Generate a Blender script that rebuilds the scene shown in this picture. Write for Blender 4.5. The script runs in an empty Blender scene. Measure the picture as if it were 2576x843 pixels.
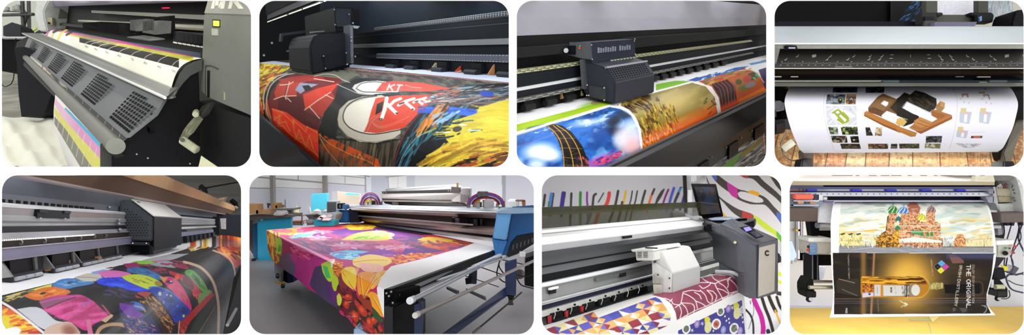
import bpy, bmesh, math, random
import numpy as np
from mathutils import Vector, Matrix
random.seed(7)
C = bpy.context.scene.collection
SC = bpy.context.scene
F = 1400.0                      # focal length in pixels of the 2576 x 843 frame
# ------------------------------------------------------------------ camera, world, exposure, sun
cam_d = bpy.data.cameras.new('camera'); cam = bpy.data.objects.new('camera', cam_d); C.objects.link(cam)
cam_d.sensor_width = 36; cam_d.lens = 36*F/2576; cam_d.clip_start = .05; cam_d.clip_end = 60
cam.rotation_euler = (math.radians(90), 0, 0); SC.camera = cam
SC.view_settings.view_transform = 'Standard'; SC.view_settings.look = 'None'
SC.view_settings.gamma = 1; SC.view_settings.exposure = 0; SC.view_settings.use_curve_mapping = False
wd = bpy.data.worlds.new('world'); SC.world = wd; wd.use_nodes = True
# world gradient shaped for the lighting: bright in front, dimmer behind the displays
_n = wd.node_tree.nodes; _l = wd.node_tree.links; _bg = _n['Background']; _bg.inputs[0].default_value = (1, 1, 1, 1)
_tc = _n.new('ShaderNodeTexCoord'); _dt = _n.new('ShaderNodeVectorMath'); _dt.operation = 'DOT_PRODUCT'; _dt.inputs[1].default_value = (0, -1, .45)
_mr = _n.new('ShaderNodeMapRange'); _mr.interpolation_type = 'SMOOTHSTEP'
for _i, _v in ((1, -.75), (2, .45), (3, .16), (4, 1.27)): _mr.inputs[_i].default_value = _v
_l.new(_tc.outputs['Generated'], _dt.inputs[0]); _l.new(_dt.outputs['Value'], _mr.inputs[0]); _l.new(_mr.outputs[0], _bg.inputs[1])
RECT = {1: (4, 2, 632, 420), 2: (652, 2, 1280, 420), 3: (1300, 2, 1928, 420), 4: (1948, 2, 2576, 420),
        5: (4, 441, 607, 841), 6: (627, 441, 1343, 841), 7: (1363, 441, 1966, 841), 8: (1986, 441, 2576, 841)}
# per display bay: strength of the added top fill, of the added front fill, fill colour, depth of the back wall
BAY = {1: dict(top=.8, front=.9, col=(1, .99, .88), zb=14, zs=(2.1, 3.4, 5.5, 9)),
       2: dict(top=1.3, front=.6, col=(.85, .93, 1), zb=13, zs=(2.1, 3.2, 5, 8)),
       3: dict(top=1.0, front=.7, col=(.97, .97, 1), zb=10, zs=(2.1, 3, 4.5)),
       4: dict(top=.5, front=.6, col=(.98, .98, 1), zb=6.5, zs=(2.0, 3.0)),
       5: dict(top=1.0, front=.9, col=(.9, .94, 1), zb=17, zs=(2.1, 3.4, 5.5, 9)),
       6: dict(top=3.2, front=.0, col=(.98, .98, 1), zb=22, zs=(5, 9, 16), ps=(.3, 1, 1)),
       7: dict(top=1.5, front=1.3, col=(.98, .98, 1), zb=7.5, zs=(2.2, 3.4, 5.2)),
       8: dict(top=.7, front=.6, col=(1, 1, 1), zb=7.5, zs=(2.2, 3.4, 5))}
def W(px, py, z):
    return Vector(((px-1288)/F*z, z, (421.5-py)/F*z))
def area(name, loc, nrm, sx, sy, power, col, tangent=Vector((1, 0, 0))):
    L = bpy.data.lights.new(name, 'AREA'); L.shape = 'RECTANGLE'; L.size = sx; L.size_y = sy; L.energy = power; L.color = col
    o = bpy.data.objects.new(name, L); C.objects.link(o)
    zc = -Vector(nrm).normalized(); xc = (tangent - zc*tangent.dot(zc)).normalized(); yc = zc.cross(xc)
    m = Matrix((xc, yc, zc)).transposed().to_4x4(); m.translation = loc; o.matrix_world = m
    return o
for k, (x0, y0, x1, y1) in RECT.items():
    b = BAY[k]; cx = (x0+x1)/2; w = (x1-x0)/F; yt = y0-4
    for iz, z in enumerate(b['zs']):
        c = W(cx, yt, z); n = Vector((0, 0, -1)); d = W(cx, yt, 1.0).normalized(); xa = Vector((1, 0, 0))
        n = xa.cross(d); n = n if n.z < 0 else -n
        area('bay_top_fill', c, n, .8*w*z, .3*z, b['top']*.35*z*z*b.get('ps', (1, 1, 1, 1))[iz], b['col'], xa)  # added fill light along the bay's top, hidden by the wall strip
    if b['front'] > 0:
        # added fill light, out of sight behind the display wall just above the opening
        tgt = W(cx, (y0+y1)/2+30, 3.2); c = W(cx, yt-1, 1.55)
        area('bay_front_fill', c, (tgt-c), .8*w*1.5, .008, b['front']*1.0, b['col'])
# added fill lights, out of sight behind the two hanging posters, brightening the floors
area('floor_fill', W(2262, 290, 4.3), (0, -.1, -1), 1.6, .35, 9, (1, .97, .92))
area('floor_fill', W(2290, 600, 4.4), (0, -.2, -1), 1.3, .35, 30, (1, 1, 1))
area('floor_fill', W(2290, 610, 5.6), (0, .6, -1), 1.8, .35, 30, (1, 1, 1))
# ------------------------------------------------------------------ colour, materials
def deep(l):      # dark paint and ink are deeper than they photograph under glare
    return .3+.7*min(1, l/.05)
def lin(c):
    if isinstance(c, str):
        c = c.lstrip('#'); c = [int(c[i:i+2], 16)/255 for i in (0, 2, 4)]
    return tuple((x/12.92 if x <= .04045 else ((x+.055)/1.055)**2.4) for x in c)
_M = {}
def mat(col, rough=.5, metal=0., noise=.08, scale=40., emit=0., alpha=1., bump=0., coat=0., stretch=None):
    key = (str(col), rough, metal, noise, scale, emit, alpha, bump, coat, stretch)
    if key in _M: return _M[key]
    m = bpy.data.materials.new('finish_%02d' % len(_M)); m.use_nodes = True; _M[key] = m
    nt = m.node_tree; N = nt.nodes; L = nt.links; p = N['Principled BSDF']
    c = lin(col); c = tuple(x*deep(max(c)) for x in c); p.inputs['Roughness'].default_value = rough; p.inputs['Metallic'].default_value = metal; p.inputs['Specular IOR Level'].default_value = .1 if max(lin(col)) < .05 else .25
    if coat: p.inputs['Coat Weight'].default_value = coat; p.inputs['Coat Roughness'].default_value = .08
    tc = N.new('ShaderNodeTexCoord'); nz = N.new('ShaderNodeTexNoise'); nz.inputs['Scale'].default_value = scale; nz.inputs['Detail'].default_value = 4
    mp = N.new('ShaderNodeMapping'); L.new(tc.outputs['Object'], mp.inputs[0]); L.new(mp.outputs[0], nz.inputs['Vector'])
    if stretch: mp.inputs['Scale'].default_value = stretch
    rp = N.new('ShaderNodeValToRGB'); L.new(nz.outputs['Fac'], rp.inputs[0])
    rp.color_ramp.elements[0].position = .3; rp.color_ramp.elements[1].position = .7
    rp.color_ramp.elements[0].color = tuple(x*(1-noise) for x in c)+(1,)
    rp.color_ramp.elements[1].color = tuple(min(1, x*(1+noise)) for x in c)+(1,)
    L.new(rp.outputs[0], p.inputs['Base Color'])
    if bump:
        b = N.new('ShaderNodeBump'); b.inputs['Strength'].default_value = bump; b.inputs['Distance'].default_value = .01
        L.new(nz.outputs['Fac'], b.inputs['Height']); L.new(b.outputs[0], p.inputs['Normal'])
    if emit:
        p.inputs['Emission Color'].default_value = c+(1,); p.inputs['Emission Strength'].default_value = emit
    if alpha < 1: p.inputs['Alpha'].default_value = alpha
    return m
def ink(rough=.35, coat=0., spec=.22):
    """print on paper: the ink lies in the sheet's own colour attribute"""
    key = ('ink', rough, coat, spec)
    if key in _M: return _M[key]
    m = bpy.data.materials.new('printed_sheet_%02d' % len(_M)); m.use_nodes = True; _M[key] = m
    nt = m.node_tree; p = nt.nodes['Principled BSDF']
    a = nt.nodes.new('ShaderNodeVertexColor'); a.layer_name = 'ink'; nt.links.new(a.outputs[0], p.inputs['Base Color'])
    p.inputs['Roughness'].default_value = rough; p.inputs['Specular IOR Level'].default_value = spec
    if coat: p.inputs['Coat Weight'].default_value = coat*.35; p.inputs['Coat Roughness'].default_value = .05
    return m
# ------------------------------------------------------------------ objects
PAN = [0]                       # bay being built
ALL = []                        # (object, bay, closed solid?)
def root_of(o):
    while o.parent: o = o.parent
    return o
def tag(o, label=None, cat=None, group=None, kind=None):
    if label: o['label'] = label
    if cat: o['category'] = cat
    if group: o['group'] = group
    if kind: o['kind'] = kind
    return o
def thing(name, label, cat, loc, group=None):
    o = bpy.data.objects.new(name, None); C.objects.link(o); o.empty_display_size = .05
    o.location = loc; tag(o, label, cat, group); o['bay'] = PAN[0]
    return o
def mk(name, geo, m, parent=None, label=None, cat=None, group=None, kind=None, smooth=False, bevel=0., loc=None, solid=True, cols=None):
    V, Fc = geo
    V = np.asarray([tuple(v) for v in V] if not isinstance(V, np.ndarray) else V, dtype=float)
    if parent is not None: off = np.array(root_of(parent).location)
    elif loc is not None: off = np.array(loc)
    else:
        off = V.mean(0); off[2] = V[:, 2].min()
    me = bpy.data.meshes.new(name)
    if isinstance(Fc, np.ndarray):
        me.vertices.add(len(V)); me.vertices.foreach_set('co', (V-off).ravel())
        n = len(Fc); me.loops.add(n*4); me.polygons.add(n)
        me.loops.foreach_set('vertex_index', Fc.ravel().astype(np.int32))
        me.polygons.foreach_set('loop_start', np.arange(0, n*4, 4, dtype=np.int32))
        me.polygons.foreach_set('loop_total', np.full(n, 4, dtype=np.int32))
        me.update(calc_edges=True); me.validate()
    else:
        me.from_pydata([tuple(v) for v in (V-off)], [], [list(f) for f in Fc]); me.update()
    if solid or bevel:
        bm = bmesh.new(); bm.from_mesh(me)
        bmesh.ops.remove_doubles(bm, verts=bm.verts, dist=1e-6)
        bmesh.ops.recalc_face_normals(bm, faces=bm.faces)
        if bevel: bmesh.ops.bevel(bm, geom=[e for e in bm.edges if len(e.link_faces) == 2 and e.calc_face_angle(0) > .35], offset=bevel, segments=2, affect='EDGES', clamp_overlap=True)
        bm.to_mesh(me); bm.free()
    if smooth:
        me.polygons.foreach_set('use_smooth', [True]*len(me.polygons))
        if smooth == 'auto':
            try: me.set_sharp_from_angle(angle=.6)
            except Exception: pass
    if cols is not None:
        at = me.color_attributes.new('ink', 'FLOAT_COLOR', 'POINT')
        at.data.foreach_set('color', np.concatenate([cols, np.ones((len(cols), 1))], 1).astype(np.float32).ravel())
    me.materials.append(m)
    o = bpy.data.objects.new(name, me); C.objects.link(o)
    if parent is None: o.location = off; o['bay'] = PAN[0]
    else: o.parent = parent
    tag(o, label, cat, group, kind)
    ALL.append([o, PAN[0], solid])
    return o
def dup(root, delta, label=None):
    """copy a thing, its parts and their sub-parts"""
    r = root.copy(); C.objects.link(r); r.location = root.location + Vector(delta)
    if label: r['label'] = label
    if r.type == 'MESH': ALL.append([r, PAN[0], True])
    for ch in root.children:
        c = ch.copy(); C.objects.link(c); c.parent = r; ALL.append([c, PAN[0], True])
        for g in ch.children:
            d = g.copy(); C.objects.link(d); d.parent = c; ALL.append([d, PAN[0], True])
    return r
# ------------------------------------------------------------------ geometry
def join(*gs):
    V = []; Fc = []
    for g in gs:
        n = len(V); V += [Vector(v) for v in g[0]]; Fc += [[i+n for i in f] for f in g[1]]
    return V, Fc
def prism(poly, vec):
    n = len(poly); poly = [Vector(p) for p in poly]; vec = Vector(vec)
    return poly+[p+vec for p in poly], [list(range(n)), list(range(2*n-1, n-1, -1))]+[[i, (i+1) % n, n+(i+1) % n, n+i] for i in range(n)]
def loft(A, B):
    """closed solid between two like polygons"""
    n = len(A)
    return [Vector(p) for p in A]+[Vector(p) for p in B], [list(range(n)), list(range(2*n-1, n-1, -1))]+[[i, (i+1) % n, n+(i+1) % n, n+i] for i in range(n)]
def bx(o, a, b, c):
    o, a, b, c = map(Vector, (o, a, b, c)); return prism([o, o+a, o+a+b, o+b], c)
def tube(pts, r, n=12, cap=True):
    pts = [Vector(p) for p in pts]; rs = r if isinstance(r, (list, tuple)) else [r]*len(pts)
    V = []; Fc = []; up = None
    for i, p in enumerate(pts):
        d = (pts[min(i+1, len(pts)-1)]-pts[max(i-1, 0)]).normalized()
        if up is None: up = d.orthogonal().normalized()
        up = (up-d*up.dot(d)).normalized(); s = d.cross(up)
        for k in range(n):
            a = 2*math.pi*k/n; V.append(p+(up*math.cos(a)+s*math.sin(a))*rs[i])
    for i in range(len(pts)-1):
        for k in range(n): Fc.append([i*n+k, i*n+(k+1) % n, (i+1)*n+(k+1) % n, (i+1)*n+k])
    if cap: Fc += [list(range(n))[::-1], [(len(pts)-1)*n+k for k in range(n)]]
    return V, Fc
def smooth_path(pts, k=6):
    pts = [np.array(p, float) for p in pts]; P = [2*pts[0]-pts[1]]+pts+[2*pts[-1]-pts[-2]]; out = []
    for i in range(1, len(P)-2):
        a, b, c, d = P[i-1:i+3]
        for j in range(k):
            t = j/k; out.append(.5*((2*b)+(c-a)*t+(2*a-5*b+4*c-d)*t*t+(3*b-a-3*c+d)*t**3))
    out.append(P[-2]); return out
class Frame:
    """one machine's axes: l runs away along its length, u up, b back; v is where l vanishes"""
    def __init__(s, v, ref, zref, pitch=18):
        s.v = v
        if v is None: s.l = Vector((1, 0, 0))
        else: s.l = W(v[0], v[1], 1).normalized()
        t = math.radians(pitch); u = Vector((0, -math.sin(t), math.cos(t)))
        s.u = (u-s.l*u.dot(s.l)).normalized(); s.b = s.l.cross(s.u)
        if s.b.y < 0: s.b = -s.b
        s.c = s.l.dot(W(*ref, zref)) if v else None; s.zref = zref
    def z(s, px, py):
        return s.c/s.l.dot(W(px, py, 1)) if s.v else s.zref
    def far(s, pn, zn, pf):
        if s.v is None: return W(pf[0], pf[1], zn)
        return W(pf[0], pf[1], zn*math.hypot(pn[0]-s.v[0], pn[1]-s.v[1])/max(4, math.hypot(pf[0]-s.v[0], pf[1]-s.v[1])))
    def E(s, pn, pf, k=0.):
        """an edge along the machine: near pixel, far pixel, k = how far behind the section plane"""
        zn = s.z(*pn)*(1+k); return W(pn[0], pn[1], zn), s.far(pn, zn, pf)
    def slab(s, edges, th):
        """plate whose visible face is ruled between edges (pn, pf, k); th = thickness vector"""
        e = [s.E(*x) for x in edges]; th = Vector(th)
        A = [x[0] for x in e]; B = [x[1] for x in e]
        A2 = [a+th for a in A][::-1]; B2 = [b+th for b in B][::-1]
        return loft(A+A2, B+B2)
    def bar(s, pn, pf, rpx, k=0., n=16):
        A, B = s.E(pn, pf, k); r = rpx/F*A.y; return tube([A, B], r, n)
    def on(s, px, py, p0, nrm):
        d = W(px, py, 1); return d*(Vector(nrm).dot(p0)/Vector(nrm).dot(d))
    def face(s, pix, p0, nrm, depth):
        """outline lying on the plane through p0, given real depth along the normal"""
        nrm = Vector(nrm).normalized(); pts = [s.on(x, y, p0, nrm) for x, y in pix]
        return prism(pts, nrm*depth)
class Rail(Frame):
    """machine seen along its length. A station s counts how near a cross-section is (1 = reference, more = nearer);
    cross-section coordinates are offsets from the point where the length vanishes, as seen at s = 1"""
    def __init__(s, v, rel, z1, pitch=22):
        Frame.__init__(s, v, (v[0]+rel[0], v[1]+rel[1]), z1, pitch)
    def R(s, rx, ry, st=1., k=0.):
        z = s.z(s.v[0]+rx, s.v[1]+ry); return W(s.v[0]+rx*st, s.v[1]+ry*st, z/st*(1+k))
    def Q(s, px, py, st, k=0.):
        return s.R((px-s.v[0])/st, (py-s.v[1])/st, st, k)
    def xs(s, poly, s0, s1):
        return loft([s.R(x, y, s0) for x, y in poly], [s.R(x, y, s1) for x, y in poly])
    def ex(s, poly, s0, s1):
        r = [((x-s.v[0])/s0, (y-s.v[1])/s0) for x, y in poly]; return s.xs(r, s0, s1)
    def rod(s, rx, ry, r, s0, s1, n=12):
        A, B = s.R(rx, ry, s0), s.R(rx, ry, s1); q = r/F*A.y*s0; return tube([A, B], q, n)
    def fl(s, poly, st, k=0., th=.02):
        """plate lying across the machine (in a cross-section) at station st, outline in photo pixels"""
        return prism([s.Q(x, y, st, k) for x, y in poly], s.l*th)
    def on_run(s, q, m_lo, m_hi, x, rx):
        return None
    def edge(s, ring, st):
        out = []
        for x, y in ring:
            z = s.z(s.v[0]+x, s.v[1]+y); out.append((s.v[0]+x*st, s.v[1]+y*st, z/st))
        return out
    def along(s, rx, ry, px):
        """station at which the line through (rx, ry) shows at picture column px"""
        return (px-s.v[0])/rx
# ------------------------------------------------------------------ drawing of the prints
class Canvas:
    def __init__(s, x0, y0, x1, y1, base, S=1.25):
        s.x0, s.y0, s.S = x0, y0, S; s.w = int((x1-x0)*S)+1; s.h = int((y1-y0)*S)+1
        s.a = np.ones((s.h, s.w, 3))*np.array(s.c(base)); s.rng = np.random.RandomState(3)
        s.Y, s.X = np.mgrid[0:s.h, 0:s.w]; s.X = s.X/S+x0; s.Y = s.Y/S+y0
    def c(s, c):
        if isinstance(c, str): c = c.lstrip('#'); return [int(c[i:i+2], 16)/255 for i in (0, 2, 4)]
        return c
    def win(s, x0, y0, x1, y1):
        i0 = max(0, int((y0-s.y0)*s.S)-1); i1 = min(s.h, int((y1-s.y0)*s.S)+2); j0 = max(0, int((x0-s.x0)*s.S)-1); j1 = min(s.w, int((x1-s.x0)*s.S)+2)
        return slice(i0, max(i0, i1)), slice(j0, max(j0, j1))
    def put(s, w, m, col, al=1., tex=None):
        if m.size == 0: return
        col = np.array(s.c(col)); m = (m*al)[..., None]
        src = np.ones(m.shape[:2]+(3,))*col
        if tex is not None: src = np.clip(src*tex[w][..., None], 0, 1)
        s.a[w] = s.a[w]*(1-m)+src*m
    def mask(s, pts, w):
        X, Y = s.X[w], s.Y[w]; ins = np.zeros(X.shape, bool); n = len(pts)
        for i in range(n):
            (xa, ya), (xb, yb) = pts[i], pts[(i+1) % n]
            if ya == yb: continue
            ins ^= ((ya > Y) != (yb > Y)) & (X < (xb-xa)*(Y-ya)/(yb-ya)+xa)
        return ins.astype(float)
    def poly(s, pts, col, al=1., tex=None, sm=0):
        if sm: pts = [tuple(p) for p in smooth_path(list(pts)+[pts[0]], sm)][:-1]
        xs = [p[0] for p in pts]; ys = [p[1] for p in pts]; w = s.win(min(xs), min(ys), max(xs), max(ys))
        s.put(w, s.mask(pts, w), col, al, tex)
    def ell(s, cx, cy, rx, ry, col, rot=0., al=1., tex=None, soft=0.):
        r = max(rx, ry)*(1+soft); w = s.win(cx-r, cy-r, cx+r, cy+r); X, Y = s.X[w]-cx, s.Y[w]-cy
        a = math.radians(rot); u = (X*math.cos(a)+Y*math.sin(a))/rx; v = (-X*math.sin(a)+Y*math.cos(a))/ry; d = np.sqrt(u*u+v*v)
        m = np.clip((1+soft-d)/(2*soft), 0, 1) if soft else np.clip((1-d)*min(rx, ry)*s.S+.5, 0, 1)
        s.put(w, m, col, al, tex)
    def line(s, pts, wd, col, al=1., sm=0):
        if sm: pts = [tuple(p) for p in smooth_path(pts, sm)]
        for i in range(len(pts)-1):
            (xa, ya), (xb, yb) = pts[i][:2], pts[i+1][:2]; L2 = (xb-xa)**2+(yb-ya)**2+1e-9
            wdd = wd if not isinstance(wd, (list, tuple)) else wd[0]+(wd[1]-wd[0])*i/max(1, len(pts)-2)
            r = wdd/2+1; w = s.win(min(xa, xb)-r, min(ya, yb)-r, max(xa, xb)+r, max(ya, yb)+r); X, Y = s.X[w], s.Y[w]
            t = np.clip(((X-xa)*(xb-xa)+(Y-ya)*(yb-ya))/L2, 0, 1); d = np.hypot(X-xa-t*(xb-xa), Y-ya-t*(yb-ya))
            s.put(w, np.clip(wdd/2+.35-d, 0, 1), col, al)
    def noise(s, sx, sy, ang=0., seed=1, octv=3):
        """smooth random field, cell size sx by sy pixels, turned by ang degrees; 0..1"""
        a = math.radians(ang); U = (s.X*math.cos(a)+s.Y*math.sin(a)); V = (-s.X*math.sin(a)+s.Y*math.cos(a)); out = 0; amp = 1; tot = 0
        for o in range(octv):
            r = np.random.RandomState(seed*17+o); G = r.rand(128, 128); u = U/sx*2**o; v = V/sy*2**o
            iu = np.floor(u).astype(int); iv = np.floor(v).astype(int); fu = u-iu; fv = v-iv; fu = fu*fu*(3-2*fu); fv = fv*fv*(3-2*fv)
            g = lambda i, j: G[i % 128, j % 128]
            out = out+amp*((g(iu, iv)*(1-fu)+g(iu+1, iv)*fu)*(1-fv)+(g(iu, iv+1)*(1-fu)+g(iu+1, iv+1)*fu)*fv); tot += amp; amp *= .5
        return out/tot
    def blend(s, m, col, region=None):
        w = (slice(None), slice(None))
        if region is not None:
            mm = np.zeros(s.X.shape); xs = [p[0] for p in region]; ys = [p[1] for p in region]; w2 = s.win(min(xs), min(ys), max(xs), max(ys)); mm[w2] = s.mask(region, w2); m = m*mm
        s.put(w, np.clip(m, 0, 1), col)
    def pic(s, q, cols, sz=5, seed=1, ax=1.5):
        """a small photograph: patches of its colours inside outline q"""
        s.poly(q, cols[0])
        for i, c in enumerate(cols[1:]): s.blend(np.clip((s.noise(sz*ax, sz, 0, seed*7+i)-.5)*9, 0, .9), c, q)
    def text(s, st, org, u, v, wd, col, gap=.25):
        """stroke lettering: org = lower left of the first letter, u / v = one letter's width / height as pixel vectors"""
        ox, oy = org
        for ch in st:
            if ch != ' ':
                for stroke in GLYPH.get(ch, []):
                    s.line([(ox+u[0]*a+v[0]*b, oy+u[1]*a+v[1]*b) for a, b in stroke], wd, col)
            k = (.45 if ch in 'I1 ' else 1)+gap; ox += u[0]*k; oy += u[1]*k
    def strokes(s, region, n, ln, ang, cols, wd, al=.85, seed=1, bend=.25):
        """brush strokes scattered over a region; ang = degrees or a function of (x, y)"""
        r = np.random.RandomState(seed); xs = [p[0] for p in region]; ys = [p[1] for p in region]; k = 0; g = 0
        while k < n and g < n*20:
            g += 1; x = r.uniform(min(xs), max(xs)); y = r.uniform(min(ys), max(ys)); ins = False
            for i in range(len(region)):
                (xa, ya), (xb, yb) = region[i], region[(i+1) % len(region)]
                if ya != yb and ((ya > y) != (yb > y)) and x < (xb-xa)*(y-ya)/(yb-ya)+xa: ins = not ins
            if not ins: continue
            k += 1; a = math.radians((ang(x, y) if callable(ang) else ang)+r.uniform(-12, 12)); L = ln*r.uniform(.5, 1.3); b = r.uniform(-bend, bend)
            p = [(x+L*t*math.cos(a+b*t), y+L*t*math.sin(a+b*t)) for t in (-.5, -.25, 0, .25, .5)]
            s.line(p, wd*r.uniform(.5, 1.4), cols[r.randint(len(cols))], al)
    def sample(s, px, py, gain):
        x = np.clip((px-s.x0)*s.S, 0, s.w-1.001); y = np.clip((py-s.y0)*s.S, 0, s.h-1.001)
        i = np.floor(y).astype(int); j = np.floor(x).astype(int); fy = (y-i)[..., None]; fx = (x-j)[..., None]; a = s.a
        c = (a[i, j]*(1-fx)+a[i, j+1]*fx)*(1-fy)+(a[i+1, j]*(1-fx)+a[i+1, j+1]*fx)*fy
        c = np.clip(c, 0, 1); l = np.where(c <= .04045, c/12.92, ((c+.055)/1.055)**2.4)
        l = l*(.3+.7*np.clip(l.max(-1, keepdims=True)/.07, 0, 1))
        return np.clip(l*gain, 0, .92)
_o = [[(.5, 0), (.15, .15), (0, .5), (.15, .85), (.5, 1), (.85, .85), (1, .5), (.85, .15), (.5, 0)]]
GLYPH = {'A': [[(0, 0), (.5, 1), (1, 0)], [(.2, .38), (.8, .38)]], 'B': [[(0, 0), (0, 1), (.7, 1), (.9, .78), (.7, .53), (0, .53)], [(.7, .53), (1, .28), (.7, 0), (0, 0)]],
 'C': [[(1, .85), (.5, 1), (0, .6), (0, .4), (.5, 0), (1, .15)]], 'D': [[(0, 0), (0, 1), (.6, 1), (1, .65), (1, .35), (.6, 0), (0, 0)]],
 'E': [[(.9, 0), (0, 0), (0, 1), (.9, 1)], [(0, .52), (.75, .52)]], 'F': [[(0, 0), (0, 1), (.9, 1)], [(0, .52), (.75, .52)]],
 'G': [[(1, .85), (.5, 1), (0, .6), (0, .4), (.5, 0), (1, .1), (1, .45), (.6, .45)]], 'H': [[(0, 0), (0, 1)], [(1, 0), (1, 1)], [(0, .52), (1, .52)]],
 'I': [[(.22, 0), (.22, 1)]], 'J': [[(.8, 1), (.8, .2), (.4, 0), (0, .2)]], 'K': [[(0, 0), (0, 1)], [(.95, 1), (0, .42)], [(.3, .6), (1, 0)]],
 'L': [[(0, 1), (0, 0), (.85, 0)]], 'M': [[(0, 0), (.1, 1), (.5, .35), (.9, 1), (1, 0)]], 'N': [[(0, 0), (0, 1), (1, 0), (1, 1)]], 'O': _o, '0': _o,
 'P': [[(0, 0), (0, 1), (.75, 1), (1, .75), (.75, .48), (0, .48)]], 'R': [[(0, 0), (0, 1), (.75, 1), (1, .75), (.75, .48), (0, .48)], [(.5, .48), (1, 0)]],
 'S': [[(1, .85), (.5, 1), (.05, .75), (.95, .28), (.5, 0), (0, .15)]], 'T': [[(.5, 0), (.5, 1)], [(0, 1), (1, 1)]], 'U': [[(0, 1), (0, .2), (.5, 0), (1, .2), (1, 1)]],
 'V': [[(0, 1), (.5, 0), (1, 1)]], 'W': [[(0, 1), (.25, 0), (.5, .7), (.75, 0), (1, 1)]], 'Y': [[(0, 1), (.5, .5), (1, 1)], [(.5, .5), (.5, 0)]],
 'X': [[(0, 0), (1, 1)], [(0, 1), (1, 0)]], '1': [[(.05, .8), (.25, 1), (.25, 0)]], '2': [[(0, .8), (.5, 1), (.95, .75), (0, 0), (1, 0)]],
 '3': [[(0, .9), (.5, 1), (.9, .75), (.4, .52), (.95, .25), (.5, 0), (0, .1)]], '4': [[(.75, 0), (.75, 1), (0, .3), (1, .3)]], '5': [[(.9, 1), (.1, 1), (.1, .55), (.6, .6), (1, .3), (.5, 0), (0, .1)]],
 '6': [[(.9, .95), (.3, .8), (0, .3), (.5, 0), (1, .3), (.5, .58), (0, .35)]], '7': [[(0, 1), (1, 1), (.4, 0)]], '8': [[(.5, .53), (.1, .77), (.5, 1), (.9, .77), (.5, .53), (0, .25), (.5, 0), (1, .25), (.5, .53)]],
 '9': [[(.1, 0), (.7, .2), (1, .7), (.5, 1), (0, .7), (.5, .42), (1, .65)]]}
def hx(prof, x0, x1):
    """long level part seen from the front: profile of (row, depth), between two picture columns"""
    return loft([W(x0, y, z) for y, z in prof], [W(x1, y, z) for y, z in prof])
def slabz(poly, z, th=.05):
    return prism([W(x, y, z) for x, y in poly], (0, th, 0))
def rc(x0, y0, x1, y1): return [(x0, y0), (x1, y0), (x1, y1), (x0, y1)]
def grid(Pf, nu, nv):
    """Pf(u, v) -> arrays of world x, y, z; returns vertices, quads and pixel positions"""
    u, v = np.meshgrid(np.linspace(0, 1, nu), np.linspace(0, 1, nv), indexing='ij')
    P = Pf(u, v); V = np.stack([q.ravel() for q in P], 1)
    i, j = np.meshgrid(np.arange(nu-1), np.arange(nv-1), indexing='ij'); a = (i*nv+j).ravel()
    Q = np.stack([a, a+nv, a+nv+1, a+1], 1)
    px = V[:, 0]/V[:, 1]*F+1288; py = 421.5-V[:, 2]/V[:, 1]*F
    return V, Q, px, py
def interp_curve(pts, t):
    pts = np.array(pts, float); sp = np.array(smooth_path([tuple(p) for p in pts], 8)) if len(pts) > 2 else pts
    d = np.concatenate([[0], np.cumsum(np.hypot(np.diff(sp[:, 0]), np.diff(sp[:, 1])))]); d /= d[-1]
    return [np.interp(t, d, sp[:, i]) for i in range(sp.shape[1])]
def sheet(name, near, far, cv, gain=1., m=None, nu=None, nv=None, **kw):
    """a printed sheet ruled between two smooth edge curves given as (px, py, depth); ink comes from canvas cv"""
    nL = np.hypot(near[0][0]-far[0][0], near[0][1]-far[0][1]); nL2 = np.hypot(near[-1][0]-far[-1][0], near[-1][1]-far[-1][1])
    ed = np.array(near, float); eL = np.hypot(np.diff(ed[:, 0]), np.diff(ed[:, 1])).sum()
    nu = nu or int(max(nL, nL2)*.95)+2; nv = nv or int(eL*1.05)+2
    def Pf(u, v):
        nx, ny, nz = interp_curve(near, v); fx, fy, fz = interp_curve(far, v)
        w = u*nz/(u*nz+(1-u)*fz)            # even steps on screen, straight in space
        def P(x, y, z): return (x-1288)/F*z, z, (421.5-y)/F*z
        A = P(nx, ny, nz); B = P(fx, fy, fz)
        w = w; return [a*(1-w)+b*w for a, b in zip(A, B)]
    V, Q, px, py = grid(Pf, nu, nv)
    r = RECT[PAN[0]]; ok = (px > r[0]-5.5) & (px < r[2]+5.5) & (py > r[1]-5.5) & (py < r[3]+5.5)
    Q = Q[ok[Q].all(1)]; used = np.zeros(len(V), bool); used[Q.ravel()] = True; idx = np.cumsum(used)-1
    Q = idx[Q]; V = V[used]; px = px[used]; py = py[used]
    cols = cv.sample(px, py, gain)
    o = mk(name, (V, Q), m or ink(), smooth=True, solid=False, cols=cols, **kw)
    return o
# ------------------------------------------------------------------ the white display wall with eight rounded openings
def rrect(x0, y0, x1, y1, r=40, n=10):
    out = []
    for cx, cy, a0 in ((x1-r, y0+r, -90), (x1-r, y1-r, 0), (x0+r, y1-r, 90), (x0+r, y0+r, 180)):
        for i in range(n+1):
            a = math.radians(a0+90*i/n); out.append((cx+r*math.cos(a), cy+r*math.sin(a)))
    return out
D = 1.5
cu = bpy.data.curves.new('wall_front', 'CURVE'); cu.dimensions = '2D'; cu.fill_mode = 'BOTH'; cu.extrude = .0012
def spl(pts):
    s = cu.splines.new('POLY'); s.points.add(len(pts)-1); s.use_cyclic_u = True
    for i, (x, y) in enumerate(pts): s.points[i].co = ((x-1288)/F*D, (421.5-y)/F*D, 0, 1)
spl([(-160, -160), (2736, -160), (2736, 1003), (-160, 1003)])
for k in RECT: spl(rrect(*RECT[k]))
co_ = bpy.data.objects.new('tmp', cu); C.objects.link(co_)
dg = bpy.context.evaluated_depsgraph_get(); me = bpy.data.meshes.new_from_object(co_.evaluated_get(dg)); bpy.data.objects.remove(co_)
me.name = 'wall_front'; wf = bpy.data.objects.new('wall_front', me); C.objects.link(wf); me.materials.clear(); me.materials.append(mat('f8f8f8', .9, 0, .01))
wf.location = (0, D, 0); wf.rotation_euler = (math.radians(90), 0, 0); wf['kind'] = 'structure'
BAYCOL = {1: '3a3a34', 2: '15181c', 3: '2a2a2c', 4: '4a4a4c', 5: '34363a', 6: 'c8c8cc', 7: 'a4a4a4', 8: 'c8c8cc'}
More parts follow.
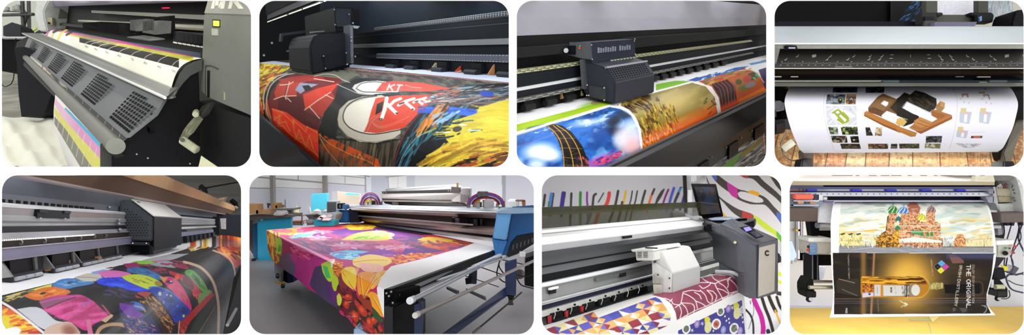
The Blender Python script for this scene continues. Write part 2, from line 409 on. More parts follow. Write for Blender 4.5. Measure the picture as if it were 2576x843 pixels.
def shell():
    for k, (x0, y0, x1, y1) in RECT.items():
        m = mat(BAYCOL[k], .8, 0, .03, 5); za = D+.004; zb = BAY[k]['zb']; a, b = 6.5, 8.8
        X0, Y0, X1, Y1 = x0-a, y0-a, x1+a, y1+a; U0, V0, U1, V1 = x0-b, y0-b, x1+b, y1+b
        g = prism([W(U0, V0, zb), W(U1, V0, zb), W(U1, V1, zb), W(U0, V1, zb)], (0, .03, 0))
        off = g[0][0].copy(); me = bpy.data.meshes.new('wall_back'); me.from_pydata([v-off for v in g[0]], [], g[1]); o = bpy.data.objects.new('wall_back', me)
        C.objects.link(o); o.location = off; me.materials.append(m); o['kind'] = 'structure'
shell()
def struct(name, geo, m, **kw): return mk(name, geo, m, kind='structure', **kw)
# ================================================================== bay 1: roll printer with colour test chart, seen along its length
PAN[0] = 1
f = Frame((-40, 44), (425, 237), 2.15, 22)
BLK = mat('1c1c1e', .45); DK = mat('26272a', .5); GR = mat('6c6d66', .45); ALU = mat('b4b4ae', .28, .85, .05); WHT = mat('d4d4cc', .5)
def W1(x, y, k=0.): return W(x, y, f.z(x, y)*(1+k))
# setting: workshop floor and the far wall
fl0 = W(300, 430, 6.2)
struct('floor', prism([W(-10, 178, 13), W(260, 178, 13), W(330, 440, 4.6), W(-10, 440, 4.6)], (0, 0, -.05)), mat('8a887c', .6, 0, .35, 3, bump=.3))
struct('wall_back', prism([W(-10, -10, 13.2), W(300, -10, 13.2), W(300, 190, 13.2), W(-10, 190, 13.2)], (0, .1, 0)), mat('b9bcae', .7))
# crumpled white sheet on the floor
rs = np.random.RandomState(5)
G = rs.rand(12, 12)
def floorsheet(u, v):
    px = -4+u*(178+30*v); py = 304+v*150+7*np.sin(u*7)*(1-v); z = 1.33/(.276-(421.5-py)/F)*.985
    x = (px-1288)/F*z; zz = (421.5-py)/F*z
    h = .035*np.sin(u*9+v*5)*np.sin(v*8+u*3)+.02*np.sin(u*21-v*9)+.01*np.sin(v*31+u*11)
    return [x, z, zz+.07+h*np.minimum(1, v*5)]
V, Q, _, _ = grid(floorsheet, 70, 50)
mk('floor_sheet', (V, Q), mat('f0efdd', .7, 0, .03), smooth=True, solid=False, label='crumpled cream white sheet spread on the workshop floor left of the test chart printer', cat='sheet')
# things against the far wall
t = thing('storage_rack', 'dark metal rack with grey shelf bars and bins behind the test chart printer', 'rack', W(50, 180, 11))
for a, b, r in (((4, 38), (84, 36), 4), ((56, 0), (60, 95), 4.5), ((72, 0), (74, 96), 4), ((4, 28), (60, 30), 1.5), ((62, 26), (76, 90), 1.6), ((62, 90), (66, 30), 1.6)):
    mk('rack_bar', tube([W(*a, 11), W(*b, 10.8)], r/F*11, 8), mat('4a4b48', .4, .5), t)
mk('bin', prism([W(8, 90, 10.6), W(52, 90, 10.6), W(52, 66, 10.6), (W(30, 56, 10.6)), W(8, 66, 10.6)], (0, .3, 0)), mat('35363a', .5), t)
for x, h in ((44, 14), (36, 10), (18, 8)):
    mk('container', tube([W(x, 26, 10.9), W(x, 26-h, 10.9)], 5/F*11, 10), mat('9aa09a', .4), t)
mk('shelf', bx(W(0, 92, 10.2), (.5, 0, 0), (0, .5, 0), (0, 0, -.03)), mat('b8b8b4', .5), t)
mk('cupboard', prism([W(0, 96, 10.3), W(56, 96, 10.3), W(54, 182, 10.3), W(0, 178, 10.3)], (0, .5, 0)), mat('141414', .6), t)
mk('floor_cable', tube([W(x, y, 9.8) for x, y in smooth_path([(40, 96), (38, 130), (36, 180), (30, 208), (12, 218), (0, 206)])], 1.0/F*9.8, 6), BLK, label='thin black cable hanging from the rack down to the floor', cat='cable')
# ---- the printer
t = thing('large_format_printer', 'long grey and black roll printer with crank handle, lime lit button and perforated front cover', 'printer', W(400, 420, 2.2))
# tower at the near end
zt = f.z(505, 260); E1 = W(505, 262, zt); wn = -f.b
tw = mk('end_tower', loft([W(x, y, zt*545/max(1, (x+40))*1.0) for x, y in ((513, 34), (640, 38), (640, 296), (522, 246), (505, 230), (508, 150))],
     [W(x, y, zt*545/(x+40))+f.b*.35 for x, y in ((513, 34), (640, 38), (640, 296), (522, 246), (505, 230), (508, 150))]), mat('66675f', .5, 0, .03), t, bevel=.004)
def onT(x, y, k=0.): return W(x, y, zt*545/(x+40)*(1-k))
mk('tower_cap', loft([onT(x, y) for x, y in ((513, 34), (520, 10), (524, -6), (640, -6), (640, 38))], [onT(x, y)+f.b*.35 for x, y in ((513, 34), (520, 10), (524, -6), (640, -6), (640, 38))]), mat('8b8a80', .5, 0, .03), t, bevel=.002)
def letter(strokes, wd, m, par, z=onT, th=.004, name='lettering'):
    gs = []
    for s in strokes: gs.append(prism([z(x, y, .003) for x, y in s], -f.b*-.003))
    return mk(name, join(*gs), m, par)
letter([[(530, 22), (537, -6), (545, -6), (538, 22)], [(538, 14), (543, -6), (549, -6), (549, 14)], [(549, 18), (558, -6), (563, -6), (552, 20)], [(554, 22), (560, -6), (568, -6), (563, 22)],
        [(573, 22), (580, -6), (588, -6), (581, 22)], [(582, 4), (592, -6), (604, -6), (592, 5)], [(586, 4), (597, 2), (612, 22), (600, 22)]], 0, mat('d9d7c4', .5), t, th=.003)
b1 = mk('button_housing', prism([onT(x, y, .004) for x, y in ((534, 49), (552, 50), (552, 69), (534, 68))], f.b*.006), BLK, t)
mk('indicator_light', prism([onT(x, y, .008) for x, y in ((536, 52), (550, 53), (550, 66), (536, 65))], f.b*.006), mat('e4f532', .3, emit=1.1), b1)
mk('switch', prism([onT(x, y, .004) for x, y in ((532, 72), (548, 73), (548, 90), (532, 89))], f.b*.006), mat('a5a494', .5), t, bevel=.001)
mk('door_slot', prism([onT(x, y, .003) for x, y in ((521, 177), (527, 178), (526, 246), (521, 244))], f.b*.006), BLK, t)
mk('door_edge', tube([onT(x, y, .002) for x, y in smooth_path([(517, 240), (517, 172), (521, 166), (532, 166), (549, 174)])], .0022, 6), mat('3c3c38', .5), t)
mk('warning_sticker', prism([onT(x, y, .002) for x, y in ((563, 232), (566, 233), (566, 252), (563, 251))], f.b*.004), mat('9b9a80', .5), t)
# black end plate and lower front
ep = [(425, 240), (345, 331), (318, 351), (300, 366), (284, 396), (284, 432), (500, 432), (503, 264), (500, 175), (465, 172), (448, 190), (436, 214)]
mk('end_plate', prism([W1(x, y) for x, y in ep], f.l*.03), mat('222124', .5, 0, .05), t, bevel=.003)
zf = zt
mk('lower_front', prism([W(x, y, zf*545/(x+40)*1.02) for x, y in ((499, 255), (640, 300), (640, 436), (499, 436))], f.b*.1), mat('1f1f20', .55), t)
mk('latch_hook', tube([W1(373, 322, -.004), W1(376, 334, -.012), W1(388, 330, -.012)], .004, 8), mat('0c0c0c', .4), t)
for x, y in ((440, 244), (344, 388), (372, 398), (478, 412)):
    mk('screw', tube([W1(x, y, -.003), W1(x, y, .003)], .0035, 10), mat('6a6a66', .3, .8), t)
# crank handle
ck = mk('crank_handle', join(prism([W1(x, y, -.05) for x, y in ((508, 266), (524, 258), (530, 262), (513, 290), (500, 300), (492, 290))], f.b*.02)), mat('5e5e56', .4, .5), t, bevel=.002)
mk('crank_arm', join(prism([W1(x, y, -.06) for x, y in ((488, 292), (500, 302), (474, 338), (464, 346), (455, 358), (448, 350), (460, 326), (470, 312))], f.b*.02), tube([W1(492, 288, -.075), W1(494, 282, -.04)], .012, 12)), mat('b2b294', .4, .2), ck, bevel=.003)
a, b = W1(458, 352, -.06), W1(497, 379, -.08); n = 9
pts = [a.lerp(b, i/(n*2)) for i in range(n*2+1)]
mk('crank_grip', tube(pts, [.0165 if i % 2 else .0148 for i in range(n*2)]+[.011], 14), mat('bcbc9c', .5), ck, smooth='auto')
mk('grip_pivot', tube([W1(459, 352, -.09), W1(459, 352, -.05)], .008, 12), mat('55554a', .4, .5), ck)
mk('paper_scrap', prism([W(x, y, 1.9) for x, y in ((506, 392), (553, 424), (498, 424))], (0, .004, 0)), mat('b9b795', .6), label='small beige card scrap behind the black front below the crank', cat='card')
# rollers, bars, perforated cover
mk('take_up_tube', f.bar((291, 368), (51, 131), 21, -.02, 20), mat('84847a', .35, .4, .04), t, smooth='auto')
mk('tube_bracket', f.slab([((279, 387), (46, 140), -.01), ((290, 398), (44, 150), 0)], f.b*.03), mat('3b3b38', .5), t)
pf = mk('perforated_cover', f.slab([((412, 252), (73, 93), -.01), ((388, 292), (70, 98), -.015), ((318, 348), (60, 124), -.02)], f.b*.012), mat('6c6e70', .38, .3, .05), t)
def onC(s, q, k=0.):
    """s along the machine 0 far .. 1 near (screen even), q down the cover"""
    a = np.array((73, 93))*(1-s)+np.array((412, 252))*s; b = np.array((60, 124))*(1-s)+np.array((318, 348))*s
    p = a*(1-q)+b*q; zn = f.z(412, 252)*.985 if False else None
    za = f.z(412, 252)*.99; zb = f.z(318, 348)*.98
    za = za*452/(452*s+118*(1-s)+1e-6) if True else za
    zb = zb*469/(469*s+128*(1-s)+1e-6)
    return W(p[0], p[1], (za*(1-q)+zb*q)*(1-k))
for s0, s1, nx in ((.80, .985, 9), (.53, .66, 9), (.345, .45, 8), (.22, .30, 7), (.12, .175, 6), (.03, .07, 5)):
    gs = []
    for i in range(nx):
        for j in range(9):
            if j == 0 and i > nx//2: continue
            q0 = .12+.82*(j/9.); q1 = q0+.052; sa = s0+(s1-s0)*i/nx; sb = sa+(s1-s0)/nx*.55
            gs.append(prism([onC(sa, q0, .003), onC(sb, q0, .003), onC(sb, q1, .003), onC(sa, q1, .003)], f.b*.003))
    mk('vent_slots', join(*gs), mat('151515', .7), pf)
mk('bed_cheek', prism([W1(x, y, -.004) for x, y in ((509, 150), (488, 156), (467, 168), (452, 188), (442, 212), (430, 240), (444, 233), (462, 208), (480, 190), (509, 176))], f.l*.02), mat('565854', .4, .2, .04), t)
mk('front_rail', f.slab([((428, 222), (100, 84), -.01), ((424, 238), (82, 86), -.03), ((416, 246), (54, 82), -.05), ((414, 251), (55, 86), -.045)], f.b*.03), mat('8c8c86', .25, .7, .05), t)
mk('rail_highlight', f.bar((415, 246), (56, 84), 4, -.055, 10), mat('f4f4f0', .25, .25, .02), t, smooth='auto')  # near-white colour stands in for the highlight on the rail's lower edge
mk('leg_panel', prism([W1(x, y, .01) for x, y in ((252, 362), (286, 396), (286, 432), (252, 432))], f.b*.02), mat('64665e', .5), t)
# far end of the printer
zfar = f.far((505, 150), f.z(505, 150), (130, 76)).y
mk('far_cabinet', prism([W(x, y, zfar*.98) for x, y in ((86, -8), (128, -8), (116, 12), (109, 28), (112, 50), (119, 78), (98, 78), (92, 56), (86, 30), (90, 12))], (.15, .35, 0)), mat('c9ccc4', .45), t, bevel=.01)
mk('far_cheek', prism([W(x, y, zfar) for x, y in ((116, 12), (152, 17), (146, 48), (137, 74), (118, 77), (110, 40))], (.1, .3, 0)), mat('8c8b7e', .5), t)
mk('far_socket', prism([W(x, y, zfar*.985) for x, y in ((118, 45), (131, 44), (132, 62), (119, 63))], (0, .05, 0)), mat('b0aa84', .5), t)
mk('far_socket_hole', tube([W(123, 58, zfar*.98), W(123, 58, zfar*.99)], 2.4/F*zfar, 10), BLK, t)
mk('far_leg', prism([W(x, y, 6.4) for x, y in ((36, 120), (62, 118), (140, 150), (140, 212), (112, 284), (54, 294), (47, 240), (42, 160))], (.2, .5, 0)), mat('26272a', .5), t)
mk('far_end_plate', prism([W(x, y, 9) for x, y in ((84, 84), (106, 71), (114, 74), (112, 84), (100, 92), (70, 100), (58, 126), (38, 124), (42, 106))], (.1, .2, 0)), mat('3a3b3a', .5), t)
mk('green_knob', tube([W(84, 76, 9), W(92, 72, 9)], 3/F*9, 8), mat('b8c850', .4), t)
# hood and the dark working space behind
mk('hood', f.slab([((540, -60), (114, -20), .0), ((530, -2), (122, 10), -.02), ((528, 4), (120, 17), .0)], f.b*.25), mat('6e6376', .35, .3, .04), t, bevel=.003)
mk('rear_panel', f.slab([((560, -30), (120, 14), .16), ((530, 60), (112, 40), .2), ((520, 150), (112, 78), .16)], f.b*.04), mat('1e1e1b', .55, 0, .2, 6), t)
gy = mk('gantry_beam', f.slab([((515, 64), (196, 50), .10), ((515, 72), (196, 53), .09), ((515, 78), (196, 55), .10)], f.b*.05), mat('9a9a88', .35, .6), t)
mk('gantry_rail', f.slab([((515, 84), (150, 58), .09), ((515, 104), (150, 64), .09)], f.b*.03), mat('1a1a1a', .4), t)
mk('light_strip_reflector', f.slab([((515, 38), (230, 26), .12), ((515, 50), (230, 32), .12)], f.b*.02), mat('77776a', .4, .3), t)
for i in range(7):
    x = 439+i*11.5; y = 106+i*1.9
    pr = mk('pinch_arm', f.slab([((x+3, y-24), (x-3, y-26), .06), ((x+3, y), (x-4, y-2), .05)], f.b*.03), DK, t)
    mk('pinch_roller', f.bar((x+5, y+2), (x-2, y+.6), 2, .03, 8), mat('d6d4c8', .4), pr)
pl = mk('platen_strip', f.slab([((505, 133), (112, 72), .03), ((505, 150), (112, 78), .0)], f.u*-.02), mat('16283f', .4, 0, .1), t)
cr = thing('print_carriage', 'blurred light grey print carriage on the gantry above the chart', 'print carriage', W(360, 100, 3.0))
for q, c in (([(324, 48), (346, 50), (346, 82), (324, 78)], '6a6a68'), ([(356, 52), (392, 54), (390, 90), (355, 84)], '767674'), ([(316, 90), (372, 98), (376, 106), (318, 97)], '808080'), ([(340, 52), (400, 40), (402, 100), (378, 104), (340, 88)], '2a2a2a'), ([(205, 55), (300, 60), (300, 90), (205, 72)], '262626')):
    k = -.02 if c[0] != '2' else .0
    mk('carriage_cover' if c[0] in '678' else 'carriage_body', prism([W1(x, y, k+.08) for x, y in q], f.b*.06), mat(c, .4, 0, .15, 15), cr, bevel=.004)
mk('laser_dot', prism([W1(x, y, .05) for x, y in ((407, 19), (420, 19), (420, 21.5), (407, 21.5))], f.b*.01), mat('e02850', .4, emit=.6), cr)
mk('status_lights', join(*[prism([W(x, 75+.4*(x-250), 5) for x in (0,)] and [W(x, y, 5.2), W(x+2.6, y+.6, 5.2), W(x+2.6, y+2.2, 5.2), W(x, y+1.8, 5.2)], (0, .01, 0)) for x, y in ((250, 74), (256, 75), (262, 76), (268, 78), (275, 78))]), mat('e8e8e4', .4, emit=.5), cr)
# ---- the printed chart
cv = Canvas(90, 60, 520, 430, 'eeedda', 1.6)
# upper chart: bands follow the printer's length; s = 0 far .. 1 near
def L1(yn, s, xn=505):      # point on the line from the vanishing point through (xn, yn)
    x = -40+(xn+40)*s; return (x, 44+(yn-44)*s)
def band(c, yn0, yn1, s0, s1, col, **k): c.poly([L1(yn0, s0), L1(yn0, s1), L1(yn1, s1), L1(yn1, s0)], col, **k)
band(cv, 100, 137, .2, 1.1, '182c44'); band(cv, 138, 147, .3, .98, 'd0409c'); band(cv, 147, 159, .38, .965, 'c2bd3e')
cv.blend(np.clip((cv.noise(14, 3, 20, 2)-.5)*1.5, 0, .4), 'e9e79a', [(300, 108), (505, 146), (480, 162), (250, 92)])
band(cv, 159, 185, .44, .9, '211c14')
cv.poly([(200, 92), (245, 88), (300, 108), (262, 118)], '8f8a78', .5)
for i, s in enumerate(np.linspace(.46, .86, 9)**1.0):
    ss = .45+.47*(i/9)**1.35*1.0+.02
    a = L1(157, ss+.045); b = L1(186, ss-.005); cv.line([a, ((a[0]+b[0])/2-4, (a[1]+b[1])/2-1), b], 1.3, 'f4f3ea', sm=4)
for i, tx in enumerate(('30', '40', '50', '60', '70', '80', '90', '100')):
    s = .47+.40*(i/7.)**1.15; x, y = L1(196, s); cv.text(tx, (x-3, y+2), (3.4, 1.8), (1.2, -4.0), .8, '4a4a44')
for s, c, w in ((.285, 'd06aa0', 5), (.31, 'd9d37e', 4), (.34, 'd9c84e', 5), (.235, 'c0b0c8', 6)):
    a = L1(116, s+.05, 505); b = L1(215, s, 505); cv.line([a, ((a[0]+b[0])/2-5, (a[1]+b[1])/2-3), b], w, c, .8, sm=4)
for s in (.255, .27, .3, .36):
    a = L1(118, s+.06); b = L1(160, s+.02); cv.line([a, b], 6, '2a2624', .8)
near = [(508, 147), (486, 151), (462, 162), (446, 180), (436, 204), (427, 238)]
far = [(158, 72), (140, 73), (126, 77), (116, 84), (110, 92), (104, 100)]
near = [(x, y, f.z(x, y)*1.0) for x, y in near]
far = [(x, y, zn*math.hypot(nx+40, ny-44)/math.hypot(x+40, y-44)) for (x, y), (nx, ny, zn) in zip(far, near)]
sheet('printed_chart', near, far, cv, 1.0, ink(.5, 0, .08), label='white printed test chart with black, yellow and magenta scale bars over the printer bed', cat='print')
# strip between cover and tube + hanging chart
near = [(352, 326), (300, 364)]; far = [(88, 118), (66, 138)]
cv.poly([(98, 126), (160, 160), (330, 340), (310, 372), (150, 215), (90, 140)], '2e2a22')
for i in range(11):
    s = .40+.58*(i/10.)**.9; x = -40+s*350; y = 44+(303)*s
    cv.line([(x+3, y-14*s-4), (x-7*s, y+16*s)], .6+1.2*s, 'e4e2d2')
for x, c in ((107, 'c8607a'), (118, 'd8b860'), (130, 'd8b050')): cv.line([(x+1, 158), (x-3, 190)], 4, c, .9)
cv.poly([(150, 200), (163, 205), (168, 222), (150, 214)], 'c9c6b0')
n2 = [(x, y, f.z(x, y)*1.0) for x, y in near]; f2 = [(x, y, zn*math.hypot(nx+40, ny-44)/math.hypot(x+40, y-44)) for (x, y), (nx, ny, zn) in zip(far, n2)]
sheet('chart_strip', n2, f2, cv, 1.0, ink(.3), label='dark chart strip passing between perforated cover and take up tube', cat='print')
cv = Canvas(125, 230, 262, 430, 'f2f1e6', 2)
cv.poly([(140, 240), (262, 360), (262, 372), (140, 250)], 'f2f1e6')
cv.poly([(165, 270), (256, 362), (256, 376), (162, 274)], '4fb4d8')
cv.poly([(138, 246), (162, 274), (256, 376), (256, 412), (160, 305), (137, 262)], 'e09cc4')
cv.blend(np.clip(1.4-(cv.X-137)/45, 0, .8), 'ecc8da', [(138, 246), (162, 274), (256, 376), (256, 412), (160, 305), (137, 262)])
cv.poly([(137, 268), (160, 300), (256, 404), (256, 430), (232, 430), (175, 350), (137, 286)], 'e2de6a')
cv.poly([(137, 292), (165, 325), (238, 430), (208, 430), (160, 350), (137, 312)], '8d897a')
for x, y in ((148, 300), (160, 316), (172, 332), (184, 350), (196, 368), (210, 388), (224, 408)): cv.line([(x+2, y-6), (x-4, y+26)], 1.4, 'eceadc')
for x, y in ((196, 322), (210, 338), (226, 356), (240, 372)): cv.line([(x+3, y), (x-2, y+26)], 1.3, 'f6ecf0')
near = [(254, 352), (254, 380), (254, 432)]; far = [(138, 238), (137, 275), (137, 310)]
near = [(x, y, 2.12) for x, y in near]; far = [(138, 238, 3.55), (136, 275, 3.6), (136, 300, 3.62)]
far[2] = (172, 432, 3.3)
far = [(139, 238, 3.5), (135, 285, 3.5), (140, 330, 3.5), (176, 434, 3.3)]; near = [(254, 350, 2.12), (254, 380, 2.12), (254, 410, 2.12), (254, 434, 2.12)]
sheet('hanging_chart', near, far, cv, 1.0, ink(.4), label='lower end of the chart hanging below the tube with cyan, pink and yellow bands', cat='print')
# ================================================================== bay 2: dark printer with a sneaker print
PAN[0] = 2
f = Rail((470, 130), (250, 52), 7.2, 24)
NV = mat('1b212b', .5, 0, .05); NV2 = mat('252c38', .4, .1, .05); STL = mat('8a9092', .4, .5, .03); SCW = mat('8c9094', .3, .8)
t = thing('wide_format_printer', 'dark navy printer interior with dotted cable rails and a light strip above the sneaker print', 'printer', f.R(400, 40, 1.2))
mk('rear_panel', f.xs([(540, -260), (560, -260), (560, 60), (540, 60)], 3.6, .62), mat('202a36', .55, .1, .05), t)
mk('upper_hood', f.xs([(330, -136), (345, -150), (560, -320), (560, -300), (420, -190), (350, -132)], 3.2, .62), mat('242c38', .5, .1, .05), t)
mk('hood_edge', f.xs([(326, -152), (336, -156), (336, -132), (326, -130)], 3.2, .62), mat('55555a', .4, .4), t)
mk('hood_front', f.xs([(300, -400), (310, -400), (332, -150), (322, -150)], 3.2, .62), mat('23262a', .6), t)
ls = mk('light_strip_holder', f.xs([(326, -124), (334, -128), (334, -122), (326, -119)], 2.6, .62), mat('3c3e3a', .5), t)
for i, (a, b) in enumerate(((2.2, 1.25), (1.2, 1.06), (1.03, .9), (.885, .79), (.77, .66), (.655, .622))):
    mk('light_strip', f.xs([(325, -121), (331, -124), (331, -120), (325, -118)], a, b), mat('e8ecc8' if i > 2 else 'f4f6e4', .4, emit=2.2 if i in (1, 2) else .9), ls)
# cable rails with their dotted edges
def dotted(name, rx, r0, r1, col, n, s0, s1, two=True):
    a = mk(name, f.xs([(rx, r0), (rx+6, r0-1), (rx+6, r1), (rx, r1)], s0, s1), mat(col, .45, .3, .1), t)
    gs = []
    for i in range(n):
        st = 1/((1/s0)+(1/s1-1/s0)*i/n); d = (1/s1-1/s0)/n*.4; st2 = 1/(1/st+d)
        for q in ((r0, r0+.9),)+(((r1-1.2, r1-.2),) if two else ()):
            gs.append(f.xs([(rx-1, q[0]), (rx-.2, q[0]), (rx-.2, q[1]), (rx-1, q[1])], st, st2))
    mk('rail_studs', join(*gs), mat('c4c8cc', .3, .5), a, kind='stuff'); return a
dotted('cable_rail', 428, -54.5, -50.5, '5c636b', 90, 2.1, 1.1)
dotted('cable_rail', 428, -49.8, -46.5, '43484f', 90, 2.1, 1.1, False)
mk('guide_beam', f.xs([(415, -17), (440, -20), (440, -10), (415, -9.5)], 2.1, .62), STL, t)
mk('beam_face', f.xs([(423, -45), (440, -46), (440, -18), (423, -17)], 2.1, .62), NV, t)
mk('beam_face', f.xs([(420, -9), (440, -9), (440, 7), (420, 7)], 2.1, .62), NV, t)
mk('thin_line_trim', f.xs([(422.6, -38), (424, -38), (424, -37), (422.6, -37)], 2.1, .62), mat('454c56', .4, .4), t)
dotted('lower_rail', 411, 4.6, 14, '5f646e', 70, 2.1, 1.16)
mk('lower_guard', f.xs([(414, 14), (424, 14), (424, 30), (414, 30)], 2.1, .62), mat('14171c', .5), t)
mk('left_rail', f.xs([(404, -4), (412, -5), (412, 0), (404, 0)], .76, .62), STL, t)
for i, st in enumerate((1.99, 1.78, 1.57, 1.395, 1.275)):
    h = mk('roller_housing', f.xs([(408, 17), (414, 16), (414, 28), (409, 29)], st*1.018, st*.985), mat('191c22', .45), t)
    mk('pinch_roller', f.xs([(400, 28.5), (403, 25.5), (409, 25.5), (411, 28), (411, 31.5), (408, 33), (402, 33)], st*1.016, st*.975), mat('2a2d33', .45), h)
pe = [([(972, 168), (998, 152), (998, 170)], 'a89a80'), ([(1086, 172), (1096, 158), (1117, 156), (1117, 170), (1094, 178)], 'ab9a7c'), ([(1145, 180), (1160, 166), (1190, 162), (1196, 184), (1170, 183)], 'c43422'),
      ([(1146, 181), (1172, 172), (1196, 171), (1197, 185)], 'c8a070'), ([(1228, 187), (1244, 162), (1272, 162), (1260, 190)], 'b07a48'), ([(1074, 177), (1082, 174), (1082, 178)], 'a86a3a')]
for i, (q, c) in enumerate(pe):
    st = (q[0][0]-470)/416
    mk('media_sample', f.fl(q, st, -.03, .015), mat(c, .6, 0, .25, 30), label='%s print peeping through the gap under the lower rail' % ['grey beige wedge of', 'beige rounded piece of', 'red strip of', 'tan strip of', 'rusty orange corner of', 'tiny orange corner of'][i], cat='print')
# bed, print
cv = Canvas(645, 140, 1290, 430, '3c3a34', 1.25)
n1 = cv.noise(16, 5, 20, 3); n2 = cv.noise(30, 8, -35, 5)
cv.blend(np.clip((n1-.45)*4, 0, 1), '5d6052'); cv.blend(np.clip((n2-.6)*4, 0, .8), '22231f')
# yellow and orange mosaic at the left end
yl = [(640, 160), (742, 160), (700, 190), (672, 216), (662, 250), (662, 300), (640, 300)]
cv.poly(yl, 'a8921f'); cv.strokes(yl, 160, 14, -30, ['c8b02c', '8a4a1c', 'c05a20', '5a3a18', 'd8c038', '6a6a2a'], 4); cv.poly([(652, 250), (672, 262), (678, 330), (652, 300)], 'c8401c', .8)
cv.strokes([(652, 240), (672, 250), (680, 330), (652, 300)], 26, 16, 80, ['f07a20', '3a1810', 'ff9a30'], 2)
cv.poly([(645, 150), (735, 162), (735, 166), (645, 158)], 'c4b6c0')
# dark band and white seams
cv.poly([(742, 181), (700, 192), (680, 212), (664, 240), (663, 290), (690, 335), (690, 300), (676, 262), (680, 232), (702, 204), (742, 190)], '232320')
# red poster
cv.poly([(735, 186), (860, 196), (850, 240), (806, 300), (802, 420), (690, 330), (672, 270), (682, 230), (705, 205)], '651c1c')
cv.poly([(690, 232), (702, 208), (724, 206), (716, 240), (694, 250)], 'a8382a'); cv.poly([(726, 206), (760, 196), (790, 198), (752, 212), (745, 240), (722, 246)], 'b03426')
cv.poly([(700, 200), (770, 188), (800, 186), (820, 200), (770, 205), (712, 212)], '9a2a24')
cv.poly([(762, 238), (800, 222), (852, 209), (836, 230), (768, 276)], 'c8321f'); cv.poly([(772, 270), (836, 232), (846, 252), (812, 296)], 'a82c20'); cv.poly([(755, 208), (800, 212), (770, 226), (756, 236), (742, 226)], '8c90a8')
cv.poly([(700, 246), (760, 240), (768, 280), (806, 300), (800, 330), (700, 282)], '4c1014'); cv.poly([(760, 216), (776, 214), (786, 224), (768, 230)], '1c1c24')
for p in ([(689, 250), (712, 242), (745, 241)], [(704, 214), (728, 212), (738, 206)], [(728, 206), (718, 246), (720, 250)], [(766, 277), (800, 252), (832, 232)], [(778, 268), (804, 298)], [(818, 238), (838, 248)], [(790, 198), (840, 206)], [(722, 246), (732, 256)]): cv.line(p, 2.6, 'd8b8aa')
fl = [(684, 272), (720, 282), (770, 318), (803, 330), (803, 424), (690, 330)]
cv.poly(fl, 'ff3018'); cv.blend(np.clip((cv.noise(22, 10, 40, 7)-.5)*3, 0, .7), 'ff5a28', fl)
for p in ([(684, 274), (712, 284), (740, 312), (736, 300), (770, 332), (772, 318), (800, 336)], [(690, 318), (712, 316), (728, 336), (745, 350), (776, 370), (803, 398)], [(735, 305), (745, 348), (752, 326), (770, 370), (778, 340), (790, 380), (800, 392)], [(690, 300), (705, 290), (700, 312), (718, 306), (730, 330)], [(800, 340), (808, 390), (803, 420)], [(742, 352), (762, 346)]):
    cv.line(p, 2.4, 'ff6a28', .8); cv.line(p, 1.0, 'ffb060', .8)
for s_ in ([(742, 184), (715, 190), (690, 205), (676, 226), (670, 258), (674, 290), (694, 332)], [(722, 184), (690, 196), (668, 222), (663, 250), (664, 275)]): cv.line(s_, 3, 'b8a8a0', sm=6)
cv.line([(672, 250), (676, 285), (696, 332)], 2.5, 'e06028', .8, sm=5)
for p in ([(665, 260), (672, 300), (680, 322)], [(672, 262), (690, 325)]): cv.line(p, 2.5, 'e87020', .8)
# cartoon pavement and the black ground round the shoe
cv.poly([(850, 214), (905, 196), (985, 200), (1010, 240), (900, 262), (850, 300), (846, 350), (1010, 350), (990, 430), (803, 430), (800, 330), (816, 282), (842, 248)], '1d1e22')
cv.poly([(806, 350), (860, 352), (950, 364), (1010, 352), (985, 432), (806, 432)], '4b4232')
wd_ = cv.noise(5, 60, 8, 9); cv.blend(np.clip((wd_-.5)*4, 0, .8), '241f19', [(803, 345), (1012, 352), (985, 432), (803, 432)]); cv.blend(np.clip((cv.noise(4, 50, 8, 12)-.62)*5, 0, .6), '7a6a4a', [(860, 355), (1012, 352), (985, 432), (860, 432)])
cv.blend(np.clip((cv.noise(9, 22, 15, 14)-.42)*4, 0, .9)*np.clip(1-((cv.Y-345)-(cv.X-806)*.55)/45, 0, 1), 'c84a14', [(803, 335), (860, 360), (950, 400), (960, 430), (803, 430)])
for p in ([(803, 338), (830, 362), (880, 388), (930, 408), (960, 430)], [(805, 346), (822, 376), (860, 420)], [(900, 398), (905, 388), (915, 404)]): cv.line(p, [2.6, 1.4], 'f08a3c', .8, sm=5)
cv.line([(950, 362), (944, 392), (938, 425)], 2, '16130e')
cv.poly([(735, 184), (850, 180), (905, 186), (880, 200), (800, 192)], '5a5b4e')
cv.line([(848, 212), (870, 222), (905, 236), (940, 238)], 2.2, 'a8a49a', sm=4); cv.line([(790, 192), (820, 186), (845, 190), (860, 200), (880, 208)], 2, 'b0a898', sm=4)
# shoes
cv.poly([(886, 222), (892, 213), (915, 205), (950, 203), (985, 207), (1030, 214), (1000, 232), (930, 238), (900, 234)], 'c6c2bc'); cv.poly([(899, 221), (912, 211), (940, 207), (962, 209), (946, 228), (912, 229)], 'e6e2da')
cv.line([(896, 222), (910, 210), (940, 206), (965, 208)], 1.6, '202028', sm=4); cv.line([(896, 223), (915, 231), (950, 232), (1000, 233), (1100, 233)], 1.8, '22222a', sm=4)
cv.poly([(962, 208), (990, 203), (1060, 208), (1135, 222), (1080, 230), (945, 229)], 'c04030')
cv.text('KT', (974, 226), (13, 1), (6, -14), 3.4, 'e8e2d8', .5); cv.line([(1020, 214), (1040, 220), (1060, 221)], 2, 'b09a90')
cv.poly([(849, 300), (854, 275), (876, 254), (912, 243), (960, 239), (975, 246), (940, 330), (1008, 318), (1008, 336), (990, 348), (948, 359), (905, 357), (872, 342), (853, 320)], 'b5ae9e')
cv.poly([(862, 298), (868, 274), (890, 258), (930, 247), (950, 245), (935, 338), (905, 332), (876, 318)], 'd6d0c0', sm=0); cv.line([(948, 241), (905, 248), (876, 264), (864, 286), (866, 306), (884, 324), (915, 335), (950, 337), (1010, 326)], 2.6, '1c1c22', sm=6)
cv.line([(852, 318), (880, 345), (930, 357), (985, 350), (1006, 342)], 2, '857f70', sm=5)
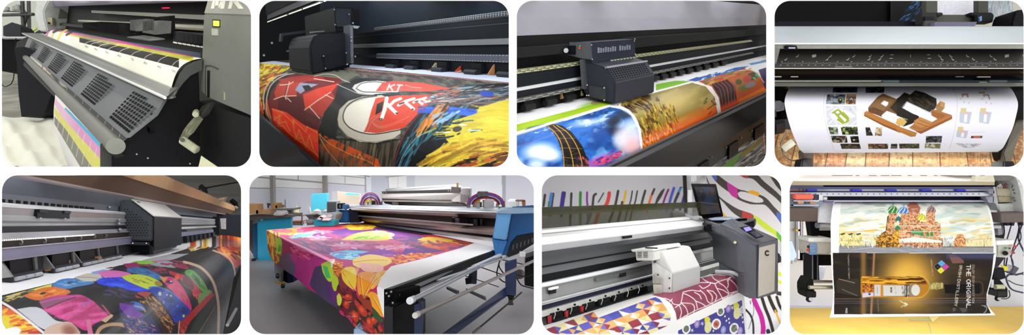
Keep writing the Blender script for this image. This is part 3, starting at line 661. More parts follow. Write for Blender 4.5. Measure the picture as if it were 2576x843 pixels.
cv.poly([(945, 247), (1000, 240), (1090, 238), (1135, 226), (1118, 240), (1072, 266), (1046, 292), (1016, 322), (950, 335), (915, 332), (925, 310), (935, 275)], 'c63a24'); cv.poly([(930, 250), (946, 247), (930, 330), (914, 330)], 'd8d2c4', .0)
cv.poly([(920, 330), (932, 300), (952, 283), (968, 282), (960, 298), (966, 332)], 'b8402e')
for p in ([(918, 330), (928, 305), (950, 286)], [(924, 331), (934, 308), (954, 290)], [(936, 308), (960, 318), (1010, 302), (1030, 292)], [(938, 312), (960, 322), (1012, 306)]): cv.line(p, .9, 'e8b8a0', .8, sm=4)
cv.poly([(948, 262), (966, 254), (960, 280), (944, 290)], '1c1418')
cv.line([(973, 247), (968, 275), (960, 298)], 9.5, 'ded9ce'); cv.line([(1008, 248), (992, 254), (978, 268)], 7.5, 'ded9ce'); cv.line([(974, 262), (988, 276), (996, 284)], 9, 'ded9ce'); cv.ell(958, 300, 5, 3, '2a2422'); cv.ell(998, 285, 3.5, 2, '2a2422'); cv.ell(958, 300, 2, 1, 'ded9ce')
cv.line([(1042, 248), (1022, 254), (1002, 265)], 7, 'ded9ce'); cv.line([(1018, 256), (1030, 266), (1040, 274)], 8, 'ded9ce'); cv.ell(1038, 275, 3, 2, '2a2422')
cv.line([(1072, 246), (1050, 252), (1040, 258)], 6, 'ded9ce'); cv.line([(1050, 252), (1062, 262)], 6.5, 'ded9ce'); cv.line([(1062, 250), (1074, 256), (1100, 246)], 5, 'ded9ce'); cv.line([(1085, 244), (1120, 234)], 4, 'ded9ce'); cv.line([(1005, 262), (1016, 258)], 4, '221c1c'); cv.line([(1044, 256), (1052, 254)], 3, '221c1c')
cv.line([(990, 206), (1100, 228)], 1.5, 'a8a49a', .0)
# splashed paint poster on the right
rp = [(1135, 224), (1110, 240), (1074, 266), (1046, 292), (1020, 330), (1000, 370), (985, 432), (1295, 432), (1295, 208), (1180, 214)]
cv.poly(rp, '10161e')
ang = lambda x, y: -8-60*max(0, min(1, (1230-x)/260))*max(0, min(1, (y-235)/100))
cv.strokes([(1060, 290), (1130, 262), (1180, 290), (1080, 350), (1010, 425), (995, 425), (1030, 340)], 150, 62, lambda x, y: -58, ['16384a', '1f5a66', '0c1420', '2a7a80', '3c4a5a', '0a0e14', '10161e', '10161e'], 4.5)
cv.strokes([(1130, 218), (1290, 222), (1290, 262), (1150, 262), (1080, 266)], 200, 60, -8, ['14202c', '1a1a20', '6a4a3a', '2c5a78', '8a8a8a', '1c2430', 'b05a30', '3a7a90', 'a8b0b8', '604030'], 2.6)
cv.poly([(1052, 275), (1120, 268), (1190, 274), (1240, 290), (1250, 297), (1200, 296), (1140, 286), (1050, 284)], '1c4ab4'); cv.strokes([(1060, 270), (1180, 272), (1245, 294), (1130, 286)], 30, 40, 8, ['2a62d0', '143a90', '1a50c0'], 4)
cv.ell(1224, 236, 18, 7, '1c3fa8', 5); cv.strokes([(1090, 280), (1130, 282), (1080, 320), (1040, 330)], 34, 46, -52, ['c87a24', 'd88a30', 'a8601c', '3a2010'], 5); cv.strokes([(1100, 285), (1150, 285), (1120, 305), (1090, 310)], 16, 24, -30, ['8aa8c0', 'b0c4d0', '5a90b8'], 4)
yl = [(1205, 270), (1295, 258), (1295, 398), (1240, 400), (1160, 380), (1120, 345), (1140, 310), (1190, 300)]
cv.poly(yl, 'bfae24', sm=4); cv.poly([(1136, 305), (1200, 285), (1240, 300), (1180, 330)], 'b8a828'); cv.strokes(yl, 90, 42, lambda x, y: 10-(1290-x)*.15, ['cdbb30', 'b09c1e', 'd4c238', 'c4b028'], 5, .5)
cv.strokes([(1050, 425), (1090, 380), (1150, 355), (1230, 352), (1290, 372), (1290, 400), (1180, 420)], 190, 60, lambda x, y: -38+(x-1060)*.18, ['b89820', 'a87a1c', 'c8aa2c', '8a6418', 'd0b83a', '98841c', 'c89a2c', '7a5a18'], 6, .7)
cv.strokes([(1110, 425), (1170, 395), (1290, 385), (1290, 430)], 36, 34, -15, ['241608', 'a85a1c', '5a3010', '1a1010', '8a3a14'], 6); cv.strokes([(1060, 330), (1180, 300), (1200, 330), (1110, 350)], 30, 30, -10, ['14181c', '1c2020', 'a89820', '30505a', 'e0e4d8'], 3)
cv.poly([(1154, 345), (1160, 330), (1170, 318), (1160, 378)], 'c0ac28'); cv.ell(1150, 325, 12, 7, '3a3c28', -10)
for p in ([(1130, 224), (1074, 266), (1040, 305), (1012, 350), (986, 430)],): cv.line(p, 2, '8a2028', sm=6)
cv.line([(1000, 425), (1020, 380), (1050, 345), (1085, 330)], 2, 'a0b8c0', .7, sm=5); cv.line([(1040, 390), (1060, 360), (1100, 330)], 1.5, '8aa0a8', .6, sm=5)
# border and blank medium at the back
cv.poly([(880, 160), (1295, 182), (1295, 209), (900, 171), (840, 166)], 'bcc4d8'); cv.line([(850, 172), (905, 176), (1100, 192), (1295, 211)], 2.2, 'a8605c'); cv.line([(900, 183), (985, 192), (1100, 205)], 1.3, 'b04a38', .8)
cv.poly([(645, 148), (740, 160), (740, 166), (645, 158)], 'a8aec0')
ring = [(424, 31), (395, 33), (350, 36), (300, 41), (262, 49), (232, 60), (212, 78), (199, 105), (194, 135), (200, 168), (216, 190), (226, 199)]
sheet('sneaker_print', f.edge(ring, 4), f.edge(ring, .64), cv, 1.3, ink(.4, .12, .08), nu=720, nv=1150, label='glossy print of red sneakers with white letters and splashed yellow paint rolling over the bed', cat='print')
# take-up bar at the lower left
mk('front_guide_bar', f.xs([(182, 163), (186, 158), (190, 162), (250, 250), (240, 330), (150, 330), (150, 200)], 2.4, .8), mat('2b3038', .35, .3, .05), t, smooth='auto')
# carriage
c = thing('print_carriage', 'black two-box print carriage with screwed inset plate above the sneaker print', 'print carriage', f.Q(800, 188, 1.18))
low = [(795, 86), (884, 82), (886, 168), (815, 184), (792, 189), (782, 184), (778, 120), (784, 98)]
mk('lower_body', f.ex(low, 1.2, .995), mat('24272e', .42, .1, .04), c, bevel=.03)
mk('inset_plate', f.fl([(812, 138), (874, 129), (880, 163), (818, 178)], 1.2, -.004, .03), mat('1f232b', .4, .1), c, bevel=.008)
for x, y in ((814, 141), (871, 133), (819, 172), (875, 161)): mk('screw', tube([f.Q(x, y, 1.2, -.012), f.Q(x, y, 1.2)], .008, 8), SCW, c)
mk('front_screw', tube([f.Q(748, 162, 1.03, -.03), f.Q(748, 162, 1.03, .01)], .009, 8), SCW, c)
up = [(841, 18), (890, 20), (892, 80), (845, 82)]
mk('upper_body', f.ex(up, 1.16, .925), mat('1c1f26', .4, .1, .04), c, bevel=.012)
mk('upper_side_plate', f.fl([(843, 21), (884, 22), (882, 68), (846, 68)], 1.162, -.003, .02), mat('2d333c', .45, .1), c, bevel=.006)
mk('upper_back_box', f.ex([(884, 24), (905, 24), (905, 64), (884, 66)], 1.12, 1.0), mat('1e2229', .45), c, bevel=.01)
for x, y in ((841, 24), (843, 62), (878, 36)): mk('screw', tube([f.Q(x, y, 1.16, -.012), f.Q(x, y, 1.16)], .0075, 8), SCW, c)
br = mk('mount_bracket', f.ex([(880, 62), (888, 64), (890, 160), (883, 160)], 1.24, 1.19), mat('585d66', .35, .6), c, bevel=.004)
for x, y in ((888, 58), (884, 94), (884, 103), (894, 142), (873, 162)): mk('bracket_screw', tube([f.Q(x, y, 1.25, -.01), f.Q(x, y, 1.25, .01)], .009, 8), SCW, br)
mk('bracket_foot', f.fl([(888, 64), (905, 66), (900, 72), (890, 71)], 1.22, 0, .03), STL, c)
gs = []
for i in range(9): gs.append(f.fl([(780+i*4.2, 80-i*.4), (782.5+i*4.2, 80-i*.4), (782.5+i*4.2, 83-i*.4), (780+i*4.2, 83-i*.4)], 1.1, 0, .03))
mk('vent_studs', join(*gs), STL, c)
mk('left_arm', f.ex([(708, 84), (770, 76), (770, 82), (712, 90), (711, 104), (706, 104)], .99, .97), mat('30353d', .4), c)
for x, y in ((684, 108), (664, 139)): mk('rail_screw', tube([f.Q(x, y, .9, -.01), f.Q(x, y, .9)], .016, 8), SCW, t)
# ================================================================== bay 3: printer with a tower and sky print
PAN[0] = 3
f = Rail((2325, 45), (-745, 240), 2.95, 22)
NV = mat('24272e', .45, 0, .05); STL = mat('9a9a96', .4, .5, .03); SCW = mat('94948f', .3, .8); BK = mat('141518', .5)
t = thing('wide_format_printer', 'black printer with pale grey raised cover over a print of an iron tower and sky', 'printer', f.R(-800, 220, 1))
mk('raised_cover', f.xs([(-760, 32.5), (-750, 0), (-745, -60), (-740, -60), (-745, 0), (-750, 33)], 1.6, .35), mat('96949c', .5, 0, .08, 2, stretch=(1, 1, 6)), t)
mk('cover_fold', f.xs([(-765, 1), (-752, -1), (-752, 1.5), (-765, 33), (-768, 32)], 1.6, .35), mat('a4a2aa', .5, 0, .05, 2, stretch=(1, 1, 6)), t)
mk('rear_panel', f.xs([(-930, 20), (-925, 20), (-915, 120), (-920, 120)], 1.4, .36), mat('202020', .55, 0, .1), t)
mk('rear_shelf', f.xs([(-905, 66), (-890, 66), (-890, 88), (-905, 88)], 1.3, 1.0), mat('2e2e2e', .5), t)
mk('rear_shelf', f.xs([(-905, 60), (-890, 60), (-890, 92), (-905, 92)], .85, .36), mat('2b2d2c', .5), t)
def perf(name, rx, r0, r1, col, scol, n, s0, s1, rows=2):
    a = mk(name, f.xs([(rx, r0), (rx-5, r0-1), (rx-5, r1), (rx, r1)], s0, s1), mat(col, .4, .4, .1), t); gs = []; h = (r1-r0)/rows
    for i in range(n):
        st = 1/((1/s0)+(1/s1-1/s0)*i/n); st2 = 1/(1/st+(1/s1-1/s0)/n*.45)
        for j in range(rows): gs.append(f.xs([(rx+.3, r0+h*j+h*.25), (rx+1, r0+h*j+h*.25), (rx+1, r0+h*j+h*.8), (rx+.3, r0+h*j+h*.8)], st if (i+j) % 2 else (st+st2)/2, st2 if (i+j) % 2 else st2*.992))
    mk('rail_holes', join(*gs), mat(scol, .5), a, kind='stuff')
perf('cable_rail', -870, 111, 120, '8e8e6e', 'c8c8a4', 130, 1.25, .5)
mk('beam_face', f.xs([(-872, 120), (-880, 120), (-880, 152), (-872, 150)], 1.3, .36), mat('23272d', .4), t)
mk('beam_edge', f.xs([(-872, 126), (-873, 126), (-873, 127), (-872, 127)], 1.3, .36), mat('50545a', .4, .4), t)
mk('white_rail', f.xs([(-868, 150), (-874, 149), (-874, 156.5), (-868, 156.5)], 1.3, .38), mat('e4e4e6', .35, .2, .02), t)
mk('beam_under', f.xs([(-868, 157), (-874, 157), (-874, 176), (-868, 174)], 1.3, .38), NV, t)
perf('lower_rail', -862, 172, 180, '6c6c68', '9a9a94', 90, 1.3, .5, 2)
mk('lower_guard', f.xs([(-870, 180), (-876, 180), (-876, 204), (-870, 204)], 1.3, .42), BK, t)
sts = [1.155, 1.092, 1.035]+[.935-.025*i for i in range(1, 15)]
for i, st in enumerate(sts):
    w = .013 if i < 3 else .007
    h = mk('roller_housing', f.xs([(-862, 180), (-868, 180), (-868, 196), (-862, 196)], st+w, st-w), mat('1c1c1c', .5), t)
    mk('pinch_roller', f.xs([(-856, 190), (-862, 187), (-868, 188), (-869, 197), (-862, 202), (-856, 199)], st+w*1.1, st-w*1.1), mat('2a2a2a', .4), h)
for i, (q, st) in enumerate((([(1390, 238), (1412, 234), (1416, 248), (1392, 256)], 1.06), ([(1436, 232), (1462, 228), (1466, 240), (1440, 248)], 1.0))):
    mk('media_sample', f.fl(q, st, .01, .01), mat(('a07a44', 'c8aa74')[i], .6, 0, .3, 40), label=('brown', 'pale tan')[i]+' print piece showing between roller housings left of the dark carriage', cat='print')
mk('far_motor', f.fl([(1842, 84), (1860, 84), (1860, 104), (1842, 106)], .5, .05, .1), mat('2c3038', .5), t)
for x, y, r in ((1908, 84, 4), (1926, 92, 3), (1890, 143, 4), (1910, 142, 5)): mk('far_knob', tube([f.Q(x, y, .42, -.03), f.Q(x, y, .42, .02)], r/F*6, 10), mat('8a8a8c', .4, .4), t)
cv = Canvas(1292, 130, 1936, 430, 'eeeef2', 1.25)
V3 = (2325, 45)
def T(a, m):   # point at column a on the print line of slope m
    return (a, 45+(2325-a)*m)
cv.poly([T(1290, .262), T(1540, .262), T(1540, .277), T(1290, .279)], '9cc41e'); cv.poly([T(1290, .262), T(1370, .262), T(1420, .268), T(1290, .276)], 'b4cf30', .7)
cv.ell(1500, 258, 14, 5, 'c860b8', -12); cv.ell(1490, 262, 34, 7, '7cb020', -14, .6, soft=.4)
sky = [T(1290, .291), T(1534, .283), (1560, 274), (1588, 292), (1604, 320), (1612, 372), (1612, 380), (1500, 432), (1290, 432)]
cv.poly(sky, '2468c0')
a1 = cv.noise(34, 16, -25, 21, 4); a2 = cv.noise(26, 22, 15, 23, 4)
cv.blend(np.clip((a1-.5)*4, 0, .9), '123c86', sky); cv.blend(np.clip((a2-.56)*6, 0, .95)*(cv.X > 1420), '6aa4dc', sky); cv.blend(np.clip((cv.noise(22, 9, -15, 25, 4)-.6)*8, 0, .9)*(cv.Y < 335), 'c8dcf0', sky)
cv.poly([T(1290, .291), T(1534, .283), (1556, 276), (1480, 300), (1400, 305), (1330, 320), (1292, 345)], '163c78', .55)
cv.ell(1358, 382, 38, 20, 'f0f4fa', -5, .95, soft=.5); cv.ell(1385, 392, 24, 14, 'ffffff', 0, .8, soft=.5); cv.ell(1350, 414, 22, 10, 'e8eefa', 0, .8, soft=.5); cv.ell(1304, 408, 14, 12, 'a8c8ee', 0, .8, soft=.5); cv.ell(1480, 308, 40, 8, 'dfe8f4', -8, .7, soft=.6)
cv.ell(1545, 305, 26, 14, '0a1830', -40, .9, soft=.5); cv.ell(1545, 330, 18, 12, '08142c', 0, .9, soft=.5); cv.ell(1570, 288, 18, 8, '0e2038', 20, .8, soft=.5); cv.ell(1508, 345, 22, 34, '16408c', 20, .8, soft=.5)
cv.ell(1585, 345, 34, 34, 'e6d4dc', 0, .95, soft=.5); cv.ell(1590, 372, 28, 20, 'f0b8b4', -10, .8, soft=.5); cv.ell(1560, 352, 16, 18, 'dfe0ee', 0, .8, soft=.5); cv.ell(1590, 318, 18, 20, 'c2d8ec', 30, .7, soft=.5)
cv.ell(1510, 405, 40, 12, 'b050b0', -20, .9, soft=.4); cv.strokes([(1490, 410), (1540, 380), (1575, 385), (1520, 415)], 60, 8, -20, ['c03050', '802080', 'e05080', '5a2080'], 4)
cv.line([(1296, 372), (1400, 336)], 5, '8a7ac0', .35)
# the iron tower
tw = [(1372, 316), (1392, 312), (1414, 316), (1440, 334), (1464, 366), (1478, 400), (1484, 432), (1418, 432), (1414, 380), (1400, 345), (1384, 322)]
cv.poly(tw, '17130f')
for L, R in (((1376, 316), (1396, 314)), ((1390, 330), (1424, 328)), ((1401, 348), (1446, 348)), ((1410, 372), (1464, 374)), ((1415, 396), (1476, 400)), ((1417, 415), (1480, 418))): cv.line([L, R], 1.4, 'b88a40', .8)
for i in range(46):
    y = 318+i*2.5; k = (y-315)/117; xl = 1376+44*k**.6; xr = 1398+84*k**.62; cv.line([(xl+(xr-xl)*((i*37) % 10)/10., y), (xl+(xr-xl)*((i*53+4) % 10)/10., y+5)], .9, ['8a6a3c', '5a4426', '3a2c1c'][i % 3])
for q in ([(1378, 318), (1398, 336), (1412, 362), (1418, 400), (1419, 430)], [(1392, 316), (1412, 334), (1430, 366), (1440, 400), (1443, 430)], [(1400, 315), (1428, 334), (1450, 366), (1462, 400), (1466, 430)]): cv.line(q, 2.2, 'd8a040', sm=6)
cv.strokes([(1448, 395), (1480, 395), (1486, 430), (1450, 430)], 30, 8, 60, ['a83828', '7a1c3c', 'c05030', '302050'], 3)
# golden poster
g1 = [T(1550, .283), (1620, 244), (1748, 206), (1776, 218), (1792, 240), (1800, 282), (1618, 370), (1610, 320), (1596, 288), (1572, 270)]
g1 = [(1548, 262), (1600, 246), (1742, 208), (1776, 218), (1798, 244), (1806, 288), (1618, 378), (1612, 324), (1596, 290)]
cv.poly(g1, '8a7a3c'); cv.blend(np.clip((cv.noise(30, 12, -25, 31)-.45)*3, 0, .8), 'a89a54', g1); cv.ell(1700, 255, 50, 24, 'c2ac6c', -20, .9, soft=.6)
cv.blend(np.clip((cv.noise(14, 8, 40, 33)-.5)*5, 0, .9)*(cv.X < 1660), '4c3412', g1)
cv.strokes([(1560, 264), (1620, 250), (1640, 262), (1600, 285)], 40, 16, 30, ['5a3a14', 'a88430', '2e1e0c'], 3)
cv.strokes([(1614, 300), (1640, 268), (1690, 262), (1710, 290), (1700, 330), (1620, 370)], 260, 14, 68, ['d0b02c', '2e1c0c', 'b89020', '6a3c14', 'e0c030', '8a6a1c', '5c3c14'], 1.8)
lo = [(1616, 350), (1660, 330), (1760, 270), (1806, 262), (1808, 290), (1618, 380)]
cv.blend(np.clip(1-(cv.Y-(371-(cv.X-1616)*.47))/-40, 0, 1), 'e05a14', g1)
cv.strokes([(1616, 352), (1700, 310), (1700, 330), (1618, 374)], 60, 9, 70, ['f09028', 'c84410', 'ffb040', '7a2408'], 3)
cv.blend(np.clip((cv.noise(9, 7, 20, 37)-.55)*6, 0, .9), '3c3414', [(1750, 214), (1776, 218), (1798, 246), (1804, 270), (1770, 262), (1755, 235)]); cv.line([(1780, 275), (1795, 264), (1806, 262)], 1.6, '301408'); cv.line([(1782, 288), (1790, 280)], 2, '501808')
# further posters
g2 = [(1756, 205), (1870, 172), (1900, 180), (1920, 200), (1930, 232), (1815, 288), (1808, 246), (1790, 218)]
cv.poly(g2, 'b85a24'); cv.strokes([(1756, 206), (1860, 176), (1890, 178), (1810, 200), (1790, 214)], 70, 18, -22, ['c05a38', '8a7a30', 'a83820', 'd88a50', '6a6a2a'], 4)
cv.poly([(1790, 212), (1830, 200), (1848, 216), (1856, 262), (1816, 282), (1810, 245)], '301420')
for i in range(6): cv.line([(1796+i*9, 212-i*2.6), (1812+i*8.5, 228-i*2.6), (1820+i*7, 276-i*5)], 2, ['a8503c', 'b8484a', 'd86030'][i % 3], .9, sm=4)
cv.blend(np.clip((cv.Y-(262-(cv.X-1815)*.47))/14, 0, 1), 'ee5018', g2)
cv.ell(1893, 192, 16, 10, '3c3a14', -20); cv.ell(1880, 198, 12, 8, 'b03420', -20); cv.ell(1905, 190, 6, 4, '4a9a60', 30); cv.ell(1898, 197, 5, 3, '5aa878', 30); cv.ell(1858, 206, 8, 7, '3a5020'); cv.ell(1870, 220, 12, 7, '6a7a30', -20); cv.ell(1888, 214, 14, 6, '8a8a90', -20)
cv.poly([(1860, 250), (1930, 215), (1930, 232), (1858, 268)], 'f07a24')
cv.poly([(1908, 176), (1940, 166), (1940, 230), (1924, 222), (1916, 198)], '38205c'); cv.poly([(1840, 170), (1940, 150), (1940, 158), (1860, 176)], '8a8ab0', .0)
# borders and the strip of next posters behind
for q in ([T(1290, .285), T(1534, .279), (1560, 268), (1588, 286), (1606, 318), (1615, 376)],): cv.line(q, 5.5, 'f4f0f2', sm=6)
cv.line([(1736, 208), (1752, 206), (1780, 218), (1800, 242), (1809, 284)], 3, 'f0dcd0', sm=6); cv.line([(1860, 178), (1888, 176), (1908, 188), (1922, 208)], 2.4, 'e0c4b0', sm=6)
cv.line([(1534, 264), (1600, 243), (1720, 208), (1860, 172), (1932, 154)], 2.6, 'f0f0f0')
cv.poly([(1650, 212), (1700, 203), (1740, 204), (1700, 215), (1650, 228)], '7cb82c'); cv.poly([(1728, 202), (1760, 194), (1800, 184), (1790, 196), (1750, 205)], '3c62a8'); cv.poly([(1795, 188), (1850, 170), (1885, 166), (1860, 176), (1800, 192)], '3a6ab8'); cv.poly([(1883, 160), (1940, 148), (1940, 154), (1890, 164)], '6a9ac8'); cv.poly([(1912, 152), (1940, 148), (1940, 152)], 'a08848')
cv.strokes([(1728, 202), (1800, 184), (1885, 166), (1860, 176), (1750, 205)], 30, 10, -18, ['284a90', 'c8d4e8', '2a58a0'], 3)
ring = [(-868, 204), (-830, 211), (-796, 218), (-765, 230), (-742, 245), (-726, 268), (-716, 300), (-710, 335), (-706, 372)]
sheet('tower_print', f.edge(ring, 1.5), f.edge(ring, .44), cv, 1.05, ink(.35, .15, .1), label='glossy print of a lattice iron tower under blue sky beside golden and orange scenes', cat='print')
# lower end of the print under the bar
cv2 = Canvas(1790, 320, 1940, 430, '4c4c48', 1.5)
cv2.blend(np.clip((cv2.noise(24, 3, -35, 4)-.45)*5, 0, 1), '8a8a84'); cv2.blend(np.clip((cv2.noise(14, 2, -35, 6)-.55)*6, 0, 1), '1e1e1c'); cv2.poly([(1800, 430), (1870, 380), (1850, 410), (1840, 430)], '4c7a1c'); cv2.poly([(1860, 390), (1920, 345), (1925, 352), (1870, 396)], '6a5a20'); cv2.poly([(1924, 330), (1940, 320), (1940, 400), (1928, 400)], '301830'); cv2.line([(1920, 335), (1927, 395)], 2, 'c87a7a')
lo = [(-690, 470), (-676, 520), (-640, 640), (-560, 800)]
sheet('print_end', f.edge(lo, .95), f.edge(lo, .5), cv2, 1.0, ink(.4), nu=240, nv=300, label='lower end of the tower print with grey timber picture under the black bar', cat='print')
# the black front bar with its screwed slots
fb = mk('front_bar', f.xs([(-700, 326), (-694, 329), (-690, 346), (-680, 420), (-690, 505), (-700, 500), (-712, 420), (-706, 340)], 1.5, .45), mat('1e1e21', .4, 0, .04, 8), t)
mk('bar_edge_highlight', f.xs([(-701, 325), (-696, 326), (-689, 343), (-692, 346), (-700, 332)], 1.5, .45), mat('58585a', .3, .3, .03), fb)  # paler strip built in as the highlight along the bar's upper edge
for st in (.815, .705, .61, .54):
    gs = [f.xs([(-683, 447), (-678, 447), (-680, 492), (-686, 492)], st+.017, st-.017)]
    a = mk('bar_slot', join(*gs), mat('121114', .5), fb)
    for q, dq in ((445, .028), (445, -.028), (497, .03), (497, -.026)): mk('slot_screw', tube([f.R(-684, q, st+dq), f.R(-678, q, st+dq)], .004, 8), SCW, a)
# carriage
c = thing('print_carriage', 'charcoal print carriage with vented cover and small connector row above the golden print', 'print carriage', f.Q(1545, 262, 1.0))
L = [(1462, 150), (1526, 171), (1548, 206), (1546, 262), (1482, 246), (1466, 230)]
mk('lower_body', f.ex(L, 1.0, .872), mat('34363e', .42, .1, .04), c, bevel=.008)
mk('side_panel', f.fl([(1480, 214), (1524, 222), (1524, 254), (1482, 244)], 1.0, -.003, .01), mat('3c3e42', .45, .1), c, bevel=.003)
for x, y in ((1477, 214), (1520, 221), (1520, 252), (1481, 240), (1468, 177), (1468, 187), (1476, 240)): mk('screw', tube([f.Q(x, y, 1.0, -.009), f.Q(x, y, 1.0)], .0045, 8), SCW, c)
mk('side_post', f.ex([(1458, 150), (1464, 150), (1470, 225), (1463, 222)], 1.01, .995), mat('64666c', .4, .5), c)
hl = mk('top_edge_highlight', f.ex([(1520, 168), (1526, 167), (1528, 172), (1522, 173)], 1.0, .872), mat('9a9ca4', .3, .6), c)  # pale strip put in as the highlight on the box's top edge
gs = []
for i in range(15):
    for j in range(5):
        q = .04+.9*i/15; st = 1.0-(1.0-.872)*q; st2 = st-.003; y0 = 176+j*5.4; x0 = 1529+j*3.3
        gs.append(f.ex([(x0, y0), (x0+2, y0+3.2), (x0+3, y0+3), (x0+1, y0-.4)], 1.0, .9985)); n = len(gs)-1
        r = [((x-2325), (y-45)) for x, y in [(x0, y0), (x0+2, y0+3.2), (x0+3.2, y0+2.6), (x0+1.2, y0-.8)]]; gs[n] = f.xs(r, st, st2)
mk('cover_vents', join(*gs), mat('15161a', .6), c)
U = [(1450, 108), (1486, 107), (1489, 164), (1466, 150), (1462, 140), (1450, 140)]
mk('upper_body', f.ex([(1446, 106), (1486, 107), (1489, 160), (1450, 142)], 1.0, .868), mat('2c313c', .42, .1, .04), c, bevel=.004)
mk('upper_side', f.fl([(1432, 106), (1485, 107), (1488, 150), (1464, 148), (1428, 138)], 1.002, -.002, .01), mat('55575c', .45, .1), c, bevel=.002)
mk('connector', f.fl([(1432, 115), (1446, 115), (1446, 137), (1430, 137)], 1.004, -.004, .01), mat('1b1d22', .4), c)
mk('knob', tube([f.Q(1424, 127, 1.01, -.02), f.Q(1424, 127, 1.0, .01)], .013, 12), mat('b0b0b4', .3, .6), c)
mk('red_light', tube([f.Q(1458, 121, 1.0, -.01), f.Q(1458, 121, 1.0)], .005, 10), mat('e83020', .4, emit=.6), c)
mk('green_light', tube([f.Q(1459, 116, 1.0, -.01), f.Q(1459, 116, 1.0)], .004, 10), mat('40a040', .4, emit=.3), c)
for x, y in ((1488, 113), (1490, 149), (1596, 103), (1597, 98), (1598, 136)):
    st = 1.0-(x-1488)/ (1600-1488)*.135; mk('screw', tube([f.Q(x, y, st, -.008), f.Q(x, y, st, .004)], .004, 8), SCW, c)
gs = []
for i in range(8):
    st = .945-.0095*i
    gs.append(f.xs([(-836, 112), (-832, 112), (-832, 124), (-836, 124)], st, st-.004))
mk('connector_row', join(*gs), mat('c8c8b4', .4), c)
gs = []
for i in range(14):
    st = .982-.0072*i
    if 7 < i < 9: continue
    gs.append(f.xs([(-837.5, 76+(i % 3)*1.5), (-834.5, 76+(i % 3)*1.5), (-834.5, 90), (-837.5, 90)], st, st-.0028))
mk('vent_slots', join(*gs), mat('9a9cac', .4, .3), c, kind='stuff')
# ================================================================== bay 4: silver printer with architecture poster over a plank floor
PAN[0] = 4
XL, XR = 1940, 2584
struct('wall_back', slabz(rc(1936, -8, 2590, 120), 6.2), mat('b8b6aa', .7))
cv = Canvas(1936, 300, 2584, 436, 'b98a58', 1.2)
pl_ = [(-40, 'b06a40'), (0, 'c89058'), (52, 'd8a868'), (95, 'a8764c'), (140, 'c08460'), (190, 'd0b890'), (240, 'c4946a'), (300, 'd8b88c'), (360, 'c8a074'), (430, 'c0905c'), (500, 'b07c4c'), (560, 'c89058'), (620, 'a87040'), (700, 'b07840')]
vpx, vpy = 2290, -900
for i in range(len(pl_)-1):
    xa, xb = 1936+pl_[i][0], 1936+pl_[i+1][0]
    def at_(x, y): return (vpx+(x-vpx)*(y-vpy)/(420-vpy), y)
    q = [at_(xa, 300), at_(xb, 300), at_(xb, 440), at_(xa, 440)]; cv.poly(q, pl_[i][1])
cv.blend(np.clip((cv.noise(9, 7, 0, 3)-.55)*4, 0, .3), '8a5a30'); cv.blend(np.clip((cv.noise(3, 40, 0, 5)-.5)*3, 0, .5), 'e0bc8c'); cv.blend(np.clip((cv.noise(6, 5, 0, 9)-.64)*7, 0, .4), '6a4424')
cv.blend(np.clip((cv.noise(7, 4, 0, 13)-.6)*5, 0, .5), 'ecd8b0')
for i in range(len(pl_)-1):
    xa = 1936+pl_[i][0]
    cv.line([at_(xa, 300), at_(xa, 440)], 2.4, '4a2c16')
sheet('floor', [(1936, 300, 7.2), (1936, 436, 3.5)], [(2584, 300, 7.2), (2584, 436, 3.5)], cv, 1.1, ink(.5), kind='structure')
# behind the printer
t = thing('wall_panel', 'black glossy panel with blue brushed streaks behind the silver printer', 'panel', W(2150, 66, 5))
mk('panel_board', slabz(rc(1930, -10, 2331, 64), 5.0, .08), mat('0b0c11', .5), t)
mk('panel_sill', slabz([(1940, 62), (1960, 54), (2331, 54), (2331, 70), (1940, 70)], 4.7, .1), mat('23242e', .4), t)
for i in range(60):
    r1, r2, r3 = random.random(), random.random(), random.random(); x = 2262+66*r1**.6; y = 2+50*r2
    mk('blue_streak', prism([W(x, y, 4.99), W(x+1.2, y, 4.99), W(x+3-9*r3*.5, y+13, 4.99), W(x+1.5-9*r3*.5, y+13, 4.99)], (0, .004, 0)), mat(('1c4478', '2c66a8', '16304e', '5a94cc')[i % 4], .5), t) if i < 0 else None
cvb = Canvas(2240, -8, 2334, 60, '0b0c11', 1.5); cvb.strokes([(2290, 0), (2332, -8), (2332, 56), (2262, 56), (2275, 30)], 120, 14, lambda x, y: -58+(2330-x)*.5, ['16345e', '2c66a8', '0f1c30', '4a86c4', '1c4070'], 1.8); cvb.poly([(2322, -8), (2334, -8), (2334, 60), (2318, 60)], '1c3c70', .7)
sheet('brushed_picture', [(2240, -8, 4.97), (2240, 56, 4.97)], [(2331, -8, 4.97), (2331, 56, 4.97)], cvb, 1, ink(.5), parent=t)
t = thing('media_stand', 'olive grey stand holding a white sheet above the silver cover', 'stand', W(2410, 66, 4.6))
G1 = mat('55564c', .5); G2 = mat('3b3c3a', .45)
mk('post', slabz(rc(2329, -10, 2359, 40), 4.75, .05), G1, t, bevel=.004); mk('post', slabz(rc(2460, -10, 2487, 40), 4.75, .05), mat('46463f', .5), t, bevel=.004)
mk('crossbar', slabz(rc(2352, 37, 2462, 56), 4.65, .06), G1, t, bevel=.003)
for q, c in (([(2318, 31), (2358, 31), (2358, 54), (2318, 60)], G2), ([(2356, 31), (2373, 31), (2373, 39), (2356, 39)], G2), ([(2442, 31), (2496, 31), (2502, 38), (2498, 56), (2452, 56), (2456, 40), (2442, 38)], mat('2c2d30', .4))):
    cl = mk('clamp', slabz(q, 4.6, .08), c, t, bevel=.006)
mk('clamp_face', slabz([(2325, 41), (2352, 41), (2350, 64), (2330, 64)], 4.58, .02), mat('2d2f31', .45), t, bevel=.004)
mk('clamp_block', slabz([(2327, 52), (2352, 52), (2352, 66), (2325, 66)], 4.55, .02), mat('4c504e', .5), t)
mk('clamp_highlight', slabz([(2465, 42), (2470, 40), (2470, 52), (2466, 54)], 4.58, .02), mat('7aa8dc', .3), t)  # pale blue sliver, a highlight on the clamp made as a piece
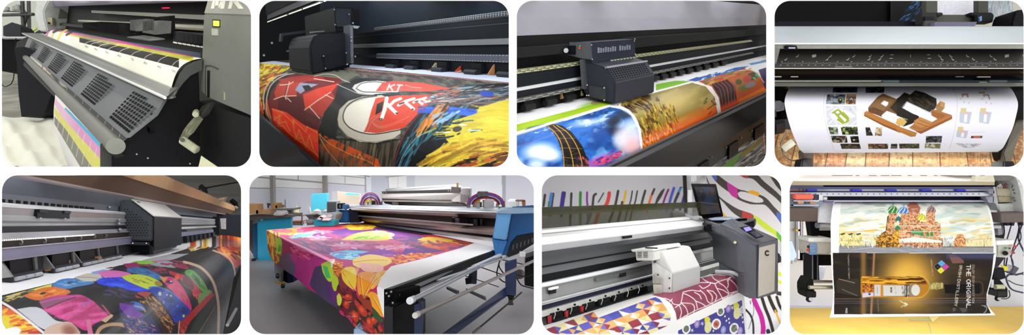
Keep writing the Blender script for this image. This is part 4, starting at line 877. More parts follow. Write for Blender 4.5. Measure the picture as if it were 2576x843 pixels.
mk('lever_knob', slabz(rc(2452, 44, 2461, 52), 4.58, .02), mat('141414', .3), t)
mk('white_sheet', slabz(rc(2358, -10, 2461, 37), 4.9, .004), mat('ebebf4', .6), label='blank white sheet hanging between the two olive grey posts', cat='sheet')
mk('lavender_shelf', slabz([(2352, 55), (2458, 55), (2450, 70), (2350, 70)], 4.5, .05), mat('77778c', .4), label='lavender grey ledge under the white sheet behind the silver cover', cat='ledge')
cvb = Canvas(2480, -8, 2560, 60, '98a0a4', 1.5); cvb.strokes([(2482, -8), (2550, -8), (2550, 58), (2482, 58)], 90, 22, 92, ['aab4ba', '7e8c98', 'c0c6c8', '93a0ac', 'b4b4ac', '6c7c8e'], 2.5)
sheet('brushed_banner', [(2484, -8, 5.2), (2484, 58, 5.2)], [(2548, -8, 5.2), (2548, 58, 5.2)], cvb, 1, ink(.5), label='silver blue brushed banner right of the white sheet', cat='banner')
mk('black_case', slabz([(2545, 58), (2553, 30), (2560, 25), (2590, 22), (2590, 70), (2545, 70)], 4.4, .2), mat('1a1a1f', .4), label='black slanted case at the right end of the silver cover', cat='case', bevel=.01)
# the printer
t = thing('large_format_printer', 'silver and black printer with ruler marks and poster hanging over wood floor', 'printer', W(2260, 400, 3.7))
mk('top_cover', hx([(66, 4.3), (68, 4.1), (80, 3.85), (96, 3.7), (108, 3.62), (111, 3.6), (112, 3.62), (122, 3.63), (124, 3.75), (124, 4.3)], XL, XR), mat('cdd5d9', .35, .1, .02, 3), t, smooth='auto')
mk('cover_edge', hx([(108, 3.615), (111.5, 3.59), (112, 3.62)], XL, XR), mat('f6f6f2', .35), t)
mk('cover_underside', hx([(112, 3.605), (122.5, 3.62), (124, 3.75), (113, 3.7)], XL, XR), mat('a8a8a0', .4), t)
hl = mk('cover_handle', slabz([(1976, 114.5), (2004, 114.5), (2008, 125), (1980, 125)], 3.58, .03), mat('15161c', .3), t, bevel=.002)
mk('handle_window', slabz(rc(1984, 118.5, 2001, 122.5), 3.575, .005), mat('9c9cb4', .4), hl)
mk('side_cheek', slabz([(1936, 112), (1962, 124), (1950, 172), (1936, 172)], 3.56, .02), mat('6c6c66', .45), t)
mk('ruler_panel', hx([(124, 3.75), (160, 3.56), (172, 3.52), (172, 3.6), (124, 3.85)], 1950, XR), mat('3a3835', .4, .1, .05, 5), t)
def rp(x, y, k=.004):   # a point on the ruler panel's slope
    z = 3.75+(3.56-3.75)*(y-124)/36 if y < 160 else 3.56+(3.52-3.56)*(y-160)/12
    return W(x, y, z-k)
gs = []
for i in range(178):
    x = 1966+3.48*i; h = 3.4 if i % 5 else 5.2; gs.append(prism([rp(x, 161-h), rp(x+.8, 161-h), rp(x+.8, 161), rp(x, 161)], (0, .002, 0)))
mk('ruler_ticks', join(*gs), mat('74746e', .5), t, kind='stuff')
gs = []
for i in range(36):
    x = 1962+17.5*i
    gs += [prism([rp(x, 163), rp(x+4, 163), rp(x+4, 165), rp(x, 165)], (0, .002, 0))]
    if i % 2.5 < 1: gs += [prism([rp(x+4, 154), rp(x+7, 154), rp(x+7, 156), rp(x+4, 156)], (0, .002, 0))]
mk('ruler_numbers', join(*gs), mat('80807a', .5), t, kind='stuff')
def glyphm(x, y, sx=1): return [prism([rp(x+a*sx, y+b) for a, b in q], (0, .002, 0)) for q in ([(0, 6), (4, 4), (4, 6.5), (0, 7)], [(4, 5), (7, 0), (8, .5), (5, 6.5)])]
gs = []
for x in (2002, 2085, 2144, 2185, 2215): gs += glyphm(x, 137)
for x in (1973, 2077, 2129, 2182, 2209): gs += glyphm(x, 145)
for x in (2368, 2396, 2438, 2497, 2580): gs += glyphm(x, 137, -1)
for x in (2374, 2401, 2453, 2507): gs += glyphm(x, 145, -1)
for x, y in ((2240, 137), (2238, 146), (2332, 137), (2334, 146)): gs.append(prism([rp(x, y), rp(x+8, y), rp(x+8, y+1.6), rp(x, y+1.6)], (0, .002, 0)))
for x in (2043, 2528): gs.append(prism([rp(x, 138), rp(x+10, 136), rp(x+10, 143), rp(x, 145)], (0, .002, 0)))
gs.append(prism([rp(2290, 137), rp(2291, 137), rp(2291, 165), rp(2290, 165)], (0, .002, 0)))
gs += [prism([rp(2100, 168), rp(2144, 168), rp(2144, 169), rp(2100, 169)], (0, .002, 0)), prism([rp(2440, 168), rp(2484, 168), rp(2484, 169), rp(2440, 169)], (0, .002, 0))]
mk('guide_marks', join(*gs), mat('a8a8a2', .5), t, kind='stuff')
mk('panel_lip', hx([(171.3, 3.5), (173, 3.5), (173, 3.56), (171.3, 3.56)], XL, XR), mat('e0ded8', .35, .3), t)
mk('brown_channel', hx([(173, 3.54), (180, 3.6), (192, 3.62), (192, 3.7), (173, 3.7)], XL, XR), mat('4a3a30', .25, .5, .3, 2, stretch=(1, 1, 8)), t)  # brown tone put in for the reflection in this glossy strip
mk('dark_channel', hx([(190, 3.58), (206, 3.6), (206, 3.7), (190, 3.7)], XL, XR), mat('16151c', .2, .4), t)
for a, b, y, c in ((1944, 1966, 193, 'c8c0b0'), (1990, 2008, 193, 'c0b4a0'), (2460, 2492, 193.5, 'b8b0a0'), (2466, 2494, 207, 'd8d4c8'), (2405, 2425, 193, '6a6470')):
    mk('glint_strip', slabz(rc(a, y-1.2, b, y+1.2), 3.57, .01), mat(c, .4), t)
mk('guide_rail', hx([(202, 3.53), (206, 3.52), (207, 3.56), (202, 3.58)], XL, 2225), mat('a6a696', .3, .5), t)
mk('guide_rail', hx([(203, 3.53), (205, 3.52), (206, 3.56), (203, 3.58)], 2222, XR), mat('5a7484', .3, .5), t)
mk('clear_guard', hx([(208, 3.5), (217, 3.47), (218, 3.5), (208, 3.54)], XL, XR), mat('5f6158', .3, .3, .15, 4), t)
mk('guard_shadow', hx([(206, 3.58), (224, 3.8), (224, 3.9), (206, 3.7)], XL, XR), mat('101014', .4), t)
for x0, x1 in ((2222, 2262), (2490, 2534)): mk('guard_tab', slabz(rc(x0, 202, x1, 207), 3.5, .02), mat('3a4a52', .3), t)
mk('underside', hx([(216, 3.9), (300, 4.6), (300, 4.7), (216, 4.1)], XL, XR), mat('0e0e10', .6), t)
lg = mk('end_support', slabz([(1936, 216), (1985, 216), (1976, 300), (1968, 300), (1960, 262), (1936, 330)], 3.85, .1), mat('17171a', .5), t)
mk('support_plate', slabz(rc(1944, 252, 1953, 294), 3.7, .05), mat('5e5e5c', .4, .3), lg)
mk('roll_knob', tube([W(1958, 264, 3.62), W(1958, 264, 3.9)], .028, 14), mat('6a6a70', .4, .2), lg, smooth='auto')
mk('roll_knob_cap', slabz([(1961, 259), (1974, 257), (1974, 278), (1963, 274)], 3.62, .1), mat('9a9aa0', .4), lg, bevel=.004)
mk('end_support', slabz([(2540, 210), (2590, 206), (2590, 300), (2560, 300), (2556, 240)], 3.9, .1), mat('1a1a1c', .5), t)
mk('leg', prism([W(2584, 268, 3.95), W(2562, 290, 3.95), W(2543, 330, 3.9), (W(2524, 384, 3.82)), W(2528, 408, 3.8), W(2546, 408, 3.8), W(2556, 370, 3.85), W(2576, 320, 3.9), W(2590, 300, 3.95)], (0, .06, 0)), mat('6b6558', .45, 0, .06), t, bevel=.006)
mk('leg_side', slabz([(2523, 384), (2540, 340), (2552, 300), (2540, 320), (2510, 384), (2516, 404), (2526, 408)], 3.84, .05), mat('28241e', .5), t)
mk('foot', prism([W(2526, 406, 3.7), W(2552, 406, 3.7), W(2562, 430, 3.5), W(2524, 430, 3.5)], (0, .1, 0)), mat('1d1d20', .45), t, bevel=.006)
mk('leg', slabz([(2018, 378), (2048, 378), (2047, 398), (2044, 402), (2020, 402)], 3.8, .06), mat('7d7266', .45), t, bevel=.006)
mk('foot', prism([W(2018, 402, 3.72), W(2048, 398, 3.72), W(2046, 430, 3.5), W(2014, 430, 3.5)], (0, .1, 0)), mat('25262b', .45), t, bevel=.006)
mk('blue_grey_drum', tube([W(1940, 315, 4.8), W(1962, 310, 4.8)], .09, 16), mat('3c3c46', .4, .2, .3, 10), t)
# power lead and adapter
mk('power_cable', tube([W(x, y, z) for x, y, z in smooth_path([(1990, 330, 5.0), (1974, 342, 4.9), (1966, 360, 4.7), (1968, 380, 4.4), (1980, 397, 4.15), (1996, 404, 4.05), (2018, 401, 3.95)])], .0062, 8), mat('a49a86', .5), label='beige power cable looping over the planks left of the poster', cat='cable')
mk('plug_adapter', prism([W(1971, 378, 4.35), W(1997, 357, 4.5), W(2004, 363, 4.45), W(1976, 384, 4.3)], (0, .05, .03)), mat('b8b8a8', .5), label='pale grey plug adapter lying on the planks inside the cable loop', cat='adapter', bevel=.004)
# poster
cv = Canvas(1966, 206, 2570, 392, 'f3f1fa', 1.9)
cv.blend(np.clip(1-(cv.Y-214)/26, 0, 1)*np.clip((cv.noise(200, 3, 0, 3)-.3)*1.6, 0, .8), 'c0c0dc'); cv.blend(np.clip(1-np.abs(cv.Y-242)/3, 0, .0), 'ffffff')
ZL = lambda x, y: (1944+x*.2538, 210+y*.2538); ZR = lambda x, y: (2256+x*.2538, 210+y*.2538)
cv.line([ZL(545, 50), ZL(512, 140), ZL(505, 250), ZL(515, 350), ZL(545, 480), ZL(580, 580), ZL(605, 665)], .8, 'a8a8b0', sm=5); cv.line([ZR(570, 60), ZR(597, 160), ZR(598, 260), ZR(585, 400), ZR(560, 520), ZR(520, 655)], .8, 'b0aca0', sm=5)
cv.line([ZR(558, 40), ZR(565, 70)], 1, '50504c'); cv.line([ZL(845, 35), ZL(852, 90)], .7, 'b0b0b8')
def pic(q, cols, n=60, sz=3, seed=1): cv.pic(q, cols, 5, seed)
pic([ZL(600, 38), ZL(840, 38), ZL(836, 92), ZL(592, 92)], ['10181c', '24403c', '283858', '0c0c10', '3a4a68'], 70, 3, 2)
pic([ZL(540, 108), ZL(722, 108), ZL(714, 208), ZL(524, 205)], ['50585a', '8a98ae', '30383c', '6a7468', 'a8b0c0'], 90, 3, 3); cv.ell(*ZL(668, 165), 8, 9, '7a8a88'); cv.ell(*ZL(668, 172), 5, 7, '3a3a22'); cv.ell(*ZL(670, 160), 2, 2, 'e8e070'); cv.poly([ZL(600, 90), ZL(640, 90), ZL(612, 125)], 'f0f0fa')
pic([ZL(730, 108), ZL(828, 108), ZL(820, 208), ZL(720, 206)], ['8a5a3c', 'a87850', '4a2c1c', 'c09878'], 50, 2.5, 4); cv.ell(*ZL(776, 165), 7, 9, '54423c'); cv.ell(*ZL(778, 168), 4.5, 7, 'a8b4cc'); cv.ell(*ZL(776, 180), 4, 5, '5c3c30')
q = [ZL(524, 222), ZL(830, 222), ZL(832, 412), ZL(540, 412)]; cv.poly(q, 'd4d4dc')
for p in ([ZL(524, 262), ZL(600, 240), ZL(560, 222)], [ZL(560, 300), ZL(600, 350), ZL(640, 412)], [ZL(524, 352), ZL(600, 350), ZL(560, 400)], [ZL(620, 222), ZL(700, 240)], [ZL(780, 222), ZL(832, 300)], [ZL(770, 412), ZL(832, 370)]): cv.line(p, 2.4, 'f4f4f8')
cv.poly([ZL(570, 295), ZL(620, 245), ZL(700, 250), ZL(820, 320), ZL(770, 350), ZL(740, 400), ZL(680, 405), ZL(640, 380)], 'f4f4f8')
for a in ([(580, 290), (635, 255), (650, 268), (592, 302)], [(640, 258), (652, 250), (690, 285), (672, 300)], [(600, 290), (620, 282), (720, 380), (700, 400)], [(640, 300), (700, 280), (752, 330), (760, 372), (735, 392), (690, 402), (632, 362), (650, 340)]): cv.poly([ZL(*p) for p in a], 'a0ae3c')
cv.poly([ZL(655, 318), ZL(672, 308), ZL(732, 360), ZL(716, 384)], 'f4f4f8'); cv.poly([ZL(560, 345), ZL(600, 355), ZL(560, 380)], 'c8c8d8')
for x, y in ((700, 258), (768, 258), (762, 348)): cv.ell(*ZL(x, y), .9, .9, '202020')
for a, c in (([(550, 432), (642, 430), (650, 505), (568, 506)], ['4a5a34', '8a9070', '20281c', 'b8bcb0']), ([(672, 430), (838, 428), (846, 508), (690, 508)], ['3a4a20', '1c2014', '8a9a48', 'd0d8a0', '283018']), ([(572, 518), (732, 518), (742, 586), (596, 588)], ['38382c', '8a8478', 'c8b898', '5a2c20', '22241c']), ([(766, 524), (848, 522), (858, 588), (780, 588)], ['2a2418', '4a3c28', '17120c']), ([(668, 598), (860, 596), (874, 648), (684, 650)], ['3c2c1c', '1c160e', '6a5a48', '2c2014']),
          ([(918, 436), (960, 434), (994, 518), (926, 518)], ['4a443c', '8a847c', '2c2822']), ([(1022, 436), (1082, 434), (1080, 520), (1012, 518)], ['9a7448', 'c8a878', '6a4a2c', 'e0d0b0']), ([(944, 598), (1144, 596), (1142, 648), (948, 650)], ['3c2818', '7a5a40', 'a89888', '2a1c10', '8a5038']), ([(1172, 600), (1230, 598), (1226, 646), (1168, 646)], ['2c2820', '6a645c', '181410']), ([(920, 38), (1108, 34), (1104, 92), (922, 94)], ['3a3428', '141410', '2c3c78', '6a6a50', '101c3c'])):
    pic([ZL(*p) for p in a], c, 55, 2.6, 7)
cv.ell(*ZL(805, 560), 3, 2, 'd8c48c')
for a, c in (([(22, 598), (222, 596), (222, 644), (28, 646)], ['3c4024', '8a8a68', '20240f', '5a4a34']), ([(290, 522), (450, 520), (442, 586), (286, 588)], ['5a5854', '3a3834', '7a7a7c', '2c2828']), ([(280, 596), (436, 594), (430, 646), (276, 644)], ['a8a078', '4a4a38', 'd8d0b8', '6a6a4a']), ([(0, 600), (6, 600), (4, 646), (0, 646)], ['2a241c'])):
    pic([ZR(*p) for p in a], c, 55, 2.6, 9)
# the model, drawn as a plan in relief
def q3(Z, pts, c): cv.poly([Z(*p) for p in pts], c)
q3(ZL, [(945, 240), (1040, 130), (1092, 100), (1225, 152), (1261, 130), (1261, 300), (1160, 320), (1075, 330), (948, 280)], '7a5636')
q3(ZL, [(960, 240), (1045, 140), (1092, 118), (1205, 165), (1140, 235), (1095, 270), (1010, 232)], '8c6844'); q3(ZL, [(948, 262), (985, 232), (1100, 280), (1075, 325), (948, 285)], '684628')
q3(ZL, [(1070, 200), (1102, 168), (1148, 186), (1138, 215), (1118, 228)], 'f4f4fa'); cv.line([ZL(1042, 150), ZL(1092, 122), ZL(1150, 145)], 1.2, '4a2e18'); cv.line([ZL(1000, 250), ZL(1090, 280)], 1.2, '4a3018')
q3(ZL, [(905, 290), (930, 272), (1120, 360), (1200, 395), (1261, 430), (1261, 488), (1100, 420), (905, 318)], 'b8763a'); q3(ZL, [(905, 308), (1100, 405), (1261, 470), (1261, 490), (1100, 424), (905, 322)], '8c5424')
q3(ZL, [(1160, 240), (1261, 130), (1261, 300), (1240, 310)], '3c3428'); q3(ZL, [(1075, 320), (1130, 272), (1210, 300), (1261, 330), (1215, 392), (1150, 360)], 'f4f4fa'); q3(ZL, [(1215, 392), (1261, 330), (1261, 430)], 'd0a050')
q3(ZR, [(0, 350), (60, 345), (100, 375), (70, 430), (0, 400)], 'd8b060'); q3(ZR, [(0, 420), (200, 490), (185, 525), (140, 530), (0, 470)], 'b87a38'); cv.line([ZR(0, 440), ZR(190, 510)], 1.4, 'd09a50')
q3(ZR, [(0, 155), (75, 88), (130, 110), (185, 68), (270, 90), (392, 150), (396, 215), (380, 250), (330, 282), (240, 260), (100, 178), (48, 240), (0, 290)], '352f27')
cv.blend(np.clip((cv.noise(10, 3, 25, 9)-.55)*4, 0, .6), '5a5040', [ZR(*p) for p in [(130, 110), (185, 68), (270, 90), (392, 150), (396, 215), (330, 282), (240, 260), (100, 178)]])
q3(ZR, [(0, 255), (50, 240), (160, 300), (215, 320), (225, 350), (150, 400), (60, 430), (100, 380), (70, 350), (0, 320)], '32291f'); q3(ZR, [(48, 236), (100, 176), (130, 190), (345, 290), (345, 320), (405, 350), (350, 382), (230, 330), (160, 295)], 'f6f6fc')
for i in range(20): x = 96+i*12.4; y = 172+i*5.9; q3(ZR, [(x, y), (x+9, y+3), (x+6, y+18)], '352f27'); 
for i in range(9): x = 52+i*.1; q3(ZR, [(48+i*5.5, 236-i*6.6), (58+i*5, 232-i*6), (60+i*5, 244-i*6)], '352f27')
for i in range(8): q3(ZR, [(0+i*14, 318+i*5), (8+i*14, 320+i*5), (2+i*14, 332+i*5)], 'f6f6fc')
q3(ZR, [(340, 262), (390, 262), (520, 305), (545, 312), (548, 350), (240, 498), (120, 440), (170, 400), (170, 370), (230, 332), (350, 382), (405, 350), (345, 320)], 'b07240')
q3(ZR, [(340, 268), (400, 290), (480, 312), (460, 340), (400, 350), (345, 315)], 'a06434'); q3(ZR, [(180, 372), (230, 335), (348, 384), (330, 410), (240, 440), (180, 410)], 'c08850'); q3(ZR, [(240, 465), (548, 330), (548, 352), (240, 500), (190, 478)], '9a5c2c'); cv.line([ZR(130, 440), ZR(240, 470), ZR(545, 318)], 1.2, 'd09a64'); cv.line([ZR(200, 390), ZR(300, 425)], 1.4, '7a4420'); cv.line([ZR(220, 360), ZR(330, 405)], 1.4, '8a5028')
q3(ZR, [(385, 225), (432, 174), (478, 192), (474, 242), (440, 282), (392, 262)], 'a88050'); q3(ZR, [(432, 174), (478, 192), (474, 242), (430, 225)], 'c89c68')
# pale diagrams on the right
for (x, y), k in (((625, 100), 0), ((830, 85), 1), ((620, 245), 2), ((815, 245), 2), ((590, 430), 3)):
    if k == 0: q3(ZR, [(x+20, y), (x+82, y), (x+88, y+38), (x+70, y+38), (x+66, y+18), (x+38, y+18), (x+30, y+40), (x+18, y+36)], 'c09898'); cv.ell(*ZR(x+10, y+52), 3, 1.6, 'a8dcc8')
    if k == 1: q3(ZR, [(x-20, y-2), (x+44, y-2), (x+46, y+14), (x-18, y+14)], 'c8a860'); q3(ZR, [(x+22, y+20), (x+84, y+20), (x+98, y+75), (x+84, y+75), (x+72, y+40), (x+44, y+36), (x+36, y+60)], 'b8a0a0'); cv.ell(*ZR(x+18, y+68), 3, 1.6, 'a8dcc8')
    if k >= 2: q3(ZR, [(x+4, y+38), (x+40, y+30), (x+(125 if k == 2 else 120), y+40), (x+98, y+158 if k == 2 else y+115), (x, y+142 if k == 2 else y+100)], 'c4ccd8'); q3(ZR, [(x+14, y), (x+70, y), (x+66, y+50), (x+10, y+46)], 'dcca98'); q3(ZR, [(x+42, y+46), (x+98, y+44), (x+92, y+74), (x+40, y+70)], 'e8b8bc'); q3(ZR, [(x+52, y+60), (x+80, y+60), (x+72, y+140 if k == 2 else y+104), (x+44, y+138 if k == 2 else y+100)], 'f4f4fa')
for x, y in ((668, 185), (714, 192), (888, 190), (936, 200)): cv.ell(*ZR(x, y), 1.6, 2.4, 'c8c8d4')
cv.ell(*ZR(878, 56), 3, 1.6, '5a70c0'); q3(ZR, [(738, 520), (850, 518), (846, 542), (732, 544)], 'b8705c'); q3(ZR, [(738, 522), (765, 522), (758, 542), (732, 544)], '5a4038'); q3(ZR, [(826, 522), (850, 520), (846, 542), (828, 542)], '4c5c48')
cv.strokes([ZR(580, 592), ZR(835, 600), ZR(800, 620), ZR(700, 645), ZR(640, 628)], 70, 8, 8, ['8a8a94', 'b0b0b8', '5c5c68', 'd0d0d8'], .7)
cv.text('NNNNNNNNN', ZR(735, 492), (2.6, -.1), (0, -2.6), .5, 'd2d2da', .5); cv.line([ZL(610, 672), ZL(800, 670)], .8, 'b0a898')
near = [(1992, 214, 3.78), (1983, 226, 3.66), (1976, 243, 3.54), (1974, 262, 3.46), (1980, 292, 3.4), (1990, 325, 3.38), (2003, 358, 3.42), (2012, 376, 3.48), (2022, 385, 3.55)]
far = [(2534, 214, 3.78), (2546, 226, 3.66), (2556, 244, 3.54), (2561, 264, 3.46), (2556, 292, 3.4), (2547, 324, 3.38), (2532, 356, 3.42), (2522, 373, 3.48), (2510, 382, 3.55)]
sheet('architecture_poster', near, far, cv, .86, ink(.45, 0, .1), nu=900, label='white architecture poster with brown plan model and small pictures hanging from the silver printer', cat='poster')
# ================================================================== bay 5: printer with brown raised cover and a print of painted spoons
PAN[0] = 5
f = Rail((692, 563), (-220, 95), 5.6, 22)
t = thing('wide_format_printer', 'printer with long brown raised cover and bright metal gantry over a print of painted spoons', 'printer', f.R(-340, 60, 1.2))
mk('raised_cover', f.xs([(-330, -62), (-300, -95), (-290, -126), (-296, -130), (-310, -98), (-340, -66)], 2.2, .34), mat('6c5744', .6, 0, .06, 6), t)
mk('cover_front', f.xs([(-299.5, -95), (-289.5, -126), (-288, -126), (-298, -94)], 2.2, .34), mat('bd9768', .6, 0, .06, 6), t)
mk('cover_lip', f.xs([(-334, -59), (-329, -61), (-328, -64.5), (-336, -64)], 2.2, .34), mat('a8a09c', .4, .3, .04), t)
mk('rear_panel', f.xs([(-400, -90), (-395, -90), (-384, -38), (-390, -38)], 2.2, .36), mat('5b616b', .5, .1, .08, 6), t)
sl = mk('slotted_strip', f.xs([(-376, -42), (-382, -42), (-382, -26), (-376, -26)], 2.2, .97), mat('70747e', .5, .1, .06), t)
for i in range(17):
    x = 6+20*i-.28*i*i; st = (692-x)/376; 
    if x > 232: break
    mk('strip_slot', f.xs([(-375.5, -34), (-374.5, -34), (-374.5, -26), (-375.5, -26)], st+.012, st-.012), mat('16181c', .6), sl)
mk('dark_recess', f.fl([(205, 480), (300, 498), (300, 530), (232, 530), (232, 502), (205, 500)], 1.15, .35, .1), mat('2e3238', .5), t)
gm = mat('b4b6b6', .3, .35, .04, 6); 
mk('gantry_beam', f.xs([(-362, -27), (-359, -22), (-361, -12), (-357, -10), (-357, -4), (-361, -2), (-358, 3), (-372, 4), (-372, -29)], 2.2, .4), gm, t)
mk('beam_top_edge', f.xs([(-362, -28), (-358, -26), (-358, -22), (-362, -22)], 2.2, .4), mat('f0f0ee', .25, .5, .02), t)
mk('dark_band', f.xs([(-358, 4), (-364, 4), (-364, 13), (-358, 12)], 2.2, .4), mat('2e3138', .4, .2), t)
mk('lower_rail', f.xs([(-356, 12), (-350, 20), (-360, 22), (-364, 13)], 2.2, .4), mat('c4c4c8', .3, .6, .03), t)
ld = mk('light_strip_base', f.xs([(-351, 20), (-355, 20), (-355, 31), (-351, 31)], 2.2, .97), mat('3a3230', .45, .1), t)
gs = []
for i in range(62):
    st = 1/((1/2.0)+(1/1.3-1/2.0)*i/61); gs.append(f.xs([(-350.6, 20.4), (-349.8, 20.4), (-349.8, 22.2), (-350.6, 22.2)], st, st*.9965))
mk('light_strip', join(*gs), mat('fafae8', .4, emit=2.2), ld, kind='stuff')
for x, y in ((52, 610), (112, 606), (161, 602), (202, 599), (237, 595), (266, 594)):
    st = (692-x)/350.5; A = [f.Q(x+(5.5*st/1.8)*math.cos(a)*.8, y+(5.5*st/1.8)*math.sin(a), st, -.002) for a in [k*math.pi/9 for k in range(-5, 10)]]
    mk('hose_ring', tube(A, .004/1, 6), mat('9a9690', .3, .5), ld)
mk('cover_plate', f.xs([(-349, 31), (-345, 32), (-344, 47), (-349, 47)], 2.2, .45), mat('8d8ca6', .35, .3, .1, 3), t)
mk('plate_edge', f.xs([(-345, 30.5), (-343, 31), (-343, 32), (-345, 32)], 2.2, .97), mat('d0ced6', .3, .5), t)
mk('plate_edge', f.xs([(-345, 46), (-342, 46), (-342, 47.2), (-345, 47.2)], 2.2, .97), mat('b0aeb4', .3, .5), t)
mk('back_plate', f.xs([(-352, 47), (-356, 47), (-356, 74), (-352, 74)], 2.1, .45), mat('34353a', .5), t)
for i, st in enumerate((1.86, 1.565, 1.37, 1.225)):
    h = mk('roller_housing', f.xs([(-345, 48), (-352, 48), (-352, 70), (-344, 70)], st*1.04, st*.955), mat('1b1d21', .45), t)
    mk('housing_foot', f.xs([(-338, 66), (-350, 66), (-350, 73), (-337, 75.5)], st*1.055, st*.93), mat('33353a', .45), h)
    mk('housing_arm', f.fl([((692-354*st*1.06), 563+49*st*1.06), ((692-349*st*1.06), 563+49*st*1.06), ((692-345*st*1.03), 563+70*st*1.03), ((692-352*st*1.06), 563+70*st*1.06)], st*1.06, 0, .02), mat('8e8e8c', .35, .6), h)
    mk('housing_arm', tube([f.R(-343, 48, st*.95), f.R(-343, 68, st*.945)], .012, 8), mat('7e7e7c', .35, .6), h)
    for j in range(3):
        s0 = st*(1.046-.036*j); A, B = f.R(-335, 71.5, s0), f.R(-335, 71.5, s0*.971); mk('pinch_roller', tube([A, B], 2.7/F*5.6, 14), mat('a9abb2', .5), h, smooth='auto')
for i, (q, c, d) in enumerate((([(110, 681), (116, 676), (127, 672), (128, 681), (114, 683)], 'b8764a', 'orange'), ([(161, 656), (175, 655), (175, 667), (162, 668)], '8a6a44', 'brown'), ([(228, 645), (250, 646), (254, 654), (232, 652)], 'b08a6c', 'pale tan'))):
    mk('paper_scrap', f.fl(q, (692-q[0][0])/351, .002, .02), mat(c, .6, 0, .2), label=d+' paper corner showing between roller housings by the white medium', cat='paper')
bb = mk('beam_bracket', f.xs([(-355, -21.5), (-359, -21.5), (-359, -9), (-355, -9)], 1.685, 1.455), mat('23252a', .4, .2), t)
mk('bracket_block', f.xs([(-353, -22), (-357, -22), (-357, -17), (-353, -17)], 1.675, 1.62), mat('34363c', .4, .2), bb); mk('bracket_block', f.xs([(-353, -22), (-357, -22), (-357, -17), (-353, -17)], 1.50, 1.455), mat('34363c', .4, .2), bb)
for x, y in ((103, 549), (165, 550)): mk('bracket_screw', tube([f.Q(x, y, (692-x)/354, -.01), f.Q(x, y, (692-x)/354, 0)], .005, 8), mat('a0a09c', .3, .7), bb)
for x, y, r in ((276, 521, 4), (300, 553, 3.5), (300, 562, 4), (302, 577, 5), (290, 587, 3)): mk('end_screw', tube([f.Q(x, y, 1.1, -.02), f.Q(x, y, 1.1, .0)], r/F*3, 8), mat('9a9ea2', .3, .6), t)
# far part right of the carriage
for i in range(7):
    st = .655-.032*i; mk('pinch_roller', f.xs([(-338, 48), (-350, 48), (-350, 72), (-337, 72)], st, st-.016), mat('23252a', .5), t)
mk('far_post', f.fl([(535, 545), (552, 545), (552, 590), (535, 592)], .42, 0, .1), mat('1c1d22', .5), t)
mk('far_connector', f.fl([(554, 550), (568, 549), (568, 577), (556, 576)], .4, -.02, .1), mat('a8a8a8', .4, .3, .3, 30), t)
mk('far_end_panel', f.fl([(550, 540), (640, 540), (640, 640), (545, 600)], .38, 0, .1), mat('23262e', .5), t)
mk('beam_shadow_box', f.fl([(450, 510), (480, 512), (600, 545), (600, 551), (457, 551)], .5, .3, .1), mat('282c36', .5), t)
# ceiling of the hall with fittings
struct('ceiling', prism([W(x, y, 16.3) for x, y in ((380, 425), (620, 425), (620, 660), (560, 660), (380, 500))], (0, .1, 0)), mat('53524d', .8, 0, .25, 1.2, stretch=(.2, 1, 6)))
hk = thing('ceiling_track', 'dark track with black spotlights on the grey ceiling above the brown cover', 'spotlights', W(520, 480, 12))
mk('track', tube([W(500, 476, 12), W(612, 456, 12)], 2/F*12, 8), mat('25241f', .6), hk)
for x, y in ((512, 476), (590, 512)): mk('spotlight', join(tube([W(x-8, y-8, 11.9), W(x+5, y+3, 11.9)], 6/F*12, 10), tube([W(x+4, y+2, 11.8), W(x+9, y+9, 11.8)], 3/F*12, 8)), mat('181818', .5), hk)
mk('light_wedge', prism([W(548, 500, 11.8), W(566, 496, 11.8), (W(562, 507, 11.8))], (0, .1, 0)), mat('b09a86', .6), hk)
mk('sprinkler', tube([W(592, 520, 11.6), W(598, 524, 11.6)], 3/F*12, 8), mat('c0a8a0', .5), hk)
# art
cv = Canvas(-4, 620, 614, 848, '17181c', 1.25)
V5 = (692, 563)
def T5(a, m): return (a, 563+(692-a)*m)
cv.blend(np.clip((cv.noise(20, 8, -20, 3)-.5)*3, 0, .6), '2c2c30')
cv.poly([T5(-6, .2), T5(480, .2), T5(420, .29), T5(330, .283), T5(-6, .262)], 'f2f2f4'); cv.poly([T5(440, .2), (600, 596), (600, 620), (520, 610), T5(420, .29)], 'e8e8ea')
cv.poly([T5(370, .275), (424, 640), (476, 638), (440, 652), (400, 660), (350, 658)], 'a8aab0')
# upper row
cv.poly([(0, 750), (40, 738), (80, 728), (130, 714), (130, 722), (60, 738), (20, 748)], 'd4cc50'); cv.strokes([(4, 750), (130, 716), (126, 730), (10, 760)], 40, 14, -18, ['c8a840', '404038', 'b8b8a0', '58684a'], 3)
cv.poly([(58, 744), (80, 734), (110, 724), (145, 722), (176, 732), (170, 740), (140, 750), (100, 756), (76, 752)], 'd06a20', sm=4); cv.strokes([(64, 744), (110, 728), (165, 732), (120, 750)], 34, 20, -10, ['e8862c', 'b84a14', 'd87818', 'f0a040'], 4, .7); cv.ell(108, 738, 8, 3, '3a1c10', -10)
cv.poly([(128, 718), (150, 704), (180, 700), (205, 704), (238, 710), (225, 716), (190, 722), (170, 727), (140, 722)], '3c78b8', sm=4); cv.ell(178, 712, 8, 4, '1a2838'); cv.strokes([(140, 716), (180, 702), (225, 710), (180, 724)], 26, 14, -6, ['6aa0d0', '2c5c98', '8ab8d8', '284a78'], 2.5)
cv.poly([(186, 698), (220, 688), (255, 690), (270, 698), (252, 706), (215, 708)], 'bfb6a8', sm=4); cv.line([(195, 697), (230, 698), (262, 702)], 1, '3c3830'); cv.poly([(228, 685), (260, 678), (278, 680), (262, 688), (236, 690)], '8a9ad0')
cv.poly([(245, 686), (275, 680), (310, 683), (330, 690), (300, 698), (262, 697)], 'd06ab0', sm=4)
